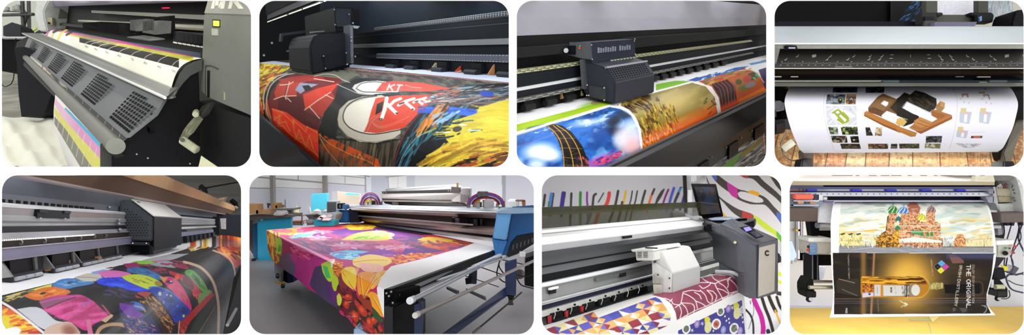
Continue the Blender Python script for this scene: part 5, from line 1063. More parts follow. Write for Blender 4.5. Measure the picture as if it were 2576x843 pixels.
cv.poly([(243, 706), (256, 700), (290, 698), (306, 698), (345, 712), (375, 730), (360, 736), (310, 728), (270, 720), (248, 714)], '1c38d8', sm=4); cv.strokes([(250, 705), (300, 700), (370, 730), (300, 724)], 26, 30, 12, ['2c4ce0', '1428a8', '3a60e8', '2030b0'], 4, .6)
cv.poly([(270, 676), (300, 668), (332, 662), (370, 662), (330, 676)], '202028'); cv.strokes([(270, 674), (360, 662), (420, 668), (330, 680)], 20, 16, -6, ['b02a70', '501838', '7a2850'], 3)
cv.poly([(330, 660), (350, 656), (392, 658), (372, 665), (344, 664)], '8ac83c', sm=3); cv.poly([(310, 664), (345, 660), (352, 672), (320, 675)], 'a02a68')
cv.poly([(318, 676), (345, 672), (380, 680), (410, 698), (400, 704), (350, 690), (322, 684)], '2c6aa8', sm=4); cv.strokes([(322, 676), (370, 682), (400, 700), (350, 688)], 16, 14, 18, ['4a8ac8', '1c4878'], 2.4)
cv.poly([(372, 664), (420, 656), (465, 668), (440, 674), (400, 672)], '9a9ca4'); cv.strokes([(400, 662), (440, 658), (480, 672), (470, 678)], 18, 20, 12, ['8a2848', '5c1c34', 'c03058'], 3.5)
cv.poly([(378, 672), (420, 672), (445, 690), (410, 696)], '1c1418'); cv.strokes([(360, 670), (400, 670), (430, 685), (400, 688)], 14, 18, 10, ['68203c', '8a2a4a'], 4)
# yellow face
cv.poly([(306, 697), (320, 692), (345, 690), (370, 694), (395, 704), (408, 714), (404, 720), (376, 722), (372, 728), (345, 718), (318, 706)], 'b4c428', sm=4)
for p in ([(332, 700), (352, 708)], [(352, 704), (364, 712)], [(366, 700), (384, 708)], [(360, 708), (374, 714)], [(336, 706), (350, 712)]): cv.line(p, 1.5, '4a4c14')
cv.ell(398, 714, 10, 6, '8a6a30', 20, .8)
# pink and red faces
cv.poly([(408, 706), (412, 697), (428, 696), (444, 704), (458, 720), (470, 740), (480, 764), (482, 780), (474, 784), (462, 766), (442, 742), (422, 722)], 'c42a6c', sm=4); cv.poly([(408, 706), (400, 694), (412, 697), (424, 697), (412, 712)], 'd08858'); cv.ell(427, 710, 9, 4, '4a1038', 10); cv.ell(430, 708, 2.2, 1.5, 'f0e8e8')
cv.strokes([(440, 716), (470, 745), (478, 775), (455, 745)], 22, 16, 55, ['e03c80', '981c4c', 'c02a60', 'b87838'], 2.5, .8)
cv.poly([(424, 680), (450, 688), (476, 698), (498, 720), (508, 742), (500, 756), (486, 738), (470, 716), (446, 698), (428, 690)], 'b02040', sm=4); cv.ell(446, 696, 6, 8, 'e04030', 20); cv.ell(474, 712, 10, 20, '5a1420', -35); cv.line([(458, 700), (456, 706), (466, 720), (480, 726)], 1, 'c09088', sm=4); cv.strokes([(480, 725), (505, 745), (500, 758), (485, 740)], 14, 10, 60, ['d03050', 'e05038', '801828'], 3)
cv.poly([(465, 682), (474, 678), (488, 682), (506, 700), (520, 722), (522, 734), (514, 738), (498, 722), (480, 700), (466, 690)], '4c9a3c', sm=4); cv.strokes([(474, 684), (500, 700), (518, 728), (500, 718)], 22, 16, 50, ['2c5c20', '6ab84a', '386c28', '1c3814'], 3)
cv.poly([(498, 760), (500, 742), (508, 736), (518, 742), (512, 760), (504, 770)], '6a8a48', sm=4); cv.poly([(516, 742), (522, 730), (532, 732), (534, 742), (524, 752)], '788a50', sm=4)
# big blue spoon
cv.poly([(374, 724), (384, 720), (404, 724), (430, 736), (455, 756), (478, 780), (474, 798), (452, 808), (440, 812), (420, 790), (396, 762), (380, 742)], '1c3a98', sm=4)
cv.line([(374, 728), (384, 721), (406, 724), (432, 736), (452, 752)], 2, '5a90d8', sm=5)
for x, y, r, c in ((402, 739, 4, 'b8b8b0'), (430, 745, 3, 'b0a878'), (412, 760, 3.5, 'a888b8'), (424, 752, 2, '50a8b8'), (462, 795, 3, 'c8b860'), (434, 764, 2, '6080c0'), (420, 742, 1.5, 'd8d8d0'), (446, 770, 2, '4878c8')): cv.ell(x, y, r, r*1.3, c)
cv.blend(np.clip((cv.noise(14, 14, 0, 8)-.5)*3, 0, .7), '101c50', [(390, 745), (430, 745), (478, 785), (450, 808), (415, 785)])
cv.poly([(340, 746), (352, 736), (372, 733), (390, 744), (410, 764), (426, 788), (438, 812), (438, 846), (410, 846), (396, 806), (370, 776), (344, 760)], '2c1a10', sm=3)
cv.strokes([(345, 750), (372, 738), (410, 768), (436, 812), (430, 842), (400, 800)], 150, 9, lambda x, y: 50, ['a87038', 'c08a4c', '7a4c24', '4c2c14', 'b87c40'], 2.0, bend=1.4)
cv.poly([(340, 752), (342, 740), (356, 734), (378, 736), (376, 742), (350, 756)], 'a04038', sm=4)
# flowers and other spoons at the bottom
cv.poly([(98, 758), (108, 752), (140, 744), (180, 742), (204, 742), (232, 756), (258, 780), (272, 800), (240, 814), (215, 832), (180, 812), (150, 800), (118, 784), (106, 772)], 'c02c78', sm=4)
cv.strokes([(112, 776), (200, 752), (262, 796), (220, 820)], 46, 40, -14, ['d84490', 'a81c60', 'e05aa0', '8c1850'], 9, .45); cv.poly([(98, 758), (112, 752), (180, 746), (170, 754), (118, 774), (106, 770)], '8a4a6c', sm=3); cv.line([(102, 762), (140, 752), (204, 744)], 3, 'c050a0', sm=4); cv.line([(118, 776), (150, 762), (190, 748)], 3.5, '701848', sm=4); cv.line([(204, 768), (230, 756)], 2.5, '7078d0')
cv.poly([(42, 778), (80, 772), (100, 775), (112, 782), (140, 806), (165, 812), (150, 830), (108, 828), (70, 800)], 'c4c4cc', sm=4); cv.poly([(-5, 764), (40, 784), (110, 846), (-5, 846)], 'd04a1c')
cv.poly([(4, 794), (46, 792), (70, 806), (54, 826), (10, 824)], 'd8c828', sm=4); cv.strokes([(4, 775), (60, 800), (100, 840), (50, 840)], 36, 24, -10, ['e0a020', 'e8d030', 'b83018', 'e06020'], 7, .8); cv.poly([(12, 828), (40, 822), (54, 830), (45, 848), (15, 848)], 'e8e8ea')
cv.line([(-4, 756), (30, 776), (70, 806), (110, 838), (125, 850)], 6.5, 'eadcdc', sm=4)
cv.poly([(108, 846), (116, 826), (150, 812), (180, 812), (200, 846)], 'c8a896', sm=3); cv.ell(175, 832, 18, 14, '8a4a38', 20, .8, soft=.5)
cv.poly([(216, 805), (226, 803), (236, 846), (222, 846)], 'd06a90'); cv.line([(258, 768), (276, 790), (282, 800)], 3, 'd04858', sm=4); cv.poly([(254, 806), (280, 790), (286, 794), (266, 812)], 'c8a888')
cv.poly([(236, 846), (250, 822), (280, 812), (320, 816), (340, 846)], 'b08a64', sm=3); cv.poly([(246, 846), (258, 828), (285, 820), (318, 826), (330, 846)], '201410', sm=3)
cv.poly([(300, 762), (322, 766), (350, 782), (366, 800), (360, 812), (330, 806), (306, 786)], '6a3098', sm=4); cv.poly([(298, 770), (304, 800), (318, 830), (340, 846), (400, 846), (396, 820), (372, 790), (350, 800), (325, 800)], '1c2458', sm=3)
cv.strokes([(305, 790), (350, 800), (395, 825), (390, 846), (330, 846)], 120, 7, 30, ['5060b0', 'b06a60', '3a4a98', 'c8a060', '6a4a98', '283078'], 2.4, bend=1.5); cv.poly([(322, 764), (334, 758), (354, 764), (366, 780), (350, 780), (335, 772)], '3c6cc0', sm=3); cv.line([(340, 770), (356, 774), (366, 784)], 3, 'c89a84', sm=4)
cv.strokes([(225, 715), (300, 725), (360, 745), (335, 770), (270, 745)], 36, 20, 15, ['2a2440', '181a24', '3c2c58'], 5)
# red handle, green book
cv.poly([(532, 736), (540, 742), (520, 764), (500, 786), (480, 808), (460, 842), (450, 842), (448, 812), (460, 806), (485, 780), (508, 758)], 'a8201c'); cv.poly([(446, 812), (458, 806), (475, 815), (462, 846), (450, 846)], '98201c'); cv.strokes([(452, 820), (470, 812), (472, 830), (458, 842)], 24, 6, 45, ['d88a68', '701010'], 1)
cv.poly([(536, 748), (546, 776), (548, 846), (470, 846), (490, 810), (515, 776)], '283424'); cv.blend(np.clip((cv.noise(12, 20, 0, 9)-.55)*5, 0, .6), '4a2c20', [(536, 748), (546, 776), (548, 846), (470, 846), (490, 810)]); cv.line([(542, 770), (500, 838)], 1.2, 'c0a080')
cv.line([(448, 846), (452, 808)], 2.5, 'b8b4ac')
# next posters: black sheet and the far orange one
cv.poly([(470, 646), (520, 634), (548, 642), (572, 652), (590, 680), (596, 720), (588, 760), (560, 846), (549, 846), (551, 780), (540, 722), (512, 678)], '26272b'); cv.blend(np.clip(1-np.abs(cv.X-500)/45, 0, .0), '888888')
cv.poly([(545, 626), (575, 618), (614, 610), (614, 660), (592, 676), (575, 654), (556, 640)], 'c85020'); cv.strokes([(548, 622), (610, 610), (612, 650), (580, 650)], 60, 14, 30, ['f0902c', 'a82818', 'e8b040', 'd06020', '702018'], 4)
cv.poly([(470, 622), (520, 610), (560, 600), (560, 616), (520, 622), (480, 632)], 'd8a030'); cv.strokes([(470, 622), (560, 602), (610, 598), (600, 612), (480, 632)], 40, 12, -16, ['e0c030', 'b83a20', '402c20', '9a90a0', 'e8e8e8', '6a3080'], 3)
cv.line([(462, 659), (482, 664), (506, 674), (528, 696), (542, 726), (550, 775), (549, 846)], 7, 'c8a88a', sm=6); cv.line([(536, 630), (562, 640), (580, 654), (590, 680), (592, 705)], 4, 'c0a890', sm=6)
cv.line([(438, 654), (484, 640)], 1.2, '303034'); cv.line([(384, 658), (420, 655), (462, 659)], 3, 'c04878', .7)
ring = [(-350, 75), (-300, 79), (-255, 86.5), (-220, 95), (-184, 112), (-155, 150), (-142, 208), (-141, 270), (-146, 330)]
sheet('spoon_print', f.edge(ring, 3.15), f.edge(ring, .37), cv, 1.0, ink(.38, .12, .08), nu=620, nv=900, label='glossy print of colourful painted wooden spoons on black curving over the bed', cat='print')
mk('side_frame', prism([W(560, 846, 4), W(588, 700, 5.5), W(620, 640, 6), W(620, 846, 4)], (0, .3, 0)), mat('1e2024', .5), t)
mk('frame_rod', tube([W(572, 818, 3.95), W(594, 778, 4.3)], .012, 8), mat('8a8a8a', .3, .6), t)
# carriage
c = thing('print_carriage', 'dark print carriage with white sloped top and perforated side over the spoon print', 'print carriage', f.Q(385, 640, 1.05))
mk('lower_body', f.ex([(302, 600), (383, 606), (383, 632), (378, 640), (352, 636), (305, 628)], 1.03, .82), mat('1a1c22', .35, .2), c, bevel=.01)
side = mk('side_cover', f.ex([(300, 503), (331, 503), (386, 545), (385, 607), (302, 604)], 1.05, .81), mat('4b4f54', .45, .1, .05), c, bevel=.012)
mk('top_cover', f.ex([(330, 501.5), (332, 501), (388, 542.5), (387, 545)], 1.052, .808), mat('f0efe8', .4), c)
mk('front_cover', f.ex([(386.5, 545.5), (388, 545), (387.5, 631), (384, 632)], 1.05, .812), mat('1b1e27', .4, .1, .05), c)
gs = []
for i in range(9):
    for j in range(12):
        x = 309+i*7.3+(j % 2)*3.6; y = 519+j*6.6
        if y < 520+max(0, (x-318))*.72: continue
        gs.append(f.fl([(x, y), (x+2.2, y+.3), (x+2.2, y+2.6), (x, y+2.3)], 1.05, -.002, .004))
mk('side_perforations', join(*gs), mat('1c1e20', .6), side, kind='stuff')
for x, y in ((334, 612), (368, 612), (313, 634)): mk('screw', tube([f.Q(x, y, 1.05, -.012), f.Q(x, y, 1.05, 0)], .006, 8), mat('e0e0e0', .3, .5), c)
mk('lower_bracket', f.fl([(314, 608), (376, 610), (376, 617), (314, 616)], 1.05, -.006, .02), mat('3c3f46', .35, .4), c)
mk('lower_bracket', f.fl([(376, 615), (384, 622), (386, 640), (376, 640)], 1.05, -.006, .02), mat('2c2e34', .35, .4), c)
for x in (348, 390): mk('top_clip', f.ex([(x*.0+340, 507), (346, 507), (346, 509), (340, 509)], 1.04-(x-348)*.002, 1.02-(x-348)*.002), mat('24262a', .5), c)
# ================================================================== bay 6: flatbed textile printer in a workshop
PAN[0] = 6
HY = 505.0
def H(px, py, h): z = h*F/(py-HY); return W(px, py, z)     # point h below the eye level
FLH = 1.24; TBH = .496
BAYZ = 20
cv = Canvas(618, 432, 1352, 680, 'dfe0e8', 1.3)
cv.poly([(618, 432), (770, 432), (920, 441), (920, 468), (818, 462), (818, 476), (618, 472)], 'f6f8ff'); cv.poly([(618, 476), (822, 476), (822, 560), (618, 560)], 'd4d5e0'); cv.poly([(690, 470), (820, 474), (820, 478), (690, 474)], 'fbfcff')
cv.poly([(822, 462), (918, 466), (918, 560), (822, 560)], 'd8d8e2')
for p, w in (([(618, 473), (684, 474)], 3), ([(640, 445), (818, 460)], 4), ([(690, 472), (822, 476)], 2), ([(822, 460), (920, 467)], 2.2), ([(868, 444), (868, 460)], 2), ([(750, 441), (750, 452)], 3)): cv.line(p, w, '9a9690')
cv.poly([(918, 432), (1020, 432), (1020, 560), (918, 560)], 'c4c8d2'); cv.poly([(920, 432), (934, 432), (934, 500), (924, 500)], 'dde2ea'); cv.line([(919, 432), (919, 482)], 2, '8c8c90')
cv.line([(822, 438), (920, 448)], 2, '8a8884'); cv.line([(860, 436), (930, 444)], 2.5, '8e8e90'); cv.poly([(955, 432), (990, 432), (990, 440), (955, 441)], 'a8a8a8')
cv.poly([(976, 446), (1022, 442), (1024, 474), (978, 474)], 'fbfdff'); cv.line([(1001, 444), (1001, 472)], 1.2, '9aa4a8'); cv.line([(976, 446), (978, 474)], 2, '9a9a98'); cv.line([(970, 446), (1022, 441)], 2, '98948c')
cv.poly([(1022, 432), (1262, 432), (1262, 560), (1022, 560)], 'dadde2'); cv.poly([(1022, 432), (1044, 432), (1044, 480), (1024, 480)], 'c8ccd4'); cv.poly([(1262, 432), (1272, 432), (1274, 540), (1264, 540)], 'a4a5ac'); cv.poly([(1272, 432), (1352, 432), (1352, 640), (1272, 640)], 'c8c8d2')
cv.poly([(835, 482), (848, 481), (848, 506), (835, 506)], 'e4e4ec')
sheet('wall_back', [(618, 432, BAYZ), (618, 680, BAYZ)], [(1352, 432, BAYZ), (1352, 680, BAYZ)], cv, 1.1, ink(.7), kind='structure')
struct('floor', prism([H(600, 562, FLH), H(1360, 562, FLH), H(1400, 860, FLH), H(560, 860, FLH)], (0, 0, -.05)), mat('8c888a', .4, 0, .06, .8, bump=.02))
for x in (684, 816): mk('steel_column', slabz([(x-6, 432), (x+3, 432), (x+5, 560), (x-3, 560)], BAYZ-.3, .2), mat('8f8a84', .5), label=('thick grey steel column over the cardboard boxes' if x == 684 else 'thin grey steel column beside the turquoise board'), cat='column')
# things in the workshop
t = thing('workbench_cabinet', 'tall blue cabinet with dark worktop at the left edge of the workshop', 'cabinet', H(690, 655, FLH))
zc = 1.24*F/(655-HY)
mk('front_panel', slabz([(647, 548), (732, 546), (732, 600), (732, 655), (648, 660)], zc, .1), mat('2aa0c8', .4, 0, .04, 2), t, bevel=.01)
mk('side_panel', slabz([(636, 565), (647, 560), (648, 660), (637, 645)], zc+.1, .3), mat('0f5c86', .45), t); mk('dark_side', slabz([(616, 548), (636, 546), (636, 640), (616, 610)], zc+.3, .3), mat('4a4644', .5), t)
mk('worktop', slabz([(616, 543), (648, 540), (734, 541), (734, 547), (648, 552), (616, 556)], zc-.1, .6), mat('5c5650', .5), t); mk('cabinet_badge', slabz(rc(655, 552, 661, 555), zc-.05, .02), mat('b8d0d4'), t)
for x, y, r in ((638, 656, 6), (622, 640, 4)): mk('castor', tube([W(x-3, y, zc-.1), W(x+3, y, zc-.1)], r/F*zc, 12), mat('2c2c30'), t)
for q, c, l in (([(616, 514), (648, 514), (650, 538), (616, 540)], 'b08a5c', 'tall cardboard box on the left end of the blue cabinet'), ([(644, 529), (678, 528), (680, 537), (644, 538)], 'a8835a', 'flat cardboard box lying on the blue cabinet worktop'), ([(683, 512), (697, 512), (697, 524), (683, 525)], 'a07848', 'small cardboard box standing in front of the steel column'), ([(693, 517), (703, 517), (703, 524), (693, 524)], '8a6a40', 'tiny brown box beside the small cardboard box')):
    mk('cardboard_box', slabz(q, zc-.2, .25), mat(c, .7, 0, .1, 6), label=l, cat='box', group=None)
tb = thing('side_table', 'grey table with machine top behind the blue cabinet', 'table', W(700, 545, zc+.4))
mk('tabletop', slabz([(672, 525), (740, 524), (738, 529), (674, 530)], zc+.4, .4), mat('77777a', .5), tb); mk('leg', slabz(rc(722, 528, 734, 545), zc+.5, .1), mat('808084', .5), tb); mk('leg', slabz(rc(678, 529, 690, 545), zc+.5, .1), mat('a8a8ac', .5), tb)
mk('wrapped_bundle', slabz([(684, 540), (694, 532), (706, 532), (714, 538), (712, 543), (690, 544)], zc-.2, .3), mat('c0bcc0', .6, 0, .15, 8), label='grey white wrapped bundle on the blue cabinet worktop', cat='bundle', bevel=.03)
mk('small_fan', join(tube([W(675, 513, zc), W(675, 523, zc)], .02, 6), slabz([(671, 511), (679, 512), (678, 517), (672, 516)], zc, .05)), mat('3c3c40'), label='small dark fan standing on the grey table end', cat='fan')
mk('thin_rod', tube([W(717, 502, zc), W(718, 523, zc)], .008, 6), mat('4a4a4c'), label='thin upright rod on the grey table', cat='rod')
mk('turquoise_board', slabz([(783, 489), (822, 486), (822, 526), (783, 533)], 16, .2), mat('4eb8d0', .45, 0, .06, 1.5), label='turquoise board standing beside the thin steel column', cat='board')
mk('yellow_cone', loft([W(741, 543, 14), W(753, 543, 14), W(755, 543, 14.4), W(743, 543, 14.4)], [W(746, 517, 14.1), W(747, 517, 14.1), W(747, 517, 14.2), W(746, 517, 14.2)]), mat('e4d48a', .5), label='pale yellow cone standing on a shelf in the workshop', cat='cone')
sh = thing('shelf_rack', 'low metal shelf rack with orange goods in the workshop', 'rack', W(746, 568, 13))
for x in (733, 758): mk('rack_post', slabz(rc(x, 543, x+1.5, 568), 13, .05), mat('5c5650'), sh)
mk('shelf', slabz(rc(732, 542, 760, 544), 13, .3), mat('5c4c44'), sh); mk('shelf', slabz(rc(733, 556, 759, 559), 13, .3), mat('a86848'), sh); mk('shelf_goods', slabz(rc(734, 560, 757, 567), 13, .2), mat('807468', .6, 0, .4, 8), sh)
for i, (x, y, r, h, c, l) in enumerate(((778, 540, 4, 20, 'dfe2ea', 'tall white canister among the workshop jugs'), (798, 540, 9, 14, 'e4e4e6', 'wide white tank behind the jugs'), (819, 539, 7, 12, 'cfd4dc', 'grey white jug next to the wire basket'), (787, 542, 4, 8, 'd8cc7a', 'small yellow jug between the white tanks'))):
    z = 13.5; mk('jug', tube([W(x, y, z), W(x, y-h*.7, z), W(x, y-h*.85, z), W(x, y-h, z)], [r/F*z, r/F*z, r*.6/F*z, r*.4/F*z], 12), mat(c, .5), label=l, cat='jug', smooth='auto')
bs = thing('crate_basket', 'grey wire crate standing behind the blue printer end', 'crate', W(833, 536, 13))
mk('crate_wall', slabz(rc(822, 507, 846, 536), 13, .3), mat('9c9ea2', .5), bs)
for i in range(6): mk('crate_slat', slabz(rc(823, 510+i*4.2, 845, 512+i*4.2), 12.98, .01), mat('5a5c60'), bs)
wb = thing('work_table', 'teal framed table covered with papers and tins left of the printer', 'table', W(815, 568, 10.5))
mk('tabletop', slabz([(772, 545), (836, 536), (846, 540), (842, 556), (805, 558), (790, 553)], 11, .4), mat('a4a8a8', .5, 0, .3, 5), wb); mk('dark_edge', slabz([(768, 541), (790, 540), (796, 549), (778, 552)], 10.9, .2), mat('4a4a48'), wb)
mk('table_frame', slabz([(790, 553), (842, 556), (840, 569), (790, 569)], 10.6, .3), mat('2496a8', .45), wb)
for x, y, w_, c in ((796, 543, 9, '34302c'), (812, 545, 10, 'e8e8ec'), (828, 543, 8, 'b8bcc0'), (820, 551, 14, 'd8dade'), (806, 549, 8, 'c8ccd0')): mk('table_paper', slabz([(x-w_, y), (x, y-4), (x+w_, y-1), (x+w_*.6, y+4), (x-w_*.6, y+4)], 10.55, .05), mat(c, .5), wb)
mk('grey_bags', slabz([(762, 556), (772, 550), (790, 552), (790, 567), (764, 568)], 11.5, .3), mat('a4a6a4', .6, 0, .3, 6), label='grey sacks lying between the shelf rack and the teal table', cat='sack', bevel=.05)
mk('beige_board', slabz([(848, 482), (906, 488), (904, 515), (850, 514)], 16, .1), mat('d4c4b0', .6), label='beige board hanging on the far wall above the printer end', cat='board')
mk('cyan_strip', slabz([(870, 486), (904, 488), (904, 491), (870, 490)], 15.8, .05), mat('5ad0dc', .5), label='thin cyan strip across the beige board', cat='strip')
mk('white_container', slabz(rc(1278, 504, 1302, 530), 9, .4), mat('e0e4e8', .5), label='white container behind the right blue cabinet', cat='container', bevel=.02)
ws = thing('wood_stand', 'brown wooden stand behind the right blue cabinet', 'stand', W(1310, 530, 8.5))
mk('stand_top', slabz(rc(1297, 504, 1320, 507), 8.5, .2), mat('8a6a58'), ws); mk('stand_leg', slabz([(1312, 507), (1322, 504), (1322, 528), (1316, 528)], 8.5, .1), mat('a87c54'), ws); mk('stand_leg', slabz(rc(1303, 507, 1306, 528), 8.5, .1), mat('c8c0bc'), ws)
mk('red_shelf', slabz([(1310, 527), (1350, 526), (1350, 534), (1308, 530)], 8, .3), mat('b83038', .5), label='red shelf edge behind the right blue cabinet', cat='shelf')
# ------------------------ the machine
t = thing('flatbed_printer', 'large blue and silver textile printer with long beam and rollers, floral cloth over its bed', 'printer', W(1180, 760, 4.2))
zl, zr = 12.2, 6.4
def LR(l, r, k=0.): return W(l[0], l[1], zl*(1+k)), W(r[0], r[1], zr*(1+k))
def beam(edges, th=(0, .3, 0)):
    A = []; B = []
    for l, r, k in edges: a, b = LR(l, r, k); A.append(a); B.append(b)
    n = len(A); return loft(A+[p+Vector(th) for p in A][::-1], B+[p+Vector(th) for p in B][::-1])
ST = mat('c4c2c8', .22, .75, .04, 3); DKK = mat('16161a', .45)
mk('rear_plate', beam([((880, 528), (1250, 532), .03), ((930, 572), (1245, 606), .03)]), mat('1a1a1f', .4), t)
mk('beam_cap', beam([((866, 516), (1252, 527), -.0), ((866, 519), (1252, 531), -.015)]), mat('b4bcc4', .35, .3), t)
mk('upper_beam', beam([((868, 519), (1250, 531), -.01), ((872, 528), (1249, 540), -.03), ((880, 532), (1247, 550), -.01)]), ST, t, smooth='auto')
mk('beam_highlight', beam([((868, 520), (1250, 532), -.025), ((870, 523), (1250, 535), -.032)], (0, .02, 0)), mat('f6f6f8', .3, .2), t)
mk('cable_line', beam([((880, 540), (1190, 565), .0), ((880, 543), (1190, 568), .0)], (0, .05, 0)), mat('9a9aa4', .3, .6), t)
mk('lower_beam', beam([((892, 544), (1244, 575), -.0), ((896, 550), (1243, 582), -.02), ((900, 556), (1240, 592), -.0)]), mat('ccbcb8', .25, .6, .05, 3), t, smooth='auto')
mk('bed_edge_rail', beam([((930, 560), (1240, 600), -.01), ((925, 564), (1238, 608), -.02)], (0, .05, 0)), mat('d6dae2', .3, .4), t)
for x, y in ((1030, 545), (1062, 548), (1160, 551), (1178, 552)): mk('beam_bracket', slabz([(x-8, y-4), (x+8, y-3), (x+6, y+4), (x-7, y+3)], zl+(zr-zl)*(x-880)/370.-.2, .1), mat('1c1c20'), t)
hb = mk('right_mechanism', slabz([(1136, 548), (1246, 556), (1244, 574), (1138, 565)], 7.0, .2), mat('232328', .45, 0, .5, 20), t)
for x in (1150, 1172, 1196, 1212, 1230): mk('mechanism_block', slabz([(x-5, 551), (x+5, 552), (x+5, 568), (x-4, 566)], 6.9, .1), mat(['3a3a42', '17171b', '4a4a58', '101014', '34344a'][(x//20) % 5], .4), hb)
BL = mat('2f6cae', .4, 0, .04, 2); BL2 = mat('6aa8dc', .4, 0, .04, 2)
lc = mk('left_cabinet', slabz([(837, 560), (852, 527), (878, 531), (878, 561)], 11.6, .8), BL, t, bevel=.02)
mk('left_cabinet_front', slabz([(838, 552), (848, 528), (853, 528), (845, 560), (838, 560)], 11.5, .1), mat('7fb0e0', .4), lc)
mk('left_bracket', slabz(rc(848, 512, 862, 526), 11.4, .2), mat('1e1e22', .4), t, bevel=.01); mk('left_screen', slabz(rc(853, 515, 857, 523), 11.38, .02), mat('5a5a60'), t); mk('left_clamp', slabz([(860, 514), (872, 516), (872, 527), (860, 525)], 11.4, .2), mat('3a6aa8', .4), t, bevel=.01)
mk('left_dark_panel', slabz([(878, 526), (900, 534), (905, 560), (880, 561)], 11.5, .2), mat('23283a', .5), t)
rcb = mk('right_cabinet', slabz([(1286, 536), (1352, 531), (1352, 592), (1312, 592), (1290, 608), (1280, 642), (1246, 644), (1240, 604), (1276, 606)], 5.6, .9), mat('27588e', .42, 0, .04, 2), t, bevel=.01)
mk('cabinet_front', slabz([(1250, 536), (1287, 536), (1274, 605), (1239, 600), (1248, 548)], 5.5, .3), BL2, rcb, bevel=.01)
mk('cabinet_top', slabz([(1250, 533), (1262, 529), (1352, 530), (1352, 536), (1288, 538), (1250, 537)], 5.48, .4), mat('8aa4bc', .4), rcb)
mk('cabinet_base', slabz([(1238, 602), (1275, 607), (1262, 644), (1246, 642)], 5.52, .2), mat('3a78b8', .4), rcb)
# print-head bridge on top
br = thing('print_head_bridge', 'long off-white print head unit with cable chain on top of the silver beam', 'print head unit', W(1060, 520, 9.5))
def zb(x): return 11+(7.6-11)*(x-950)/230.
def bq(pts, dz=0.): return [W(x, y, zb(x)+dz) for x, y in pts]
mk('unit_housing', prism(bq([(955, 487), (1159, 485), (1160, 511), (1136, 511), (1136, 505), (958, 500)]), (0, .5, 0)), mat('d6d2ce', .45, 0, .03, 3), br, bevel=.02)
mk('unit_lid', prism(bq([(968, 476), (1142, 466), (1158, 474), (1146, 480), (972, 486)], .1), (0, .5, 0)), mat('b4b6b4', .45), br, bevel=.01)
ch = mk('cable_chain', prism(bq([(960, 482), (1140, 477), (1142, 483), (962, 487)], -.05), (0, .1, 0)), mat('3c3c3e', .5), br)
for i in range(30): x = 964+i*5.8; mk('chain_link', prism(bq([(x, 481.5-(i*.15)), (x+3, 481.4-(i*.15)), (x+3, 486-(i*.12)), (x, 486-(i*.12))], -.1), (0, .05, 0)), mat('7c7c7c', .4), ch)
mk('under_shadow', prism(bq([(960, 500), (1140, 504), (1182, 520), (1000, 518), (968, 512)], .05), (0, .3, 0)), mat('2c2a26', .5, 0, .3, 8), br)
mk('under_rail', prism(bq([(960, 503), (1138, 506), (1138, 511), (960, 507)], -.02), (0, .1, 0)), mat('a09a92', .4, .3), br)
for x in (996, 1040): mk('bridge_foot', prism(bq([(x-10, 508), (x+4, 503), (x+8, 518), (x-8, 520)], -.1), (0, .1, 0)), mat('5a5c58', .5), br)
mk('end_motor', prism(bq([(1159, 474), (1182, 474), (1180, 508), (1160, 510)], -.1), (0, .4, 0)), mat('a8a6a8', .45), br, bevel=.01); mk('end_motor', prism(bq([(1135, 470), (1156, 472), (1156, 484), (1136, 484)], -.1), (0, .2, 0)), mat('4c4644', .5), br)
mk('brass_peg', tube([W(1151, 460, 8), W(1151, 484, 8)], .016, 8), mat('a87848', .4, .2), br); mk('bridge_panel', prism(bq([(1158, 488), (1180, 492), (1176, 510), (1158, 510)], -.15), (0, .05, 0)), mat('8a8688', .4), br)
for x in (1008, 1068, 1128): mk('housing_screw', tube([W(x, 497, zb(x)-.02), W(x, 497, zb(x))], .008, 8), mat('4a4a4a'), br)
# ink supply clusters
def cluster(cx, w, z, lab, flip):
    k = thing('ink_supply', lab, 'ink supply', W(cx, 525, z))
    rr = random.Random(cx)
    for i in range(7):
        x = cx-w+2*w*i/6; mk('ink_pump', slabz([(x-4, 524), (x-4, 505+rr.random()*8), (x+4, 504+rr.random()*8), (x+4, 525)], z, .1), mat(['9a9c9c', 'c8c8c8', '5a5c60', '8a7c70', '3c3e44', 'b0aca4', '6c6e70'][i], .45), k, bevel=.006)
    for x, c in ((cx-w*.45, 'e8cc30'), (cx-w*.05, 'd8c040')):
        bt = mk('ink_bottle', tube([W(x, 524, z-.15), W(x, 510, z-.15), W(x, 507, z-.15)], [.03, .03, .015], 10), mat('c8ccd0', .4), k); mk('bottle_cap', tube([W(x, 509, z-.16), W(x, 503, z-.16)], .03, 10), mat(c, .45), bt)
    for i, c in enumerate(('c04858', '8a48b0', '4858c0', 'd8b0b8', '2c2c34', 'b83040')):
        r = w*(1.05-.07*i); h = 24-2.2*i; pts = [W(cx+r*math.cos(a), 515-h*math.sin(a)*(1.25), z-.05*i) for a in [math.pi*q/12 for q in range(0, 13)]]
        mk('ink_hose', tube(pts, .0085, 6), mat(c, .4), k)
    mk('pump_frame', slabz(rc(cx-1, 488, cx+2, 524), z+.05, .05), mat('b8b8ba', .35, .3), k); mk('pump_tray', slabz(rc(cx-w, 522, cx+w, 526), z+.02, .2), mat('3c3c3e', .5), k)
cluster(932, 24, 11.3, 'left cluster of ink pumps and red hoses with yellow capped bottles', 0); cluster(1222, 44, 7.3, 'right cluster of ink pumps under an arch of purple hoses', 1)
mk('pump_box', slabz(rc(1200, 482, 1228, 500), 7.1, .15), mat('6a6a6e', .45, 0, .3, 20), label='dark grey motor box above the right ink pumps', cat='motor', bevel=.01); mk('pump_box', slabz([(1217, 503), (1242, 503), (1242, 524), (1217, 524)], 6.9, .15), mat('c4c6c8', .45), label='light grey control box among the right ink pumps', cat='control box', bevel=.01)
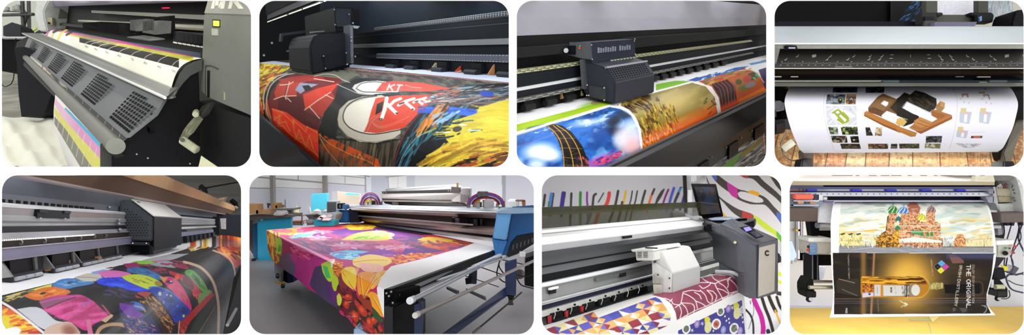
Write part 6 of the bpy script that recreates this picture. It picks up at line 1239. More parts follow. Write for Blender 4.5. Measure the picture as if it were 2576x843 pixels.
# bed frame, rollers and legs
FR = mat('151518', .45); NVY = mat('1c2a4c', .45, 0, .05)
mk('bed_frame', loft([H(966, 728, TBH), H(985, 727, TBH), W(985, 748, 3.14), W(966, 772, 3.1)], [H(1215, 640, TBH), H(1250, 628, TBH), W(1250, 640, 5.6), W(1225, 652, 5.5)]), FR, t)
mk('bed_corner', prism([W(964, 742, 3.12), W(976, 726, 3.15), W(1005, 728, 3.2), W(1006, 760, 3.2), W(990, 775, 3.15), W(965, 775, 3.12)], (.1, .15, 0)), mat('1a1a1c', .5, 0, .3, 20), t, bevel=.01)
for x, y in ((984, 734), (978, 745), (972, 738), (988, 762)): mk('corner_bolt', tube([W(x, y, 3.1), W(x, y, 3.14)], .006, 8), mat('8a8a8c', .3, .6), t)
mk('side_rail', tube([W(1000, 742, 3.2), W(1240, 632, 5.6)], .014, 10), mat('77787c', .3, .5), t); mk('side_rail', loft([W(1010, 746, 3.25), W(1010, 752, 3.25), W(1020, 752, 3.3), W(1020, 746, 3.3)], [W(1170, 676, 4.8), W(1170, 681, 4.8), W(1176, 681, 4.85), W(1176, 676, 4.85)]), mat('a0a2a8', .35, .4), t)
up = mk('upper_roller', tube([W(1034, 756, 3.1), W(1256, 646, 5.4)], [.0165, .0165], 18), mat('b4b8c0', .25, .7, .03), t, smooth='auto'); mk('roller_end', tube([W(1031, 757, 3.07), W(1042, 752, 3.18)], .0205, 18), mat('dadce0', .35, .2), up, smooth='auto')
lw = mk('lower_roller', tube([W(1048, 792, 3.0), W(1352, 652, 5.2)], [.0125, .0125], 16), mat('8f8784', .3, .6, .03), t, smooth='auto'); mk('roller_end', tube([W(1044, 794, 2.97), W(1052, 790, 3.03)], .0165, 16), mat('c4c0b4', .4, .2), lw, smooth='auto')
mk('thin_roller', tube([W(1100, 705, 3.9), W(1345, 625, 6)], .009, 10), mat('c0c4c8', .3, .6), t, smooth='auto'); mk('upper_rail_end', tube([W(1190, 672, 4.6), W(1258, 642, 5.4)], .016, 12), mat('dcdee2', .35, .3), t, smooth='auto')
mk('leg', slabz([(988, 775), (1040, 752), (1062, 766), (1062, 850), (988, 850)], 3.15, .12), mat('17171b', .45, 0, .05), t); mk('leg', slabz([(1042, 768), (1062, 762), (1062, 850), (1042, 850)], 3.12, .04), mat('1c2546', .45), t)
lg = mk('leg', slabz([(1270, 664), (1300, 656), (1298, 745), (1272, 742)], 5.0, .12), NVY, t, bevel=.004); mk('leg_foot', slabz([(1276, 744), (1294, 746), (1290, 754), (1280, 754)], 5.0, .08), mat('1c1c1e'), lg); mk('foot_pad', slabz([(1280, 752), (1288, 752), (1292, 768), (1278, 768)], 5.0, .03), mat('3a3432'), lg)
mk('leg', slabz([(1190, 668), (1200, 665), (1198, 715), (1178, 714), (1176, 700)], 6.0, .1), mat('2c3040', .5), t); mk('leg_bracket', slabz([(1170, 702), (1186, 698), (1184, 714), (1172, 716)], 5.9, .06), DKK, t)
mk('lower_beam_bar', loft([W(1104, 846, 3.3), W(1140, 846, 3.3), W(1140, 846, 3.5), W(1104, 846, 3.5)], [W(1272, 722, 5.0), W(1274, 742, 5.0), W(1280, 742, 5.1), W(1280, 722, 5.1)]), mat('1c2747', .45, 0, .05), t)
mk('cross_bar', loft([W(1172, 726, 5.4), W(1174, 734, 5.4), W(1176, 734, 5.5), W(1174, 726, 5.5)], [W(1218, 746, 4.6), W(1220, 756, 4.6), W(1224, 756, 4.7), W(1222, 746, 4.7)]), mat('55545a', .4), t); mk('cross_bar', loft([W(1122, 722, 6), W(1124, 728, 6), W(1130, 728, 6.1), W(1128, 720, 6.1)], [W(1150, 732, 5.2), W(1148, 740, 5.2), W(1154, 740, 5.3), W(1156, 732, 5.3)]), mat('3c3c44', .4), t)
for p, q, r in (((1150, 652), (1260, 690), 1.2), ((1090, 668), (1255, 722), 1.0), ((1200, 640), (1330, 668), 1.2)): mk('tie_rod', tube([W(*p, 6.2), W(*q, 5.6)], r/F*6, 8), mat('4a4644', .4, .3), t)
bl = mk('right_block', slabz([(1322, 650), (1352, 640), (1352, 725), (1320, 718)], 5.8, .3), mat('17171a', .5), t)
cr_ = mk('chain_carrier', prism([W(x, y, z) for x, y, z in ((1285, 612, 5.4), (1300, 596, 5.4), (1352, 586, 5.4), (1352, 608, 5.3), (1300, 640, 5.2), (1272, 650, 5.2))], (0, .1, 0)), mat('1d1d20', .5), t)
for i in range(12): x = 1290+i*4.8; mk('carrier_link', slabz([(x, 618-i*1.7), (x+3, 617-i*1.7), (x+2, 628-i*1.9), (x-1, 630-i*1.9)], 5.15, .04), mat(('4a4a4c', '2a2a2e')[i % 2], .4), cr_)
mk('motor_label', slabz(rc(1307, 634, 1322, 646), 5.1, .04), mat('d0d0d4', .4), t)
for i, p in enumerate(([(1256, 660), (1250, 690), (1262, 706), (1275, 712)], [(1300, 700), (1310, 716), (1325, 722), (1350, 728)], [(1262, 646), (1255, 668), (1268, 690)], [(1296, 690), (1320, 696), (1340, 690)])):
    mk('power_cable', tube([W(x, y, 5.6) for x, y in smooth_path(p)], .007, 6), mat('2c2a2c', .5), label=['black cable looping behind the right navy leg', 'black cable on the floor at the lower right', 'short black cable hanging from the chain carrier', 'thin black cable beside the right navy leg'][i], cat='cable')
mk('cable_reel', tube([W(1303, 690, 5.7), W(1309, 690, 5.75)], .05, 16), mat('5a5250', .5), label='grey brown cable reel behind the right navy leg', cat='reel')
fs = thing('floor_pole', 'thin dark pole lying slanted on the floor at the right of the machine', 'pole', H(1250, 790, FLH))
mk('pole', tube([W(1190, 838, 4.6), W(1312, 736, 5.4)], .008, 8), mat('3a3430', .4), fs); mk('pole_grip', tube([W(1190, 838, 4.6), W(1207, 824, 4.7)], .012, 8), mat('5a5450', .4), fs)
# far-left foot of the machine
ft = mk('front_leg', slabz([(704, 672), (738, 690), (738, 708), (722, 712), (706, 704)], 7.9, .3), mat('15151a', .5), t)
mk('leg_plate', slabz([(690, 656), (706, 668), (706, 712), (696, 700), (690, 686)], 7.8, .1), mat('9c9ca2', .45), t); mk('navy_box', slabz([(722, 686), (738, 694), (738, 710), (724, 713)], 7.85, .2), mat('23285a', .5), t)
for x, y, r in ((712, 719, 6), (699, 694, 6)): w_ = mk('castor', tube([W(x-3, y, 7.8), W(x+3, y, 7.8)], r/F*7.8, 14), mat('1c1c1e'), t, smooth='auto'); mk('castor_hub', tube([W(x-3.5, y, 7.74), W(x+3.5, y, 7.74)], r*.4/F*7.8, 10), mat('5a5a5c'), w_)
mk('castor_lever', slabz([(692, 709), (716, 713), (716, 716), (693, 712)], 7.7, .03), mat('c89a30', .5), t)
mk('blue_case', slabz([(889, 826), (902, 822), (926, 836), (930, 850), (888, 850)], 3.35, .2), mat('8aa0bc', .5), label='pale blue case on the floor under the hem of the floral cloth', cat='case', bevel=.01)
# ------------------------ the floral cloth
cv = Canvas(662, 545, 1256, 850, 'b01c5c', 1.5)
Y1 = lambda x, y: (622+x*.242, 436+y*.242); Y2 = lambda x, y: (982+x*.242, 436+y*.242); Y3 = lambda x, y: (622+x*.2431, 638+y*.2431)
n1 = cv.noise(60, 14, 0, 3); top = [(670, 578), (930, 558), (1245, 610), (1110, 640), (982, 672), (955, 722), (830, 655)]
cv.poly(top, 'a8326e'); cv.blend(np.clip((n1-.5)*3, 0, .7), 'c83a4c', top)
cv.poly([(760, 575), (930, 560), (990, 566), (1240, 604), (1180, 625), (1100, 610), (940, 588), (820, 590)], 'b8324c'); cv.poly([(775, 590), (880, 572), (960, 575), (1040, 590), (1100, 600), (1180, 616), (1120, 632), (1050, 640), (1000, 625), (900, 600), (800, 604)], '5a2878')
cv.poly([(800, 600), (900, 592), (1010, 610), (1000, 640), (960, 655), (860, 648), (790, 620)], 'c03c78'); cv.poly([(930, 560), (1010, 568), (1130, 588), (1060, 592), (980, 580), (920, 570)], '2c1438')
cv.strokes([(800, 590), (1000, 590), (1100, 610), (990, 640), (860, 640)], 60, 60, 4, ['a02c80', 'd0487c', '7a2c88', 'c43c58', '6a2880'], 6, .5)
def flower(cx, cy, rx, ry, n, cols, w, ctr=None, a0=0, wob=.25, seed=1):
    r = random.Random(seed)
    for i in range(n):
        a = a0+2*math.pi*i/n; k = 1+r.uniform(-wob, wob); ex, ey = cx+rx*k*math.cos(a), cy+ry*k*math.sin(a); px, py = -math.sin(a)*w, math.cos(a)*w*ry/rx
        cv.poly([(cx, cy), ((cx+ex)/2+px, (cy+ey)/2+py), (ex, ey), ((cx+ex)/2-px, (cy+ey)/2-py)], cols[i % len(cols)], sm=4)
    if ctr: cv.ell(cx, cy, rx*.2, ry*.2, ctr)
flower(900, 571, 42, 8, 9, ['f0b028', 'e88a1c', 'f4c840'], 7, 'c86018', seed=2); flower(955, 580, 0.1, .1, 1, ['000000'], .1)
cv.poly([(870, 566), (910, 562), (945, 568), (930, 577), (880, 578)], 'eca424', sm=4); cv.strokes([(880, 566), (940, 568), (920, 576)], 20, 16, 6, ['f8c840', 'd07018'], 3)
cv.poly([(856, 604), (900, 586), (960, 580), (985, 590), (976, 604), (920, 606)], 'd8b440', sm=4); cv.poly([(895, 600), (930, 586), (965, 588), (960, 600), (920, 603)], '9cb838', sm=4); cv.strokes([(890, 600), (940, 588), (965, 592), (940, 602)], 34, 14, -6, ['5a9a30', 'b8c840', '7ab038', 'e8d848'], 2.5); cv.strokes([(905, 590), (960, 580), (990, 588), (985, 602), (965, 594)], 36, 10, 15, ['f0d0b0', 'e8b090', 'f4e0c8', 'd89878'], 2.4)
flower(812, 583, 28, 6, 8, ['e07898', 'd86088', 'ee9cb4'], 5, seed=5); flower(795, 598, 36, 7, 9, ['e8a0c0', 'd070a0', 'f4c0d4'], 6, seed=6); flower(800, 603, 30, 5, 8, ['f0b4cc', 'e088b0'], 5, seed=7)
flower(880, 620, 52, 10, 11, ['e078b0', 'd05c9c', 'f09cc8', 'c84890'], 8, seed=8); flower(860, 616, 30, 6, 8, ['f4b4d4', 'e890c0'], 5, seed=9)
flower(1000, 622, 44, 9, 11, ['e87ca0', 'f09cb8', 'd85c8c'], 8, seed=10); flower(960, 622, 26, 6, 8, ['f4a8c0', 'e888a8'], 5, seed=12)
flower(710, 584, 40, 7, 10, ['e8a030', 'f0bc50', 'd88030'], 6, 'a86020', seed=13); cv.strokes([(672, 580), (740, 576), (770, 586), (720, 592), (690, 590)], 50, 26, -4, ['f0b84c', 'd88a34', 'c8648c', 'e8a050', 'b84878'], 4)
cv.strokes([(735, 588), (790, 584), (780, 594), (740, 600)], 26, 18, -8, ['7cc8dc', 'a8dce4', '58a8c8'], 3.5); cv.strokes([(745, 600), (800, 606), (840, 630), (800, 640), (760, 612)], 40, 20, 20, ['7a4a8a', '9a5090', '5c3c78', 'c05c98'], 6, .8)
cv.poly([(830, 636), (870, 630), (920, 632), (950, 640), (940, 654), (900, 654), (850, 650)], '6ab8d4', sm=4); cv.strokes([(836, 636), (940, 640), (930, 654), (860, 650)], 50, 22, 0, ['8cd0e0', '50a0c8', 'a0dce8', '7a6ac0'], 5, .8)
cv.poly([(900, 640), (960, 628), (1010, 640), (990, 652), (930, 658)], '7a3898', sm=4)
flower(1090, 606, 50, 9, 9, ['f0b828', 'e8921c', 'f8d048'], 9, seed=14); cv.poly([(1050, 602), (1080, 596), (1120, 600), (1180, 612), (1150, 617), (1100, 612)], 'f0b42c', sm=4); cv.strokes([(1080, 612), (1150, 612), (1120, 630), (1080, 622)], 30, 30, 8, ['d85028', 'e87030', 'b83040', '8a2838'], 6)
cv.strokes([(1140, 606), (1200, 612), (1180, 618)], 14, 24, 8, ['8a3020', 'b04828'], 4); cv.poly([(1020, 624), (1060, 630), (1050, 645), (1010, 640)], '5c2890')
cv.strokes([(960, 645), (1060, 636), (1110, 640), (1000, 664), (965, 660)], 130, 9, 0, ['e07838', 'c05828', 'f0a050', 'b04840', 'e89048'], 3.2); cv.strokes([(940, 640), (990, 640), (960, 652)], 20, 14, 0, ['8a4090', 'a858a0'], 4)
# the sides that hang down
lf = [(668, 580), (690, 588), (762, 625), (830, 655), (860, 668), (990, 700), (966, 850), (880, 850), (850, 780), (790, 742), (700, 672), (672, 640)]
cv.poly([(668, 580), (700, 590), (722, 612), (712, 670), (695, 664), (672, 640)], '8a5038'); cv.strokes([(670, 582), (705, 592), (712, 650), (696, 662), (674, 640)], 90, 16, 80, ['d8a030', 'c87828', '8a4428', 'e0b848', '6a3830', '58882c'], 4)
cv.poly([(684, 588), (690, 600), (690, 618), (682, 618), (680, 600)], 'e8b44c', sm=3); cv.poly([(672, 590), (678, 600), (674, 616), (670, 606)], 'd8b450', sm=3); cv.poly([(696, 600), (704, 597), (710, 612), (708, 634), (700, 640), (695, 624)], '9cc83c', sm=3); cv.poly([(702, 615), (709, 622), (706, 634), (698, 632)], '48a838')
cv.poly([(710, 603), (740, 618), (765, 634), (725, 690), (704, 668), (708, 640)], '9c2050'); cv.poly([(700, 664), (708, 640), (720, 636), (738, 696), (716, 682)], '5c4c64')
cv.poly([(712, 640), (740, 630), (726, 650), (738, 696), (760, 706), (716, 682)], '6a3c64')
cv.poly([(718, 640), (780, 634), (830, 655), (850, 664), (806, 672), (784, 720), (768, 724), (738, 698)], 'a82c7c'); cv.blend(np.clip((cv.noise(30, 60, 20, 5)-.45)*3, 0, .6), 'c03c88', [(730, 640), (830, 655), (800, 680), (780, 715), (750, 700)])
cv.poly([(724, 636), (744, 668), (740, 698), (716, 680), (704, 664)], '60506c'); cv.strokes([(728, 618), (760, 622), (792, 640), (770, 656), (740, 640)], 110, 7, 30, ['d8407c', 'b82868', 'f06098', '8a1c50'], 3, bend=1)
cv.poly([(778, 716), (792, 672), (806, 668), (830, 700), (850, 736), (850, 782), (800, 744)], '453458'); cv.poly([(806, 668), (850, 700), (850, 780), (822, 745), (818, 690)], '4c2464', .6); cv.poly([(820, 684), (850, 708), (852, 760), (838, 756)], '5c2468')
cv.poly([(820, 655), (862, 668), (890, 690), (900, 700), (870, 760), (852, 740), (836, 706), (812, 676)], '6c1c54', .8)
cv.poly([(808, 664), (830, 655), (842, 658), (840, 680), (838, 704), (826, 708), (812, 686)], 'a8c83c', sm=3); cv.poly([(812, 668), (824, 672), (832, 700), (820, 700)], '3cb060', .9); cv.poly([(834, 706), (842, 690), (852, 706), (848, 726), (842, 733), (836, 722)], 'a8c030', sm=3); cv.poly([(830, 652), (842, 652), (844, 668), (834, 674)], 'e0e8d8')
cv.poly([(700, 592), (760, 618), (840, 655), (832, 660), (752, 626)], 'e08cb8', .7)
cv.ell(850, 676, 13, 20, 'c86828', -10); cv.strokes([(840, 660), (862, 660), (860, 700), (842, 695)], 90, 3, 0, ['e89848', 'a84820', 'f0b870', '8a3818'], 1.8); cv.ell(862, 708, 10, 20, '7a3030', -15, .8)
# the big lilies near the corner
for q, c in (([(888, 652), (930, 640), (975, 648), (985, 660), (960, 672), (920, 676), (890, 668)], 'f0c070'), ([(858, 680), (872, 672), (892, 674), (897, 700), (893, 728), (878, 722), (862, 704)], 'f0b83c'), ([(898, 700), (905, 686), (930, 684), (950, 694), (930, 730), (912, 752), (900, 735)], 'ec8c24'), ([(930, 700), (950, 686), (972, 680), (978, 696), (955, 712), (935, 728)], 'f0a040'), ([(922, 742), (934, 734), (950, 742), (965, 768), (965, 796), (950, 790), (932, 766)], 'ec9428'), ([(905, 740), (930, 750), (936, 790), (920, 800), (898, 770)], '8a3420'), ([(900, 660), (960, 668), (958, 684), (916, 682)], 'e8a8a0')):
    cv.poly(q, c, sm=4)
for q in ([(862, 684), (885, 720), (893, 730)], [(905, 690), (908, 720), (912, 748)], [(945, 692), (925, 725), (914, 748)], [(972, 684), (945, 705), (930, 725)], [(936, 746), (950, 770), (962, 792)], [(890, 660), (930, 655), (975, 655)]): cv.line(q, 2, 'b85418', .8, sm=4); cv.line([(a+3, b+1) for a, b in q], 2, 'f8d060', .7, sm=4)
cv.blend(np.clip((cv.noise(20, 26, 10, 8)-.5)*3, 0, .6), 'f8d468', [(858, 676), (960, 668), (975, 690), (920, 735), (880, 722)])
cv.ell(893, 736, 4, 2.5, '281828'); cv.ell(926, 752, 5, 3, '3c1418')
dk = [(850, 722), (893, 734), (905, 760), (935, 790), (966, 800), (966, 852), (900, 852), (884, 800), (850, 776)]
cv.poly(dk, '4a1a20'); cv.strokes(dk, 170, 12, 55, ['7a2020', '2c1818', 'a83024', '4a1c1c', '203820', '8a2c20', '601430'], 6)
for x, y, rx, ry, a in ((872, 766, 7, 9, 30), (912, 782, 9, 17, -35), (893, 796, 7, 15, -20), (930, 812, 8, 14, -15), (941, 806, 8, 10, 0), (876, 748, 10, 8, 0)): cv.ell(x, y, rx, ry, 'a8321c', a); cv.ell(x-2, y-3, rx*.45, ry*.45, 'd86038', a, .8, soft=.5)
cv.poly([(847, 745), (853, 738), (860, 752), (856, 768), (849, 766)], 'b8cc40', sm=3); cv.poly([(935, 770), (950, 786), (965, 806), (960, 812), (940, 800)], '2c4a2c'); cv.strokes([(850, 740), (900, 750), (910, 830), (880, 800)], 20, 5, 0, ['f0b090', 'e86048'], 1.2)
# white margins
cv.line([(672, 580), (720, 606), (766, 622), (800, 640), (828, 654)], 2.2, 'e8b8d4', .6); cv.line([(668, 578), (700, 575), (930, 557), (980, 562)], 3.5, 'f0f0f4'); cv.poly([(948, 725), (958, 700), (972, 682), (984, 670), (1060, 652), (1110, 638), (1160, 624), (1206, 606), (1245, 612), (1260, 630), (1215, 642), (985, 728), (970, 742), (966, 800), (958, 770), (950, 745)], 'f2f3fa')
# bed surface
tw_ = lambda x, y: (x, y, TBH*F/(y-HY))
near = [tw_(672, 579), tw_(720, 602), tw_(780, 631), tw_(850, 667), tw_(920, 703), tw_(963, 726)]
far = [tw_(930, 558), tw_(985, 566), tw_(1050, 577), tw_(1120, 588), tw_(1185, 599), tw_(1250, 611)]
far[-1] = tw_(1258, 622); far[-2] = tw_(1200, 603)
# two surfaces sharing the fold: the flat bed part and the draped fall
m_ = ink(.55)
bedA = [tw_(670, 579), tw_(966, 728)]; bedB = [tw_(932, 557), tw_(1250, 626)]
def cloth(u, v):
    # bilinear bed in picture corners, perspective steps
    def C4(p): z = TBH*F/(p[1]-HY); return np.array([(p[0]-1288)/F*z, z, (421.5-p[1])/F*z])
    A, B, C_, D_ = C4((670, 579)), C4((966, 728)), C4((1256, 624)), C4((932, 557))
    uz, vz = u*A[1]/(u*A[1]+(1-u)*B[1]), None
    e1z = A[1]*(1-u)+B[1]*u; w1 = u*A[1]/(u*A[1]+(1-u)*B[1]); w2 = u*D_[1]/(u*D_[1]+(1-u)*C_[1])
    P = [A[i]*(1-w1)+B[i]*w1 for i in range(3)]; Q = [D_[i]*(1-w2)+C_[i]*w2 for i in range(3)]
    w = v*P[1]/(v*P[1]+(1-v)*Q[1]); return [P[i]*(1-w)+Q[i]*w for i in range(3)]
V, Q, px, py = grid(cloth, 420, 420)
# drape: hangs from the fold edge to the hem
fold = [(670, 579), (700, 594), (740, 613), (790, 637), (830, 657), (880, 683), (925, 706), (966, 728)]
hem = [(674, 628), (684, 652), (706, 673), (742, 697), (770, 722), (800, 742), (826, 762), (848, 776), (858, 792), (874, 799), (892, 822), (904, 826), (930, 842), (966, 856)]
nf = np.array(smooth_path([p for p in fold], 6)); nh = np.array(smooth_path([p for p in hem], 6))
def along(A, t):
    d = np.concatenate([[0], np.cumsum(np.hypot(np.diff(A[:, 0]), np.diff(A[:, 1])))]); d /= d[-1]; return np.interp(t, d, A[:, 0]), np.interp(t, d, A[:, 1])
def drape(u, v):
    fx, fy = along(nf, u); z0 = TBH*F/(fy-HY); hx_, hy = along(nh, u)
    zh = z0-.10-.05*u; b = np.sin(np.pi*np.clip(v*.5, 0, .5))
    x = (fx*(1-v)+hx_*v); y = fy*(1-v)+hy*v; z = z0*(1-v)+zh*v-.05*np.sin(np.pi*np.minimum(v, 1))*.6+.025*np.sin(u*38+np.sin(u*9)*2)*v
    return [(x-1288)/F*z, z, (421.5-y)/F*z]
V2, Q2, px2, py2 = grid(drape, 420, 260)
n = len(V); V = np.concatenate([V, V2]); Q = np.concatenate([Q, Q2+n]); px = np.concatenate([px, px2]); py = np.concatenate([py, py2])
ok = (py < 846) & (px > 621); keep = ok[Q].all(1); Q = Q[keep]; used = np.zeros(len(V), bool); used[Q.ravel()] = True; idx = np.cumsum(used)-1; Q = idx[Q]; V = V[used]; px = px[used]; py = py[used]
mk('floral_cloth', (V, Q), m_, smooth=True, solid=False, cols=cv.sample(px, py, 1.3), label='glossy magenta and orange floral cloth draped over the bed of the textile printer', cat='cloth')
# solid bed under the cloth
bq4 = [W(672, 582, .52*F/(582-HY)), W(962, 732, .52*F/(735-HY)), W(1240, 628, .52*F/(630-HY)), W(932, 560, .52*F/(562-HY))]
mk('bed', prism([p+Vector((0, 0, -.03)) for p in bq4], (0, 0, -.05)), FR, t)
# ================================================================== bay 7: grey printer in front of a colourful striped wall
PAN[0] = 7
f = Rail((2440, 485), (-569, 250), 3.75, 20)
# wall with painted stripes
cv = Canvas(1355, 432, 1975, 850, 'cdccd0', 1.4)
ZA = lambda x, y: (1360+x*.2419, 436+y*.2419); ZB = lambda x, y: (1662+x*.2419, 436+y*.2419); ZD = lambda x, y: (1662+x*.2433, 638+y*.2433)
for pts, w, c in (([(45, 225), (30, 340)], 6, '4a4440'), ([(130, 215), (120, 280), (100, 440)], 7, '4a4a4c'), ([(112, 215), (100, 290), (90, 350)], 8, '5b8bd8'), ([(85, 300), (78, 440)], 4, '3a8a50'), ([(248, 205), (232, 300), (215, 440)], 8, '4a4058'), ([(235, 205), (222, 300), (215, 350)], 9, '4a3898'), ([(320, 210), (316, 300), (305, 560)], 6, '4c4440'), ([(415, 200), (412, 300), (412, 560)], 7, '3f8a40'), ([(484, 198), (482, 280), (488, 350), (492, 560)], 5, '8a3a98'),
                  ([(575, 215), (552, 240), (540, 340), (525, 420), (470, 560)], 6, '4a4440'), ([(655, 205), (630, 250), (600, 300)], 3.2, '4a4440'), ([(714, 205), (706, 260), (680, 330), (610, 400), (560, 540)], 9, 'd84a40'), ([(806, 185), (790, 270), (765, 370), (700, 540)], 6.5, '4a4440'), ([(886, 185), (870, 270), (856, 340)], 5.5, 'e0b030'), ([(848, 300), (835, 380), (800, 520)], 6, '4c4440'), ([(954, 185), (935, 290), (900, 400), (870, 520)], 3.6, '4c4440'), ([(1005, 185), (985, 290), (950, 400), (930, 500)], 4, '4c4440'),
                  ([(1088, 182), (1065, 260), (1035, 380)], 6, '4c4440'), ([(1182, 165), (1150, 240)], 5.5, '4c4440'), ([(1152, 235), (1125, 320), (1105, 400)], 6, 'e87030'), ([(1265, 185), (1220, 260), (1185, 370)], 6, '4c4440')):
    cv.line([ZA(*p) for p in pts], w, c, sm=5)
for pts, w, c in (([(33, 168), (0, 240), (-60, 330)], 4.5, '4c4440'), ([(80, 170), (50, 240), (20, 330), (0, 380)], 5, '8a2a80'), ([(138, 155), (110, 240), (85, 330), (60, 380)], 7, '5a60c8'), ([(210, 150), (175, 220)], 6, '4a88d0'), ([(185, 210), (150, 290), (130, 380)], 7, '4c4858'), ([(245, 230), (220, 320), (200, 380)], 6, '5a3a98'), ([(225, 145), (200, 150)], 3, '6a5a8a')):
    cv.line([ZB(*p) for p in pts], w, c, sm=4)
zc = '48423e'
def zs(pts, w, c=zc, k=5): cv.line([ZB(*p) for p in pts], w, c, sm=k)
cv.poly([ZB(*p) for p in [(520, 10), (580, 10), (690, 90), (800, 160), (870, 180), (930, 200), (1020, 220), (1100, 260), (1180, 350), (1270, 450), (1270, 540), (1200, 450), (1100, 340), (1040, 325), (930, 320), (820, 280), (760, 240), (700, 190), (620, 130), (560, 70)]], zc, sm=4)
cv.poly([ZB(*p) for p in [(800, 210), (830, 190), (900, 200), (1000, 235), (1060, 270), (1060, 300), (980, 305), (880, 280), (820, 250)]], 'd2d0d4', sm=5)
cv.poly([ZB(*p) for p in [(515, 5), (585, 8), (583, 80), (548, 55)]], '5568c4'); cv.poly([ZB(*p) for p in [(688, 88), (800, 158), (800, 270), (740, 235), (700, 185)]], 'c03498'); cv.poly([ZB(*p) for p in [(910, 185), (950, 176), (1025, 200), (1020, 240), (960, 222), (908, 205)]], 'e0a42c')
cv.poly([ZB(*p) for p in [(790, 5), (980, 5), (1080, 90), (1200, 190), (1290, 290), (1290, 350), (1200, 260), (1060, 150), (960, 60), (880, 50), (830, 25)]], zc, sm=4); cv.poly([ZB(*p) for p in [(790, 5), (910, 5), (908, 50), (870, 48), (820, 22)]], 'b43a34')
cv.poly([ZB(*p) for p in [(1120, 5), (1190, 5), (1290, 150), (1290, 230), (1200, 130)]], zc); cv.poly([ZB(*p) for p in [(1115, 5), (1150, 5), (1165, 45), (1140, 35)]], 'e0b838')
cv.poly([ZB(*p) for p in [(470, 20), (520, 130), (610, 240), (700, 310), (800, 370), (870, 395), (960, 430), (960, 470), (850, 470), (740, 400), (650, 300), (560, 210), (490, 100)]], zc, sm=4); cv.poly([ZB(*p) for p in [(850, 390), (960, 430), (960, 475), (850, 462)]], 'b03c34')
cv.poly([ZB(*p) for p in [(960, 430), (1020, 460), (1200, 600), (1270, 720), (1270, 740), (1180, 640), (1080, 580), (980, 500)]], 'b8cc38'); cv.poly([ZB(*p) for p in [(1205, 598), (1270, 670), (1270, 745), (1205, 650)]], '5aa838'); cv.poly([ZB(*p) for p in [(1205, 400), (1275, 440), (1275, 545), (1205, 450)]], '4a68b8'); cv.poly([ZB(*p) for p in [(640, 395), (690, 455), (660, 460)]], 'e0a838')
for y, c in ((60, '3c3a38'), (150, '3c3a38')): pass
cv.poly([ZD(*p) for p in [(1180, -40), (1270, 60), (1270, 100), (1215, 85), (1200, 160), (1180, 200)]], zc); cv.poly([ZD(*p) for p in [(1215, 180), (1270, 215), (1270, 245), (1215, 230)]], 'b8cc38'); cv.poly([ZD(*p) for p in [(1210, 270), (1270, 290), (1270, 335), (1210, 300)]], 'b8cc38'); cv.poly([ZD(*p) for p in [(1170, 340), (1210, 390), (1270, 400), (1270, 440), (1200, 430)]], '3c3c40')
for pts, w, c in (([(965, 480), (1000, 560), (1040, 650), (1060, 760), (1055, 850)], 12, 'b01888'), ([(880, 580), (930, 640), (955, 720), (960, 850)], 5, '2c2c34'), ([(1045, 450), (1080, 560), (1120, 660), (1150, 760), (1170, 850)], 8, '34302e'), ([(1110, 420), (1150, 520), (1190, 600)], 9, '34302e'), ([(1185, 590), (1220, 680), (1250, 760)], 5, 'd0a030'), ([(1200, 450), (1230, 540), (1270, 600)], 7, '34302e'), ([(1110, 800), (1125, 850)], 10, '282c44'), ([(955, 500), (962, 600), (935, 700), (910, 780)], 1.6, '3c3c40'), ([(925, 490), (930, 520)], 2, '3c3c40')):
    cv.line([ZD(*p) for p in pts], w, c, sm=5)
z7 = 7.0
sheet('wall_back', [(1355, 432, z7), (1355, 850, z7)], [(1975, 432, z7), (1975, 850, z7)], cv, .92, ink(.6), kind='structure')
# white column and its pipes
t = thing('door_column', 'white scuffed column beside a narrow dark post behind the laptop', 'column', W(1735, 550, 6.6))
mk('column_panel', slabz([(1722, 430), (1775, 430), (1775, 540), (1728, 540)], 6.7, .1), mat('b9babd', .6, 0, .35, 9), t); mk('dark_post', slabz([(1720, 430), (1726, 430), (1732, 535), (1724, 535)], 6.6, .05), mat('34322f', .5), t); mk('pale_strip', slabz(rc(1731, 478, 1741, 540), 6.5, .03), mat('e4e4e6', .6), t); mk('pale_strip', slabz([(1738, 434), (1752, 434), (1752, 455), (1738, 458)], 6.5, .03), mat('d8d8dc', .6), t)
# printer
t = thing('large_format_printer', 'grey printer with white cover, smoked clear lid and tall right cabinet over the patterned prints', 'printer', f.R(-600, 220, 1))
PN = mat('6b6d70', .5, 0, .05, 4); 
ld = mk('smoked_lid', f.xs([(-722, 24.5), (-723, 24.5), (-716, 61), (-715, 61)], 1.55, .94), mat('3a3a1c', .12, 0, .03, alpha=.42), t)
mk('lid_band', f.xs([(-723.5, 24.5), (-724.5, 24.5), (-721, 39), (-720, 39)], 1.55, .94), mat('4c4a1a', .3, 0, .03, alpha=.75), ld)
mk('lid_back', f.xs([(-735, 40), (-736, 40), (-730, 64), (-729, 64)], 1.55, 1.02), mat('54545a', .4, 0, .5, 3, alpha=.4), ld)
WH = mat('e6e6e4', .45, 0, .02, 4)
mk('top_cover', f.xs([(-716, 60), (-706, 62), (-704, 68), (-690, 72), (-680, 83), (-680, 92), (-716, 96)], 1.62, .955), WH, t)
mk('cover_groove', f.xs([(-703.5, 67), (-702.5, 67.5), (-702.5, 68.5), (-703.5, 68.5)], 1.62, .97), mat('8a8a8a', .5), t)
mk('cover_front', f.xs([(-680, 83), (-674, 84), (-676, 93.5), (-682, 94)], 1.62, .93), mat('b2b2b4', .4, .2, .04, 5), t)
mk('cover_shadow_lip', f.xs([(-676, 94), (-674, 94), (-680, 102), (-684, 102)], 1.62, .93), mat('4a4e53', .45), t)
mk('cover_end', prism([f.Q(1752, 553, 1.0), f.Q(1760, 548, 1.0), f.Q(1798, 562, .93), f.Q(1802, 572, .93), f.Q(1740, 578, .98)], f.b*.2), mat('a4a6a8', .4), t, bevel=.004)
cl = mk('cover_clip', f.xs([(-668, 84), (-672, 84), (-672, 89), (-668, 89)], 1.302, 1.272), mat('24262a', .4), t)
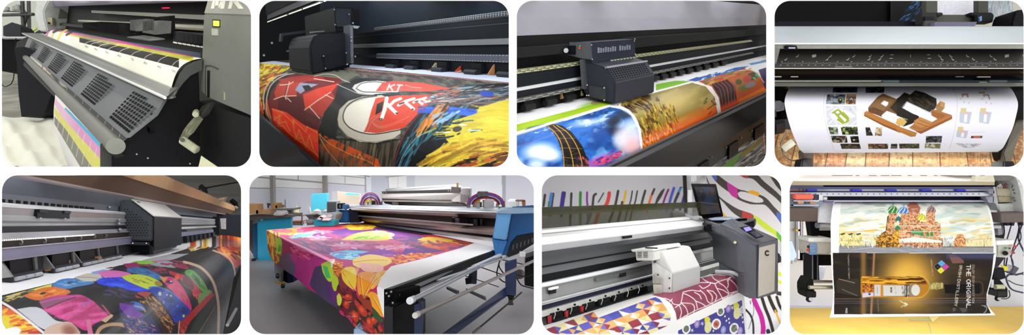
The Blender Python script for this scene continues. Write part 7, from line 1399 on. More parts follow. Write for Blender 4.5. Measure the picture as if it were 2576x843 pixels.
mk('inner_panel', f.xs([(-722, 96), (-724, 96), (-712, 136), (-710, 136)], 1.62, .92), PN, t)
mk('panel_seam', f.xs([(-712, 122), (-710, 122), (-709, 124), (-711, 124)], 1.62, .92), mat('202226', .5), t)
mk('lower_gap', f.xs([(-712, 132), (-714, 132), (-708, 152), (-706, 152)], 1.62, .88), mat('1a1c22', .5), t)
mk('right_well', prism([f.Q(1740, 588, 1.0, .3), f.Q(1826, 582, .9, .3), f.Q(1868, 620, .9, .3), f.Q(1868, 690, .9, .3), f.Q(1742, 690, 1.0, .3)], f.b*.05), mat('23262b', .5), t)
mk('well_shade', prism([f.Q(1742, 590, 1.0, .28), f.Q(1790, 588, .95, .28), f.Q(1800, 640, .95, .28), f.Q(1742, 650, 1.0, .28)], f.b*.01), mat('343a40', .5), t)
gb = mk('gantry_beam', f.xs([(-704, 149), (-696, 148), (-692, 154), (-696, 156), (-694, 178), (-704, 180)], 1.62, .85), mat('9c9e9e', .35, .5, .04, 5), t)
mk('beam_top', f.xs([(-702, 147), (-692, 146.5), (-690, 152), (-692, 154)], 1.62, .8), mat('e0e2e4', .35, .3, .02), gb)
mk('beam_line', f.xs([(-692, 176), (-690, 176), (-690, 177.5), (-692, 177.5)], 1.62, .85), mat('d8dad8', .3, .4), gb); mk('beam_line', f.xs([(-692, 179.5), (-689, 179.5), (-689, 181.5), (-692, 181.5)], 1.62, .85), mat('c0c2c4', .3, .4), gb)
mk('beam_plate', f.xs([(-692, 158), (-693, 158), (-693, 163), (-692, 165)], 1.36, 1.13), mat('6c706c', .4, .3), gb)
for a, c in ((1.53, 0), (1.275, 1)):
    b_ = mk('beam_block', f.xs([(-690, 160), (-693, 160), (-693, 167), (-690, 167)], a, a-.022), mat('2a2a2a', .4), gb)
    if c == 0: mk('block_cap', f.xs([(-688, 156), (-692, 156), (-692, 160), (-688, 160)], a+.003, a-.026), mat('ececec', .4), b_)
mk('lower_band', f.xs([(-694, 182), (-696, 182), (-694, 191), (-692, 190)], 1.62, .88), mat('23253c', .4), t)
mk('strip_plate', f.xs([(-692, 190), (-686, 190), (-684, 199), (-692, 201)], 1.62, .88), mat('c6c6c2', .35, .4, .03), t)
mk('roller_recess', f.xs([(-692, 200), (-700, 200), (-694, 216), (-688, 216)], 1.62, .9), mat('4a4a48', .5, 0, .2, 10), t)
for i, x in enumerate((1400, 1442, 1481, 1520, 1554, 1586, 1614)):
    st = (2440-x)/684
    h = mk('roller_housing', f.xs([(-682, 197), (-690, 197), (-689, 213), (-681, 214)], st+.024, st-.018), mat('1a1b1c', .5), t)
    mk('pinch_roller', f.xs([(-674, 209), (-684, 207), (-686, 214), (-676, 216)], st+.026, st-.02), mat('26282a', .4), h)
    mk('housing_spring', tube([f.R(-680, 190, st+.02), f.R(-676, 198, st+.022), f.R(-678, 206, st+.024)], .0022, 6), mat('c0c0bc', .3, .6), h)
    mk('housing_screw', tube([f.R(-681, 192.5, st+.004), f.R(-678, 192.5, st+.004)], .005, 8), mat('202020', .4), h)
    if i < 3: mk('red_tab', f.xs([(-683, 200), (-680, 199), (-680, 211), (-682, 211)], st+.036, st+.027), mat('a02c34', .5), h)
# right cabinet
zt = f.z(1904, 680)*1.0; TB = f.b
def tq(x, y, k=0.):     # plane facing the viewer along the machine
    return W(x, y, 3.45+(1904-x)*.0035*(1 if x < 1904 else -.0)-(0)+max(0, x-1904)*.004-k)
cab = mk('right_cabinet', prism([tq(x, y) for x, y in ((1798, 566), (1812, 564), (1850, 580), (1896, 612), (1905, 620), (1904, 754), (1882, 752), (1875, 745), (1873, 690), (1856, 685), (1853, 622), (1835, 602), (1800, 585))], Vector((.02, .5, .0))), mat('63656b', .45, 0, .03), t, bevel=.008)
mk('cabinet_front', prism([tq(x, y) for x, y in ((1903, 618), (1908, 613), (1958, 600), (1958, 738), (1905, 753))], Vector((.0, .4, 0))), mat('5a5c60', .45, 0, .03), t, bevel=.006)
mk('cabinet_top', prism([tq(1812, 564, .0), tq(1838, 561, .0)+Vector((0, .1, 0)), tq(1898, 562, 0)+Vector((0, .35, 0)), tq(1958, 601, 0), tq(1904, 616, 0.), tq(1897, 613, 0), tq(1850, 581, 0)], Vector((0, .02, -.02))), mat('5e5f66', .4, 0, .03), t, bevel=.003)
pd = mk('control_pad', prism([tq(x, y, .015) for x, y in ((1862, 572), (1884, 568), (1922, 595), (1904, 600))], (0, .01, -.004)), mat('2b2c33', .35), t)
mk('pad_screen', prism([tq(x, y, .022) for x, y in ((1871, 573), (1885, 570), (1892, 578), (1878, 582))], (0, .006, -.003)), mat('8f86f0', .3, emit=.7), pd)
mk('pad_keys', prism([tq(x, y, .022) for x, y in ((1888, 584), (1900, 580), (1916, 593), (1904, 597))], (0, .006, -.003)), mat('4a4a56', .4), pd)
dp = mk('door_panel', prism([tq(x, y, .012) for x, y in ((1908, 624), (1951, 613), (1949, 733), (1907, 748))], (0, .02, 0)), mat('b3ab9e', .5, 0, .03), t, bevel=.003)
A = [tq(1930+5*math.cos(a), 637+5.5*math.sin(a), .018) for a in [math.radians(d) for d in range(50, 330, 20)]]; mk('door_emblem', tube(A, .0045, 6), mat('2e2c28', .4), dp)
mk('cabinet_knob', tube([tq(1849, 610, .03), tq(1849, 610, -.02)], .009, 14), mat('c8c8a0', .35), cab); mk('cabinet_edge', prism([tq(1908, 616, .014), tq(1910, 616, .014), tq(1906, 750, .014), (tq(1904, 750, .014))], (0, .01, 0)), mat('3c4048', .4), t)
mk('side_handle', prism([tq(1957, 636), tq(1962, 640), tq(1962, 660), tq(1957, 662)], (0, .05, 0)), mat('2a2c30', .5), t)
mk('paper_guard', tube([W(x, y, z) for x, y, z in smooth_path([(1800, 684, 3.78), (1838, 686, 3.72), (1860, 694, 3.68), (1870, 712, 3.66), (1874, 740, 3.66)])], .014, 10), mat('b8babc', .35, .2), t, smooth='auto')
# laptop and tray
lp = thing('laptop', 'open black laptop leaning back on the tray above the grey cabinet', 'laptop', W(1790, 552, 4.2))
mk('screen_case', prism([W(1740, 462, 4.5), W(1802, 463, 4.5), W(1821, 545, 4.25), W(1762, 550, 4.25)], (0, .03, 0)), mat('1c1d1f', .35), lp, bevel=.005)
cvl = Canvas(1738, 458, 1824, 552, '2c3236', 1.5); cvl.blend(np.clip((cvl.Y-500)/20, 0, 1), '4c4644'); cvl.blend(np.clip((cvl.noise(20, 14, 30, 4)-.5)*4, 0, .7), '2a3c5a'); cvl.blend(np.clip((cvl.noise(14, 12, 0, 6)-.6)*5, 0, .6), '5a3a40'); cvl.line([(1750, 508), (1810, 514)], 2, '6a625c')
sheet('screen', [(1747, 470, 4.46), (1764, 540, 4.24)], [(1798, 471, 4.46), (1813, 536, 4.24)], cvl, 1, ink(.25), parent=lp)
mk('keyboard_base', prism([W(1758, 549, 4.26), W(1824, 545, 4.26), W(1880, 549, 4.05), W(1785, 556, 4.0)], (0, 0, -.02)), mat('1d1e20', .4), lp, bevel=.003)
tr = mk('equipment_tray', prism([W(1752, 556, 4.2), W(1830, 552, 4.3), W(1902, 549, 4.1), W(1898, 555, 3.95), W(1868, 564, 3.85), W(1778, 565, 3.9)], (0, 0, -.05)), mat('17181a', .4), label='black tray under the laptop on the grey cabinet', cat='tray', bevel=.006)
mk('paper_sheets', prism([W(1782, 551.5, 4.1), W(1800, 548.5, 4.15), W(1862, 549.5, 4.05), W(1845, 554, 3.98), W(1790, 554.5, 4.02)], (0, 0, .006)), mat('a8b8d4', .5), label='pale blue papers lying in front of the laptop screen', cat='paper')
# carriage
c = thing('print_carriage', 'light grey print carriage with sloped hood and small white unit over the maroon print', 'print carriage', f.Q(1691, 738, 1.235))
Lp = [(1643, 630), (1664, 633), (1692, 688), (1691, 738), (1668, 740), (1650, 732), (1643, 700)]
mk('hood', f.ex(Lp, 1.235, 1.121), mat('cdccc8', .4, 0, .02, 5), c, bevel=.005)
mk('front_cover', f.ex([(1691.5, 689), (1693, 688.5), (1692, 737), (1690, 738)], 1.235, 1.122), mat('b4b3b2', .42, 0, .02, 5), c)
mk('side_plate', f.fl([(1640, 655), (1690, 690), (1689, 736), (1668, 738), (1642, 712)], 1.239, -.001, .004), mat('d8d8d4', .4), c)
for x, y in ((1684, 700), (1684, 725), (1655, 691), (1661, 702), (1646, 700)): mk('screw', tube([f.Q(x, y, 1.24, -.003), f.Q(x, y, 1.235)], .0045, 8), mat('2e2e2c', .4), c)
bx_ = mk('electronics_unit', f.ex([(1598, 631), (1645, 633), (1645, 656), (1600, 656)], 1.26, 1.205), mat('d4d4cc', .42), c, bevel=.004)
mk('unit_top', f.ex([(1586, 628), (1640, 623), (1645, 632), (1590, 634)], 1.26, 1.15), mat('e0e0da', .42), c, bevel=.003)
for i in range(4):
    for j in range(2): mk('unit_vent', f.fl([(1603+j*15, 634+i*4), (1614+j*15, 634+i*4), (1614+j*15, 635.6+i*4), (1603+j*15, 635.6+i*4)], 1.264, -.001, .003), mat('3c3c38', .5), bx_)
mk('unit_slot', f.fl([(1622, 622), (1654, 623), (1654, 626), (1624, 625)], 1.262, -.01, .003), mat('1a1a1a', .5), bx_)
mk('hood_groove', f.ex([(1646, 637), (1648, 636), (1646, 662), (1644, 662)], 1.25, 1.243), mat('3a3a3a', .5), c)
mk('lower_unit', f.fl([(1642, 690), (1664, 702), (1664, 715), (1645, 712)], 1.247, -.004, .02), mat('a8a69e', .4, .2, .2, 20), c, bevel=.002); mk('lower_unit', f.fl([(1642, 716), (1662, 716), (1662, 742), (1650, 742), (1644, 736)], 1.247, -.004, .02), mat('c8c4b4', .4, .1, .2, 20), c, bevel=.002)
mk('dark_base', f.ex([(1666, 738), (1690, 739), (1689, 742), (1668, 742)], 1.235, 1.124), mat('1e1e20', .5), c)
# art
cv = Canvas(1358, 676, 1892, 850, 'ecebe8', 1.7)
cols = ['4648a0', '963848', 'e0d8a0', 'd89c58', 'e4e2e4', '5c54b0', 'd8ca8c', '8a3040', 'ddaa68', '7068b8']
geo = [(1376, 834), (1400, 823), (1426, 812), (1474, 798), (1516, 783), (1555, 769), (1602, 755), (1632, 746), (1650, 748), (1666, 757), (1680, 772), (1687, 798), (1682, 818), (1664, 827), (1632, 842), (1610, 850), (1370, 850)]
cv.poly(geo, 'e6e2dc')
rr = random.Random(11)
def inq(p, R):
    x, y = p; ins = False
    for i in range(len(R)):
        (xa, ya), (xb, yb) = R[i], R[(i+1) % len(R)]
        if ya != yb and ((ya > y) != (yb > y)) and x < (xb-xa)*(y-ya)/(yb-ya)+xa: ins = not ins
    return ins
def iso(i, j):      # skewed lattice following the machine and the roll
    x = 1330+i*25+j*12; y = 864-i*9.2+j*15+ (max(0, x-1640)**2)*.004; return (x, y)
for i in range(-2, 26):
    for j in range(-9, 6):
        p = iso(i, j); 
        if not inq((p[0]+10, p[1]+3), geo): continue
        a, b, c_, d = iso(i, j), iso(i+1, j), iso(i+1, j+1), iso(i, j+1); k = (i*5+j*3) % 10
        cv.poly([a, b, c_, d] if (i+j) % 3 else [a, b, c_, ((d[0]+c_[0])/2+4, (d[1]+a[1])/2)], cols[k]); m = iso(i+.5, j+.5)
        if rr.random() < .6: cv.poly([a, m, d], cols[(k+3) % 10]); 
        if rr.random() < .4: cv.poly([b, c_, m], cols[(k+6) % 10])
# keep the white margins clean
cv.poly([(1640, 742), (1666, 745), (1690, 762), (1704, 790), (1706, 812), (1712, 850), (1610, 850), (1632, 842), (1664, 827), (1682, 818), (1688, 798), (1681, 772), (1666, 756), (1650, 748), (1636, 747)], 'eae8e4')
mar = [(1640, 742), (1700, 722), (1740, 708), (1762, 700), (1800, 692), (1838, 694), (1856, 708), (1864, 733), (1703, 807), (1700, 788), (1690, 766), (1670, 750)]
cv.poly(mar, '84394f'); cv.blend(np.clip((cv.noise(30, 16, -20, 4)-.5)*3, 0, .5), '9a5068', mar)
rv = np.random.RandomState(4)
def crack(pts, w=2.0, c='f0e6e2'): cv.line([ZD(*p) for p in pts], w, c, sm=5)
for p in ([(410, 240), (480, 290), (560, 310), (600, 290), (690, 262), (740, 240)], [(560, 310), (580, 360), (640, 470), (620, 500)], [(600, 300), (660, 340), (700, 400), (690, 450)], [(690, 262), (700, 320), (690, 355)], [(720, 270), (780, 330), (800, 380)], [(580, 360), (650, 380), (700, 410), (780, 390), (820, 380)], [(410, 300), (500, 300), (560, 310)], [(400, 330), (440, 360), (500, 330), (520, 300)], [(410, 380), (460, 430), (490, 500), (540, 520)], [(540, 390), (580, 440), (560, 500)],
          [(230, 400), (320, 380), (400, 390), (410, 380)], [(230, 410), (300, 440), (360, 490), (380, 570)], [(350, 400), (400, 430), (420, 470)], [(40, 460), (110, 490), (130, 520), (190, 530), (210, 510), (230, 410)], [(120, 470), (90, 500)], [(190, 530), (215, 600), (200, 670)], [(210, 510), (260, 560), (280, 630), (240, 650)], [(210, 510), (320, 520), (350, 560), (340, 610)], [(150, 560), (190, 530)], [(360, 490), (430, 520), (470, 550)], [(640, 470), (720, 440), (760, 395)], [(170, 690), (230, 660), (300, 620), (380, 580), (480, 540), (560, 500), (640, 460), (820, 385)], [(480, 380), (530, 440), (530, 510)], [(540, 390), (480, 380)], [(530, 230), (550, 260), (600, 290)], [(720, 240), (700, 280)]):
    crack(p, 2.2)
for p in ([(500, 385), (540, 440), (530, 510)], [(680, 265), (695, 330)], [(240, 515), (320, 520)], [(590, 270), (690, 262)]): crack(p, 1.2, 'c8963c')
blu = [(1706, 832), (1780, 796), (1866, 755), (1874, 800), (1876, 850), (1706, 850)]
cv.poly(blu, '43408e'); W_ = 'ecece8'
for x, y, r in ((575, 730, 44), (760, 775, 44), (620, 600, 36), (265, 780, 40)):
    cx, cy = ZD(x, y); cv.ell(cx, cy, r*.26, r*.32, W_, 15, 1); cv.ell(cx, cy, r*.17, r*.22, 'b08080' if x == 575 else '6a7268', 15)
cv.ell(*ZD(575, 730), 5, 5, 'a84838'); cv.strokes([ZD(740, 740), ZD(785, 740), ZD(785, 810), ZD(740, 810)], 20, 4, 40, ['8a948a', '3c443c', 'b0b8b0'], 1.2); cv.strokes([ZD(600, 580), ZD(645, 580), ZD(640, 620), ZD(600, 620)], 12, 4, 40, ['8a948a', '3c443c'], 1.2)
for x, y in ((485, 690), (785, 545)):
    cv.poly([ZD(x-32, y-20), ZD(x-5, y-38), ZD(x+10, y-36), ZD(x+30, y-10), ZD(x+14, y+35), ZD(x-28, y+40)], 'd8d040'); cv.ell(*ZD(x+6, y+72), 9, 15, 'dcd8a0', 10); cv.line([ZD(x, y+70), ZD(x+6, y+74)], 1, '8a8450')
for x, y in ((430, 725), (740, 560), (325, 795)):
    for a in range(5): cv.line([ZD(x, y), (ZD(x, y)[0]+4*math.cos(a*1.257+.3), ZD(x, y)[1]+4.5*math.sin(a*1.257+.3))], 1.6, W_)
for x, y in ((665, 650), (680, 695), (705, 675), (710, 715), (845, 660), (850, 710), (832, 635), (545, 800)): cv.ell(*ZD(x, y), 1.8, 2.8, W_, 15)
for x, y, c in ((375, 730, '9c80b8'), (700, 570, '9a78b8'), (648, 790, '8a94d0'), (820, 800, 'a888c0'), (845, 580, 'c8c8d8')): cv.ell(*ZD(x, y), 6.5, 10, c, 10); cv.ell(*ZD(x, y), 3, 5, 'b8a8d0', 10)
cv.line([ZD(585, 770), ZD(590, 830)], 1.2, '8a3848'); cv.poly([(1866, 752), (1876, 748), (1882, 850), (1876, 850)], 'e8e6e0')
ring = [(-680, 212), (-660, 208), (-632, 203), (-608, 203), (-588, 210), (-577, 223), (-570, 248), (-565, 289), (-560, 355), (-556, 420)]
sheet('patterned_print', f.edge(ring, 1.78), f.edge(ring, 1.0), cv, .88, ink(.45, 0, .12), nu=620, nv=620, label='print of coloured cubes, maroon cracked pattern and blue cartoon shapes rolling off the grey printer', cat='print')
# ================================================================== bay 8: printer with cathedral painting and dark bottle poster
PAN[0] = 8
XL, XR = 1980, 2584
H8 = 480.0
def FL(px, py, h=1.55): z = h*F/(py-H8); return W(px, py, z)
struct('wall_back', slabz(rc(1974, 430, 2590, 720), 8.0, .1), mat('e6e6ea', .7))
struct('floor', prism([FL(1970, 672), FL(2590, 672), FL(2590, 860), FL(1970, 860)], (0, 0, -.04)), mat('c4c6d2', .35, 0, .08, 1.5))
mk('floor_marking', prism([FL(1970, 776, 1.545), FL(2590, 771, 1.545), FL(2590, 862, 1.545), FL(1970, 862, 1.545)], (0, 0, .003)), mat('cfae4c', .5, 0, .1, 2), label='wide yellow floor band in front of the poster printer', cat='floor marking')
mk('floor_marking', prism([FL(1976, 706, 1.545), FL(1996, 664, 1.545), FL(2013, 664, 1.545), FL(1990, 706, 1.545)], (0, 0, .003)), mat('c8b040', .5, 0, .1, 2), label='short yellow floor stripe by the glass door at the left', cat='floor marking')
mk('floor_scrap', prism([FL(2334, 793, 1.54), FL(2372, 790, 1.54), FL(2346, 812, 1.54)], (0, 0, .004)), mat('e4cc84', .6), label='pale yellow paper triangle on the yellow floor below the poster', cat='paper')
mk('floor_tape', prism([FL(2288, 803, 1.54), FL(2338, 801, 1.54), FL(2342, 808, 1.54), (FL(2336, 807, 1.54)), FL(2290, 807, 1.54)], (0, 0, .004)), mat('b0a878', .6), label='grey tape strip stuck on the yellow floor', cat='tape')
mk('floor_tape', prism([FL(2335, 812, 1.54), FL(2338, 812, 1.54), FL(2348, 845, 1.54), FL(2345, 845, 1.54)], (0, 0, .004)), mat('b8ac70', .6), label='faint worn tape line running toward the front on the yellow floor', cat='tape')
# glass door and frames left
t = thing('glass_door', 'white framed glass door with yellow and blue panes at the left edge', 'door', W(2010, 670, 7.2))
for x0, x1, c in ((1978, 1990, 'e4d890'), (1988, 1993, '3a62b0'), (1992, 2004, 'cfe0f4'), (2003, 2009, 'ece4a8')): mk('pane', slabz(rc(x0, 552, x1, 668), 7.6, .02), mat(c, .3), t)
for x0, x1, y0, y1, c in ((2008, 2014, 552, 652, 'e4e4ea'), (2012, 2020, 552, 655, 'a4a4ac'), (2019, 2050, 552, 640, 'd6d6d4'), (2012, 2048, 636, 655, 'a0a4ac'), (2002, 2012, 577, 582, 'c8a838')): mk('door_frame', slabz(rc(x0, y0, x1, y1), 7.4, .06), mat(c, .4), t)
tt = thing('trolley', 'small pale blue trolley at the far left edge beside the glass door', 'trolley', W(1990, 665, 6.9))
mk('tray', slabz([(1978, 610), (1992, 606), (2004, 640), (2002, 652), (1990, 658), (1978, 660)], 6.9, .1), mat('a8bcd4', .4), tt); mk('trolley_leg', tube([W(1992, 655, 6.9), W(1992, 664, 6.9)], .01, 6), mat('8a8a90'), tt); mk('trolley_leg', tube([W(2001, 650, 6.9), W(2001, 660, 6.9)], .01, 6), mat('8a8a90'), tt)
# printer body
t = thing('large_format_printer', 'white printer with blue clips on its rail, brown beams and control boxes holding painted poster', 'printer', W(2290, 740, 3.9))
mk('top_cover', hx([(430, 4.1), (456, 3.62), (466, 3.64), (466, 4.1)], XL, 2500), mat('e9e7dd', .5), t)
mk('cover_front', hx([(456.5, 3.61), (466, 3.63), (466, 3.66), (456.5, 3.66)], XL, 2502), mat('b3a88c', .5, 0, .05, 3), t)
mk('cover_end', slabz([(2455, 441), (2498, 436), (2503, 458), (2452, 457)], 3.6, .03), mat('d2ccb4', .5), t)
gs = [slabz(rc(a, 440.5, b, 442.5), 3.6, .01) for a, b in ((2095, 2145), (2155, 2162), (2188, 2205), (2218, 2238), (2244, 2268), (2286, 2294), (2318, 2332), (2352, 2358), (2370, 2395), (2440, 2452), (2465, 2478))]
for g in gs: mk('cover_tag', g, mat('3c3830', .5), t)
mk('shadow_gap', hx([(466, 3.75), (472, 3.75), (472, 3.85), (466, 3.85)], XL, 2500), mat('23232e', .4), t)
mk('left_gap_plate', hx([(465, 3.7), (471, 3.7), (471, 3.8), (465, 3.8)], XL, 2071), mat('74747e', .4), t)
mk('rail_top_line', hx([(470.5, 3.7), (472.5, 3.7), (472.5, 3.76)], XL, 2500), mat('7a78c8', .3, .3), t)
mk('gantry_rail', hx([(472, 3.7), (476, 3.66), (481, 3.68), (481, 3.8), (472, 3.8)], XL, 2500), mat('b8bccc', .25, .7, .04), t)
for a, b in ((2031, 2057), (2144, 2169), (2231, 2257), (2319, 2345), (2407, 2431)): mk('blue_clip', slabz(rc(a, 476.5, b, 481), 3.64, .03), mat('2c2cb4', .4), t, bevel=.002)
mk('rail_shadow', hx([(481, 3.74), (484, 3.74), (484, 3.8), (481, 3.8)], XL, 2500), mat('454858', .4), t)
pr = mk('perforated_rail', hx([(484, 3.7), (494, 3.7), (494, 3.78), (484, 3.78)], 1988, 2496), mat('bfc0ca', .3, .5, .04), t)
for i in range(32): mk('rail_hole', tube([W(2008+i*14.7, 488, 3.695), W(2008+i*14.7, 488, 3.71)], .0028, 6), mat('3a3c48'), pr)
mk('dark_recess', hx([(494, 3.8), (505, 3.8), (505, 3.9), (494, 3.9)], XL, 2500), mat('2c2b38', .4), t)
mk('recess_edge', hx([(504, 3.72), (507.5, 3.7), (508, 3.78)], 2075, 2490), mat('dcdcf0', .4), t)
mk('steel_tab', slabz(rc(2071, 496, 2081, 503), 3.7, .03), mat('c4c4c8', .3, .5), t); mk('purple_tab', slabz(rc(2072, 506, 2098, 509), 3.68, .01), mat('5a4a78', .4), t)
mk('red_cover', slabz(rc(2000, 489, 2048, 502), 3.62, .08), mat('e0644e', .4), t, bevel=.006)
mk('print_station', slabz([(1982, 484), (2072, 484), (2072, 512), (2064, 512), (2060, 524), (1982, 524)], 3.72, .08), mat('8a96a4', .35, .3, .3, 12), t)
for x0, x1, y0, y1, c in ((2008, 2022, 507, 513, 'c89060'), (2038, 2054, 508, 513, 'b8805c'), (1994, 2060, 504, 507, 'c8ccd4'), (1990, 2060, 515, 518, 'b0b8c4'), (2058, 2070, 490, 504, 'c4c4c8'), (1986, 1996, 490, 520, '5a5e68'), (2048, 2060, 490, 503, '2c3444')):
    mk('station_part', slabz(rc(x0, y0, x1, y1), 3.66, .02), mat(c, .4, .1), t)
for x in (2012, 2022): mk('station_screw', slabz(rc(x, 474, x+6, 480), 3.66, .02), mat('50505a'), t)
mk('side_beam', slabz([(1978, 523), (2060, 523), (2057, 558), (1978, 557)], 3.66, .2), mat('5a4c45', .45, 0, .06), t, bevel=.004)
mk('side_beam', slabz([(2516, 537), (2590, 534), (2590, 559), (2518, 561)], 3.66, .2), mat('645954', .45, 0, .06), t, bevel=.004)
ec = mk('end_cabinet', join(slabz([(2505, 455), (2590, 455), (2590, 538), (2516, 538), (2508, 520)], 3.95, .1)), mat('3a3836', .5), t)
mk('cabinet_roof', slabz([(2494, 448), (2502, 438), (2554, 440), (2556, 450), (2530, 455), (2500, 455)], 3.7, .2), mat('77746e', .45), ec, bevel=.004)
mk('cabinet_side', slabz([(2556, 446), (2560, 455), (2574, 455), (2590, 480), (2590, 536), (2574, 534), (2566, 480)], 3.68, .15), mat('c2c4c0', .4), ec, bevel=.006)
mk('inner_cheek', slabz([(2499, 470), (2504, 470), (2514, 530), (2504, 512), (2498, 508)], 3.68, .1), mat('9ea0a2', .35, .3), ec)
for q, c in (([(2505, 472), (2544, 475), (2544, 494), (2508, 493)], 'b4ac90'), ([(2509, 494), (2547, 494), (2546, 509), (2513, 509)], 'a8a084'), ([(2510, 513), (2563, 511), (2565, 533), (2515, 533)], 'cccfc8')):
    mk('control_module', slabz(q, 3.75, .15), mat(c, .5), ec, bevel=.004)
for i in range(14):
    r = random.random; x = 2506+r()*40; y = 472-r()*9; mk('module_wire', tube([W(x, y+4, 3.72), W(x+2+4*r(), y-3*r(), 3.72), W(x+6*r()+3, y+3, 3.72)], .003, 5), mat(['c8c0b8', '7a3a38', '3c3c44', '9a94a8'][i % 4]), ec)
for x, y in ((2549, 478), (2552, 486), (2548, 498), (2552, 505)): mk('module_knob', tube([W(x, y, 3.72), W(x, y, 3.8)], .006, 8), mat('55565a'), ec)
mk('right_slider', slabz([(2480, 496), (2500, 494), (2500, 510), (2488, 510)], 3.68, .04), mat('8a8a94', .35, .4, .3, 30), t)
mk('right_slider', slabz([(2486, 480), (2500, 478), (2502, 486), (2488, 488)], 3.68, .04), mat('84848e', .35, .4, .3, 30), t)
mk('black_mount', slabz([(2037, 558), (2062, 556), (2058, 602), (2043, 602)], 3.8, .06), mat('1f1f22', .45), t)
mk('winder_recess', slabz(rc(2048, 576, 2092, 602), 3.9, .06), mat('1b181c', .5), t)
mk('winder_bar', slabz(rc(2058, 560, 2092, 563), 3.75, .03), mat('4c4c50', .4), t)
mk('winder_tube', tube([W(2058, 567, 3.75), W(2096, 567, 3.75)], .013, 14), mat('dcdce2', .3, .1), t, smooth='auto'); mk('winder_end', tube([W(2053, 567, 3.74), W(2059, 567, 3.74)], .019, 12), mat('9a9aa0', .3, .4), t)
mk('winder_strip', slabz(rc(2062, 573, 2092, 580), 3.8, .03), mat('d6d6d2', .4), t)
# left control box, leg, tubes
cb = mk('control_box', slabz([(2036, 601), (2092, 600), (2092, 641), (2036, 640)], 3.7, .15), mat('cfc8b8', .5), t, bevel=.008)
mk('box_lid', slabz([(2035, 599), (2092, 599), (2092, 610), (2035, 609)], 3.69, .15), mat('f0eee8', .5), cb, bevel=.004)
mk('box_label', slabz(rc(2037, 613, 2055, 641), 3.69, .01), mat('7a9cc4', .4), cb)
for i in range(5): mk('label_line', slabz(rc(2040, 617+i*4, 2052-i % 3, 618+i*4), 3.685, .004), mat('c8d8e8'), cb)
mk('stop_button', tube([W(2032, 629, 3.68), W(2036, 629, 3.72)], .009, 10), mat('c83028', .4), cb); mk('box_switch', slabz(rc(2032, 618, 2036, 624), 3.69, .01), mat('3a3430'), cb)
mk('leg', slabz(rc(2043, 641, 2061, 708), 3.8, .12), mat('1e1e20', .4), t, bevel=.004)
for x in (2044.5, 2056.5): mk('leg_edge', slabz(rc(x, 642, x+1.4, 706), 3.79, .01), mat('98989c', .3, .6), t)
mk('cross_beam', slabz(rc(2060, 641, 2094, 668), 3.85, .1), mat('161518', .5), t)
mk('foot_bracket', slabz([(2028, 718), (2038, 700), (2046, 702), (2050, 736), (2052, 748), (2030, 748), (2028, 732)], 3.6, .12), mat('23231f', .5), t, bevel=.004)
mk('foot_block', slabz(rc(2029, 733, 2054, 749), 3.58, .1), mat('2a2a26', .5), t, bevel=.004)
mk('floor_tube', tube([W(2044, 708.5, 3.62), W(2096, 708.5, 3.62)], .0105, 12), mat('aca68c', .25, .7), t, smooth='auto'); mk('floor_tube', tube([W(2035, 723, 3.55), W(2096, 723, 3.55)], .0125, 12), mat('b4ae92', .25, .7), t, smooth='auto')
def castor(x, y, z, parent, r=.02):
    w = mk('castor', tube([W(x-3, y, z-.01), W(x-3, y, z+.012)], r, 16), mat('26262a', .4), parent, smooth='auto'); mk('castor_hub', tube([W(x+2, y, z-.02), W(x+2, y, z-.01)], r*.65, 12), mat('b4b4b8', .3, .5), w); mk('castor_fork', slabz([(x-6, y-9), (x+7, y-9), (x+4, y), (x-6, y+1)], z+.014, .01), mat('1c1c1e'), w)
castor(2038, 753, 3.6, t, .019)
mk('floor_shadow_plate', slabz([(2060, 672), (2078, 672), (2072, 700), (2062, 706)], 4.6, .05), mat('77787e', .5), t)
# right control box, leg parts
cb = mk('control_box', slabz([(2508, 607), (2551, 606), (2544, 646), (2508, 647)], 3.7, .15), mat('c9c8ba', .5), t, bevel=.008)
mk('box_lid', slabz([(2505, 606), (2552, 604), (2550, 616), (2506, 617)], 3.69, .15), mat('f0f0ea', .5), cb, bevel=.004)
for x, y, c in ((2530, 624, '2f8a4c'), (2540, 625, '4a4a48')): mk('box_button', tube([W(x, y, 3.68), W(x, y, 3.7)], .0055, 10), mat(c, .4), cb)
mk('rotary_switch', tube([W(2529, 637, 3.67), W(2529, 637, 3.7)], .015, 14), mat('2a2a28', .4), cb)
for x, y in ((2552, 620), (2548, 636)): mk('stop_button', tube([W(x, y, 3.67), W(x+2, y, 3.72)], .008, 10), mat('c83a48', .4), cb)
mk('black_mount', slabz([(2500, 560), (2522, 560), (2524, 602), (2508, 603), (2502, 580)], 3.85, .06), mat('26262c', .4), t); mk('mount_part', slabz([(2510, 575), (2520, 572), (2522, 590), (2512, 592)], 3.75, .05), mat('8a8a90', .3, .4), t)
mk('winder_tube', tube([W(2496, 570, 3.75), W(2515, 570, 3.75)], .014, 14), mat('c8c8cc', .3, .2), t, smooth='auto')
mk('leg', slabz([(2500, 646), (2528, 648), (2512, 670), (2500, 674)], 3.85, .1), mat('36343c', .45), t)
mk('winder_motor', slabz([(2498, 676), (2526, 674), (2532, 700), (2512, 706), (2498, 704)], 3.7, .12), mat('22242c', .45), t, bevel=.004)
mk('foot_bracket', slabz([(2494, 704), (2512, 700), (2536, 726), (2536, 748), (2524, 750), (2500, 742), (2488, 735)], 3.65, .12), mat('1d1d20', .45), t, bevel=.004)
mk('floor_tube', tube([W(2503, 722, 3.6), W(2524, 722, 3.6)], .016, 12), mat('bcb896', .25, .5), t, smooth='auto'); mk('foot_block', slabz(rc(2509, 733, 2534, 747), 3.58, .08), mat('33332f', .5), t, bevel=.004)
mk('steel_link', slabz(rc(2494, 704, 2500, 724), 3.6, .03), mat('c4c4c8', .3, .5), t); castor(2512, 752, 3.62, t, .015)
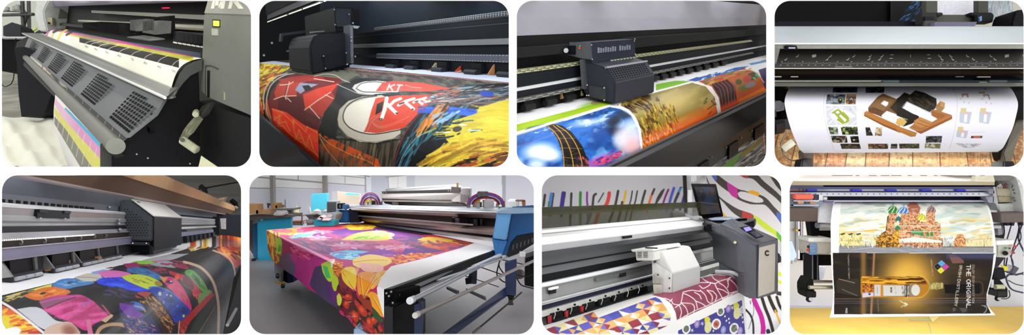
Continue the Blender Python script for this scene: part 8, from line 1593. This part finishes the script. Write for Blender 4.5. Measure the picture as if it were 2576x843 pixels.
# cables at the right
for i, (pts, r) in enumerate((([(2524, 560), (2526, 585), (2522, 605)], .006), ([(2545, 562), (2540, 580), (2532, 606)], .005), ([(2565, 560), (2560, 590), (2548, 625), (2545, 640)], .005), ([(2572, 560), (2562, 600), (2578, 640), (2580, 680), (2560, 690), (2535, 692), (2532, 705), (2545, 728), (2580, 738)], .007), ([(2560, 560), (2568, 600), (2545, 640), (2548, 670)], .004),
      ([(2528, 648), (2526, 665), (2530, 684)], .005), ([(2534, 648), (2530, 670), (2524, 690)], .005), ([(2540, 640), (2548, 660), (2546, 680), (2530, 700)], .005), ([(2536, 705), (2555, 715), (2580, 720)], .004), ([(2575, 640), (2580, 660)], .005), ([(2538, 730), (2540, 745), (2530, 752), (2512, 750)], .004), ([(2555, 693), (2572, 690), (2582, 700)], .004))):
    mk('cable', tube([W(x, y, 3.95-.01*i) for x, y in smooth_path(pts)], r*.8, 7), mat(('2c2c3c', '3a3a50')[i % 2], .4), label='%s dark cable hanging below the right end of the poster printer' % ['short straight', 'bent', 'long diagonal', 'thick winding floor', 'thin crossing', 'short upper', 'second short', 'curved', 'straight floor', 'edge', 'looped foot', 'arched floor'][i], cat='cable')
for x, y in ((2536, 563), (2549, 563), (2573, 562)): mk('cable_plug', slabz([(x-4, y-4), (x+4, y-4), (x+2, y+5), (x-2, y+5)], 3.9, .03), mat('2c2c30', .4), t)
mk('yellow_tag', slabz([(2520, 667), (2534, 671), (2536, 680), (2528, 682), (2522, 672)], 3.8, .01), mat('e2d22c', .5), label='yellow tag tied to the cables beside the right winder motor', cat='tag')
mk('power_adapter', prism([W(2540, 684, 3.9), W(2552, 668, 3.9), W(2565, 675, 3.9), W(2553, 692, 3.9)], (0, .06, 0)), mat('55565c', .45), label='dark grey power adapter hanging among the cables at the right', cat='adapter', bevel=.003)
# white medium behind
mk('blank_medium', prism([W(2064, 508, 3.78), W(2096, 506, 3.8), W(2094, 562, 3.7), W(2057, 560, 3.7)], (0, .004, 0)), mat('f2f2f6', .5), label='blank white medium edge left of the cathedral painting', cat='medium')
mk('blank_medium', prism([W(2470, 506, 3.8), W(2490, 514, 3.78), W(2508, 530, 3.74), W(2517, 552, 3.72), W(2517, 562, 3.7), W(2490, 564, 3.72)], (0, .004, 0)), mat('f2f2f6', .5), label='blank white medium edge right of the cathedral painting', cat='medium')
# the long print
cv = Canvas(2080, 498, 2512, 806, 'f4f4f4', 1.9)
Z1 = lambda x, y: (1982+x*.242, 436+y*.242); Z2 = lambda x, y: (2276+x*.242, 436+y*.242); Z3 = lambda x, y: (1982+x*.2431, 638+y*.2431); Z4 = lambda x, y: (2276+x*.2431, 638+y*.2431)
pn = [(2116, 508), (2474, 508), (2482, 520), (2491, 548), (2497, 590), (2499, 636), (2110, 636), (2111, 560)]
cv.poly(pn, 'dfe0d4')
wn = cv.noise(60, 9, -8, 3); wm = cv.noise(40, 7, 6, 5)
cv.blend(np.clip((wn-.45)*4, 0, .8), 'b8ccc4', pn); cv.blend(np.clip((wm-.5)*4, 0, .8)*(cv.Y > 545), 'e8cc80', pn); cv.blend(np.clip((cv.noise(50, 8, -12, 7)-.5)*4, 0, .85), 'f2f0e4', pn); cv.blend(np.clip((cv.noise(36, 5, -6, 9)-.64)*8, 0, .8)*(cv.Y > 552), 'e0a840', pn); cv.blend(np.clip((cv.noise(30, 6, 4, 19)-.6)*5, 0, .6), '9aa898', pn)
cv.poly([(2111, 618), (2499, 620), (2499, 636), (2110, 636)], '8f9194'); cv.strokes([(2111, 620), (2499, 622), (2499, 634), (2110, 634)], 40, 30, 2, ['a8aaac', '787c80'], 1.4)
# left palace and trees
cv.poly([(2112, 588), (2170, 588), (2172, 618), (2111, 618)], 'ddd294'); cv.strokes([(2112, 588), (2170, 588), (2172, 622), (2111, 622)], 90, 6, 85, ['b8a040', 'f4ecc4', '8a7a34', 'e8d878', '5c5428', 'f0e8d0'], 1.3)
for x in (2118, 2138, 2158): cv.poly([(x-6, 589), (x+7, 586), (x+8, 589), (x, 592)], '3c4430')
cv.line([(2112, 605), (2172, 606)], .8, '6a5a30'); cv.strokes([(2172, 596), (2208, 592), (2210, 622), (2172, 622)], 60, 5, 80, ['b8b8a4', 'd8d4bc', '7a7a6a', 'e8e4d4', '4a4a40'], 1.1)
cv.pic([(2204, 600), (2222, 584), (2244, 573), (2264, 578), (2270, 622), (2204, 622)], ['b87830', 'e0a030', '7a4820', 'f0c050', '4a3018'], 2.2, 5)
cv.pic([(2400, 606), (2410, 588), (2422, 590), (2432, 606), (2430, 622), (2400, 622)], ['b86c34', 'd89858', '8a5030', 'e8c090'], 2, 6)
cv.strokes([(2205, 590), (2240, 575), (2262, 575), (2266, 620), (2205, 622)], 60, 3, 40, ['b06a28', 'd89034', '8a4a20', 'c8a040', '5c3418', 'e0a850', '3c2c18'], 1., bend=1); cv.strokes([(2244, 585), (2262, 578), (2266, 608), (2244, 608)], 50, 4, 40, ['e8a828', 'd88820', 'f0c040'], 2)
# the many-domed church
cv.poly([(2228, 580), (2232, 545), (2240, 538), (2246, 580)], '4a4434'); cv.line([(2238, 540), (2228, 575)], 1, 'c8a860')
def tower(x0, x1, y0, y1, c='c87454'):
    cv.pic(rc(x0, y0, x1, y1), [c, 'b84428', 'f0dcc0', '5c8a58', 'e8a868', '8a3420', 'd8a070'], 2.3, int(x0+y0))
    for i in range(int((x1-x0)/5)): cv.line([(x0+2+i*5, y0+1), (x0+2+i*5, y1-1)], .5, 'f4e4cc', .7)
def dome(cx, yb, r, cols):
    pts = [(cx-r*.85, yb), (cx-r, yb-r*.5), (cx-r*.75, yb-r*1.0), (cx-r*.25, yb-r*1.35), (cx, yb-r*1.75), (cx+r*.25, yb-r*1.35), (cx+r*.75, yb-r*1.0), (cx+r, yb-r*.5), (cx+r*.85, yb)]
    cv.poly(pts, cols[0], sm=3)
    for i in range(5): u = -.8+.4*i; cv.line([(cx+r*(u-.25), yb-.1*r), (cx+r*u, yb-r*.5), (cx+r*(u*.6+.2), yb-r*1.0), (cx, yb-r*1.45)], r*.16, cols[1+i % (len(cols)-1)], sm=3)
tower(2236, 2256, 534, 560); tower(2266, 2288, 534, 570); tower(2288, 2314, 520, 560); tower(2330, 2352, 530, 565); tower(2232, 2250, 556, 590, 'c89868'); tower(2262, 2366, 562, 618, 'd8a480'); tower(2262, 2290, 545, 580); tower(2300, 2360, 558, 590, 'd09070')
tower(2296, 2372, 600, 622, 'c89870'); cv.poly(rc(2294, 580, 2322, 590), '3f8a54'); cv.line([(2294, 585), (2322, 585)], 1, 'd0e0c8'); cv.poly([(2262, 602), (2300, 596), (2370, 606), (2370, 611), (2262, 610)], 'e8e0d4')
for x in (2320, 2334, 2344): cv.poly([(x-5, 596), (x, 577), (x+5, 596)], '4a8038')
dome(2247, 536, 14, ['3f8a48', 'e4e8c0', '2c7050']); dome(2274, 537, 13, ['5a90d8', 'e8f0fa', '3c68b8']); dome(2298, 528, 13, ['b8483c', 'e8d8c4', '8a9a70']); cv.poly([(2282, 516), (2290, 510), (2306, 510), (2316, 524), (2312, 534), (2286, 534)], 'b06a50'); cv.strokes([(2282, 516), (2290, 510), (2306, 510), (2316, 524), (2312, 534), (2286, 534)], 30, 5, 0, ['e0d0c0', '8a8a70', 'c04838'], 1.2)
dome(2318, 554, 11, ['d8c840', '8aa830', 'f0e070']); dome(2343, 534, 11, ['9a7470', 'c8a8a0', '6a4c50']); dome(2260, 556, 8, ['3c6860', '587c78', '284c48']); dome(2258, 578, 7, ['3f8a60', '2c6848'])
for y in (568, 582, 594): cv.line([(2264, y), (2366, y+1)], 1.4, 'f0e4d8')
cv.strokes([(2262, 606), (2372, 612), (2372, 622), (2262, 622)], 60, 4, 85, ['3a2c28', '6a4030', 'e8e0d8', 'a86848'], 1.2)
# right side
cv.strokes([(2372, 600), (2400, 590), (2400, 622), (2372, 622)], 40, 5, 80, ['a8b0b0', 'd8d8cc', '7a8088', 'e8d8b8'], 1.2); cv.strokes([(2402, 600), (2408, 588), (2420, 588), (2430, 605), (2430, 622), (2398, 622)], 30, 3, 50, ['b86a34', 'd89050', '8a5030', '4a3428', 'e0b080'], .9, bend=1)
cv.poly([(2430, 606), (2462, 594), (2496, 596), (2498, 620), (2430, 620)], 'e0d8a4'); cv.strokes([(2430, 606), (2462, 596), (2496, 598), (2498, 622), (2430, 622)], 60, 6, 86, ['c8c090', 'a89868', 'f0e8c8', 'c88a60'], 1.1); cv.line([(2440, 604), (2496, 600)], 1.5, 'c89470'); cv.line([(2372, 621), (2499, 622)], 2, '6a5a44')
for x in (2115, 2178, 2190, 2216, 2390, 2476): cv.line([(x, 614), (x, 621)], 1.4, '20242c')
# bottle poster
bp = [(2095, 636), (2503, 638), (2495, 694), (2484, 740), (2483, 768), (2494, 789), (2098, 791), (2099, 735), (2096, 690)]
cv.poly(bp, '2e261e'); cv.blend(np.clip((cv.noise(60, 20, 0, 3)-.5)*2, 0, .5), '483c28', bp)
g = np.exp(-((cv.X-2290)/62)**2-((cv.Y-705)/70)**2); cv.blend(np.clip(g*1.25, 0, 1), 'c89434', bp); g = np.exp(-((cv.X-2275)/42)**2-((cv.Y-712)/50)**2); cv.blend(np.clip(g*1.05, 0, .95), 'e8b850', bp)
g = np.exp(-((cv.X-2172)/6)**2); cv.blend(np.clip(g*.7, 0, .6), 'b07c3c', bp); g = np.exp(-((cv.X-(2199+(cv.Y-640)*-.05))/2.5)**2); cv.blend(np.clip(g*.8, 0, .7), 'd09060', bp); g = np.exp(-((cv.Y-645)/9)**2)*(cv.X > 2380); cv.blend(np.clip(g*.7, 0, .6), '404470', bp)
g = np.exp(-((cv.X-2440)/40)**2-((cv.Y-690)/20)**2); cv.blend(np.clip(g*.5, 0, .5), '5c4426', bp)
cv.poly([(2385, 640), (2405, 642), (2424, 655), (2425, 662), (2396, 663), (2390, 650)], '8a5c50', .7)
cv.poly([(2330, 640), (2500, 638), (2499, 650), (2330, 646)], '3c3c60', .5)
for y, c, a in ((758, '6a6888', .5), (752, '8a6a48', .6), (763, '787898', .35)): cv.line([(2098, y), (2240, y), (2484, y-2)], 2.5, c, a)
cv.poly([(2104, 705), (2160, 700), (2166, 740), (2160, 746), (2104, 736)], '3c342a'); cv.line([(2110, 702), (2150, 712)], 2, 'a89888', .8); cv.line([(2118, 728), (2156, 744)], 2, '8a7c68', .7)
cv.poly(Z3c if False else [Z3(765, 232), Z3(1100, 236), Z3(1234, 240), Z4(0, 232), Z4(150, 234), Z4(205, 258), Z4(245, 318), Z4(245, 365), Z4(205, 425), Z4(150, 452), Z4(0, 456), Z3(1234, 456), Z3(770, 456), Z3(752, 400), Z3(752, 260)], 'b87a1c')
cv.pic([Z3(765, 236), Z3(1234, 240), Z4(0, 234), Z4(150, 236), Z4(200, 258), Z4(235, 320), Z4(0, 312), Z3(765, 312)], ['c8881c', 'f0c040', '7a440c', 'e8a428', '3c2008'], 3.5, 4, 9)
for y, c in ((242, 'f4d868'), (262, '5c3408'), (290, 'f0c848')): cv.line([Z3(768, y), Z3(1000, y+4), Z3(1234, y), Z4(170, y+4)], 1.4, c, .8, sm=4)
cv.pic([Z3(775, 316), Z3(890, 316), Z3(885, 410), Z3(770, 410)], ['8a3c10', 'b86820', '5c2408', 'd89040'], 3, 6)
cv.line([Z4(0, 226), Z4(150, 228), Z4(208, 252), Z4(248, 300), Z4(256, 342), Z4(236, 400), Z4(160, 455), Z4(0, 462)], 1.4, 'e8c060', .8, sm=4)
cv.poly([Z3(892, 322), Z3(962, 322), Z3(960, 440), Z3(894, 440)], 'ccc8c0'); cv.poly([Z3(985, 326), Z3(1210, 328), Z3(1208, 440), Z3(988, 442)], 'cfccc6'); cv.line([Z3(985, 326), Z3(1210, 328)], .8, '6a5a40'); cv.line([Z3(988, 442), Z3(1208, 440)], .8, '6a5a40'); cv.line([Z3(975, 322), Z3(975, 445)], 2, 'd8943c'); cv.line([Z3(890, 320), Z3(890, 440)], 1, '4a3018')
cv.poly([Z3(1206, 322), Z3(1234, 322), Z4(48, 322), Z4(46, 448), Z3(1234, 448), Z3(1206, 446)], '33302a'); cv.line([Z4(2, 324), Z4(2, 446)], 1, 'c0b8a8')
cv.text('ROCKWELL', Z4(28, 335), (0, 3.1), (3.6, 0), 1.2, 'd8d4c8', .22); cv.text('BOURBON', Z3(1212, 335), (0, 2.8), (3, 0), 1.0, 'c8c4b8', .25)
cv.poly([Z4(50, 322), Z4(130, 318), Z4(165, 345), Z4(160, 400), Z4(120, 440), Z4(50, 446)], '8a8070'); cv.ell(*Z4(112, 378), 11, 14, 'd8d4ca'); cv.ell(*Z4(112, 378), 11, 14, 'a08040', al=.0)
cv.text('WVW', Z3(1062, 350), (0, 4), (4, 0), 1.4, '4a3c1c', .1); cv.strokes([Z3(1100, 340), Z3(1130, 340), Z3(1130, 430), Z3(1100, 430)], 14, 5, 90, ['a8a498', '8a867c'], .7); cv.strokes([Z3(1178, 332), Z3(1204, 332), Z3(1204, 436), Z3(1178, 436)], 22, 4, 60, ['7a7460', '4a4434'], .9); cv.line([Z3(925, 350), Z3(925, 410)], 1.6, 'b07c60')
cv.poly([Z3(772, 408), Z3(888, 404), Z3(888, 440), Z3(772, 456)], 'c8c4d8'); cv.ell(*Z3(845, 420), 3, 2.5, '5c5868'); cv.text('8', Z3(836, 428), (4, 0), (0, -4), 1, '2c2838')
cv.poly([Z4(248, 318), Z4(262, 308), Z4(330, 302), Z4(380, 304), Z4(400, 312), Z4(398, 362), Z4(330, 372), Z4(262, 366)], 'a89a58'); cv.strokes([Z4(262, 308), Z4(400, 304), Z4(398, 362), Z4(262, 366)], 34, 7, 95, ['d8cc88', '7a6c34', 'e8e0a8', '5a4c20'], 1)
cv.poly([Z4(408, 322), Z4(560, 318), Z4(780, 312), Z4(780, 415), Z4(420, 412)], '171310'); cv.line([Z4(700, 292), Z4(780, 294), Z4(805, 320), Z4(808, 400), Z4(780, 428), Z4(690, 428)], 3, '4a3c34', sm=4)
# printed words
cv.text('ENJOY IRISH WHISKEY NOW', Z4(698, 118), (0, 3.6), (5.6, 0), .9, 'c8beb0', .32)
cv.text('THE ORIGINAL', Z4(640, 118), (0, 8.1), (10, 0), 1.9, 'ece8e0', .28); cv.text('IRISH DISTILLERY', Z4(560, 118), (-.12*6, 6.2), (9, 0), 1.6, 'dcd6cc', .26) if False else None
def vt(st, p0, p1, hgt, wd, col):
    """lettering running down the poster between two points"""
    n = sum((.45 if c in 'I ' else 1)+.28 for c in st); d = ((p1[0]-p0[0])/n, (p1[1]-p0[1])/n); cv.text(st, p0, d, (hgt, 0), wd, col, .28)
cv.poly([Z4(500, 112), Z4(730, 112), Z4(700, 560), Z4(490, 560)], '3a3022', .0)
vt('IRISH DISTILLERY', Z4(568, 120), Z4(512, 552), 6.5, 1.5, 'd8d0c4')
cv.poly([Z4(300, 130), Z4(380, 66), Z4(462, 134), Z4(372, 212)], '3c342c'); cv.poly([Z4(342, 100), Z4(380, 68), Z4(420, 102), Z4(382, 136)], '5aa4d8'); cv.poly([Z4(384, 138), Z4(422, 104), Z4(460, 136), Z4(414, 176)], 'c0489c'); cv.poly([Z4(336, 176), Z4(380, 140), Z4(412, 176), Z4(372, 210)], 'dcd440'); cv.poly([Z4(302, 132), Z4(340, 102), Z4(380, 138), Z4(336, 172)], '2a2622'); cv.line([Z4(302, 132), Z4(340, 102), Z4(378, 138), Z4(336, 172), Z4(302, 132)], .7, 'b8b0a0')
for x, y, c in ((382, 102, '2c6898'), (420, 140, '7a2c6c'), (374, 176, 'a8a028'), (342, 138, 'c8c4b8')): cv.text('I', Z4(x-3, y+8), (3, 0), (0, -3), .8, c)
vt('ABSOLUTELY', Z4(268, 62), Z4(284, 232), 3, .7, 'c8bca8'); vt('THURSDAY OCTOBER', Z3(620, 8), Z3(628, 262), 2.6, .7, 'b8b0a4'); vt('SERVE RESPONSIBLY', Z3(925, 470), Z3(935, 612), 1.8, .5, '8a8070')
cv.text('MOE', Z3(598, 566), (0, 3.8), (4, 0), 1.1, 'dcdcdc', .25); cv.line([Z3(1160, 490), Z3(1210, 520), Z3(1234, 526)], 1.6, 'f4ead0'); cv.line([Z3(1170, 556), Z3(1210, 530)], 1.4, 'f0e4c8'); cv.line([Z4(0, 510), Z4(28, 526), Z4(0, 545)], 2, 'fff4d8')
vt('BL', Z4(500, 566), Z4(505, 615), 5, 1.2, '6a6864'); cv.poly([Z4(560, 562), Z4(650, 562), Z4(640, 600), Z4(600, 614)], '5c5a54', .6); cv.line([Z4(820, 545), Z4(848, 560), Z4(838, 600), Z4(820, 612)], 3, '8a8a8c', .7, sm=4); cv.line([Z4(795, 538), Z4(845, 540)], 1.2, 'd0d0cc')
vt('RESERVE', Z4(640, 120), Z4(640, 120), 0, .1, 'ffffff') if False else None
cv.poly([(2500, 640), (2507, 640), (2498, 700), (2488, 745), (2490, 770), (2505, 794), (2493, 789), (2482, 766), (2482, 740), (2494, 694)], 'f0f0ee')
# the last line of words is drawn again between its true end points
near = [(2100, 505, 3.8), (2094, 524, 3.66), (2090, 560, 3.56), (2090, 610, 3.52), (2091, 660, 3.5), (2094, 705, 3.5), (2096, 740, 3.5), (2094, 770, 3.47), (2087, 799, 3.42)]
far = [(2474, 505, 3.8), (2489, 524, 3.66), (2498, 560, 3.56), (2504, 605, 3.52), (2505, 650, 3.5), (2496, 696, 3.5), (2485, 738, 3.5), (2483, 765, 3.47), (2504, 793, 3.42)]
sheet('painted_print', near, far, cv, .9, ink(.45, 0, .1), nu=800, label='long print with domed church painting above a dark whiskey bottle poster', cat='print')
# ------------------------------------------------------------------ trim every bay's contents at the bay's side boards
for o, k, solid in list(ALL):
    x0, y0, x1, y1 = RECT[k]; m = 5.5; x0 -= m; x1 += m; y0 -= m; y1 += m
    planes = []
    for (ax, ay, bx_, by_) in ((x0, y0, x0, y1), (x1, y1, x1, y0), (x1, y0, x0, y0), (x0, y1, x1, y1)):
        n = W(ax, ay, 1).cross(W(bx_, by_, 1)); c = W((x0+x1)/2, (y0+y1)/2, 1)
        if n.dot(c) < 0: n = -n
        planes.append(n.normalized())
    off = root_of(o).location if o.parent else o.location
    me = o.data; n = len(me.vertices)
    if n == 0: continue
    co = np.empty(n*3); me.vertices.foreach_get('co', co); co = co.reshape(-1, 3)+np.array(off)
    need = [p for p in planes if (co @ np.array(p)).min() < -1e-5]
    if any((co @ np.array(p)).max() < 1e-5 for p in planes):
        o['drop'] = 1; continue
    if not need or (not solid and n > 5000): continue
    if me.users > 1: me = me.copy(); o.data = me
    bm = bmesh.new(); bm.from_mesh(me); L = Vector(off)
    for p in need:
        g = list(bm.verts)+list(bm.edges)+list(bm.faces)
        r = bmesh.ops.bisect_plane(bm, geom=g, dist=1e-6, plane_co=-L, plane_no=-p, clear_outer=True)
        if solid:
            es = [e for e in r['geom_cut'] if isinstance(e, bmesh.types.BMEdge)]
            if es:
                try: bmesh.ops.edgenet_fill(bm, edges=es)
                except Exception: pass
    if len(bm.faces) == 0: o['drop'] = 1
    bm.to_mesh(me); bm.free()
gone = set()
for o, k, solid in list(ALL):
    if o.get('drop'):
        gone.add(o.name)
        for ch in o.children_recursive: gone.add(ch.name)
for nm in gone: bpy.data.objects.remove(bpy.data.objects[nm])
for o in list(C.objects):
    if o.type == 'EMPTY' and not o.children: bpy.data.objects.remove(o)
PLACE = {1: 'test chart printer', 2: 'sneaker print', 3: 'tower print', 4: 'architecture poster', 5: 'spoon print', 6: 'textile printer', 7: 'patterned print', 8: 'poster printer'}
kin = {}
for o in C.objects:
    if 'bay' in o.keys() and 'category' in o.keys(): kin.setdefault((o['bay'], o['category'], o.name.split('.')[0]), []).append(o)
for (k, c, n), os_ in kin.items():
    if len(os_) > 1:
        for o in os_: o['group'] = n.replace('_', ' ')+'s around the '+PLACE[k]
for o in C.objects:
    if 'bay' in o.keys(): del o['bay']
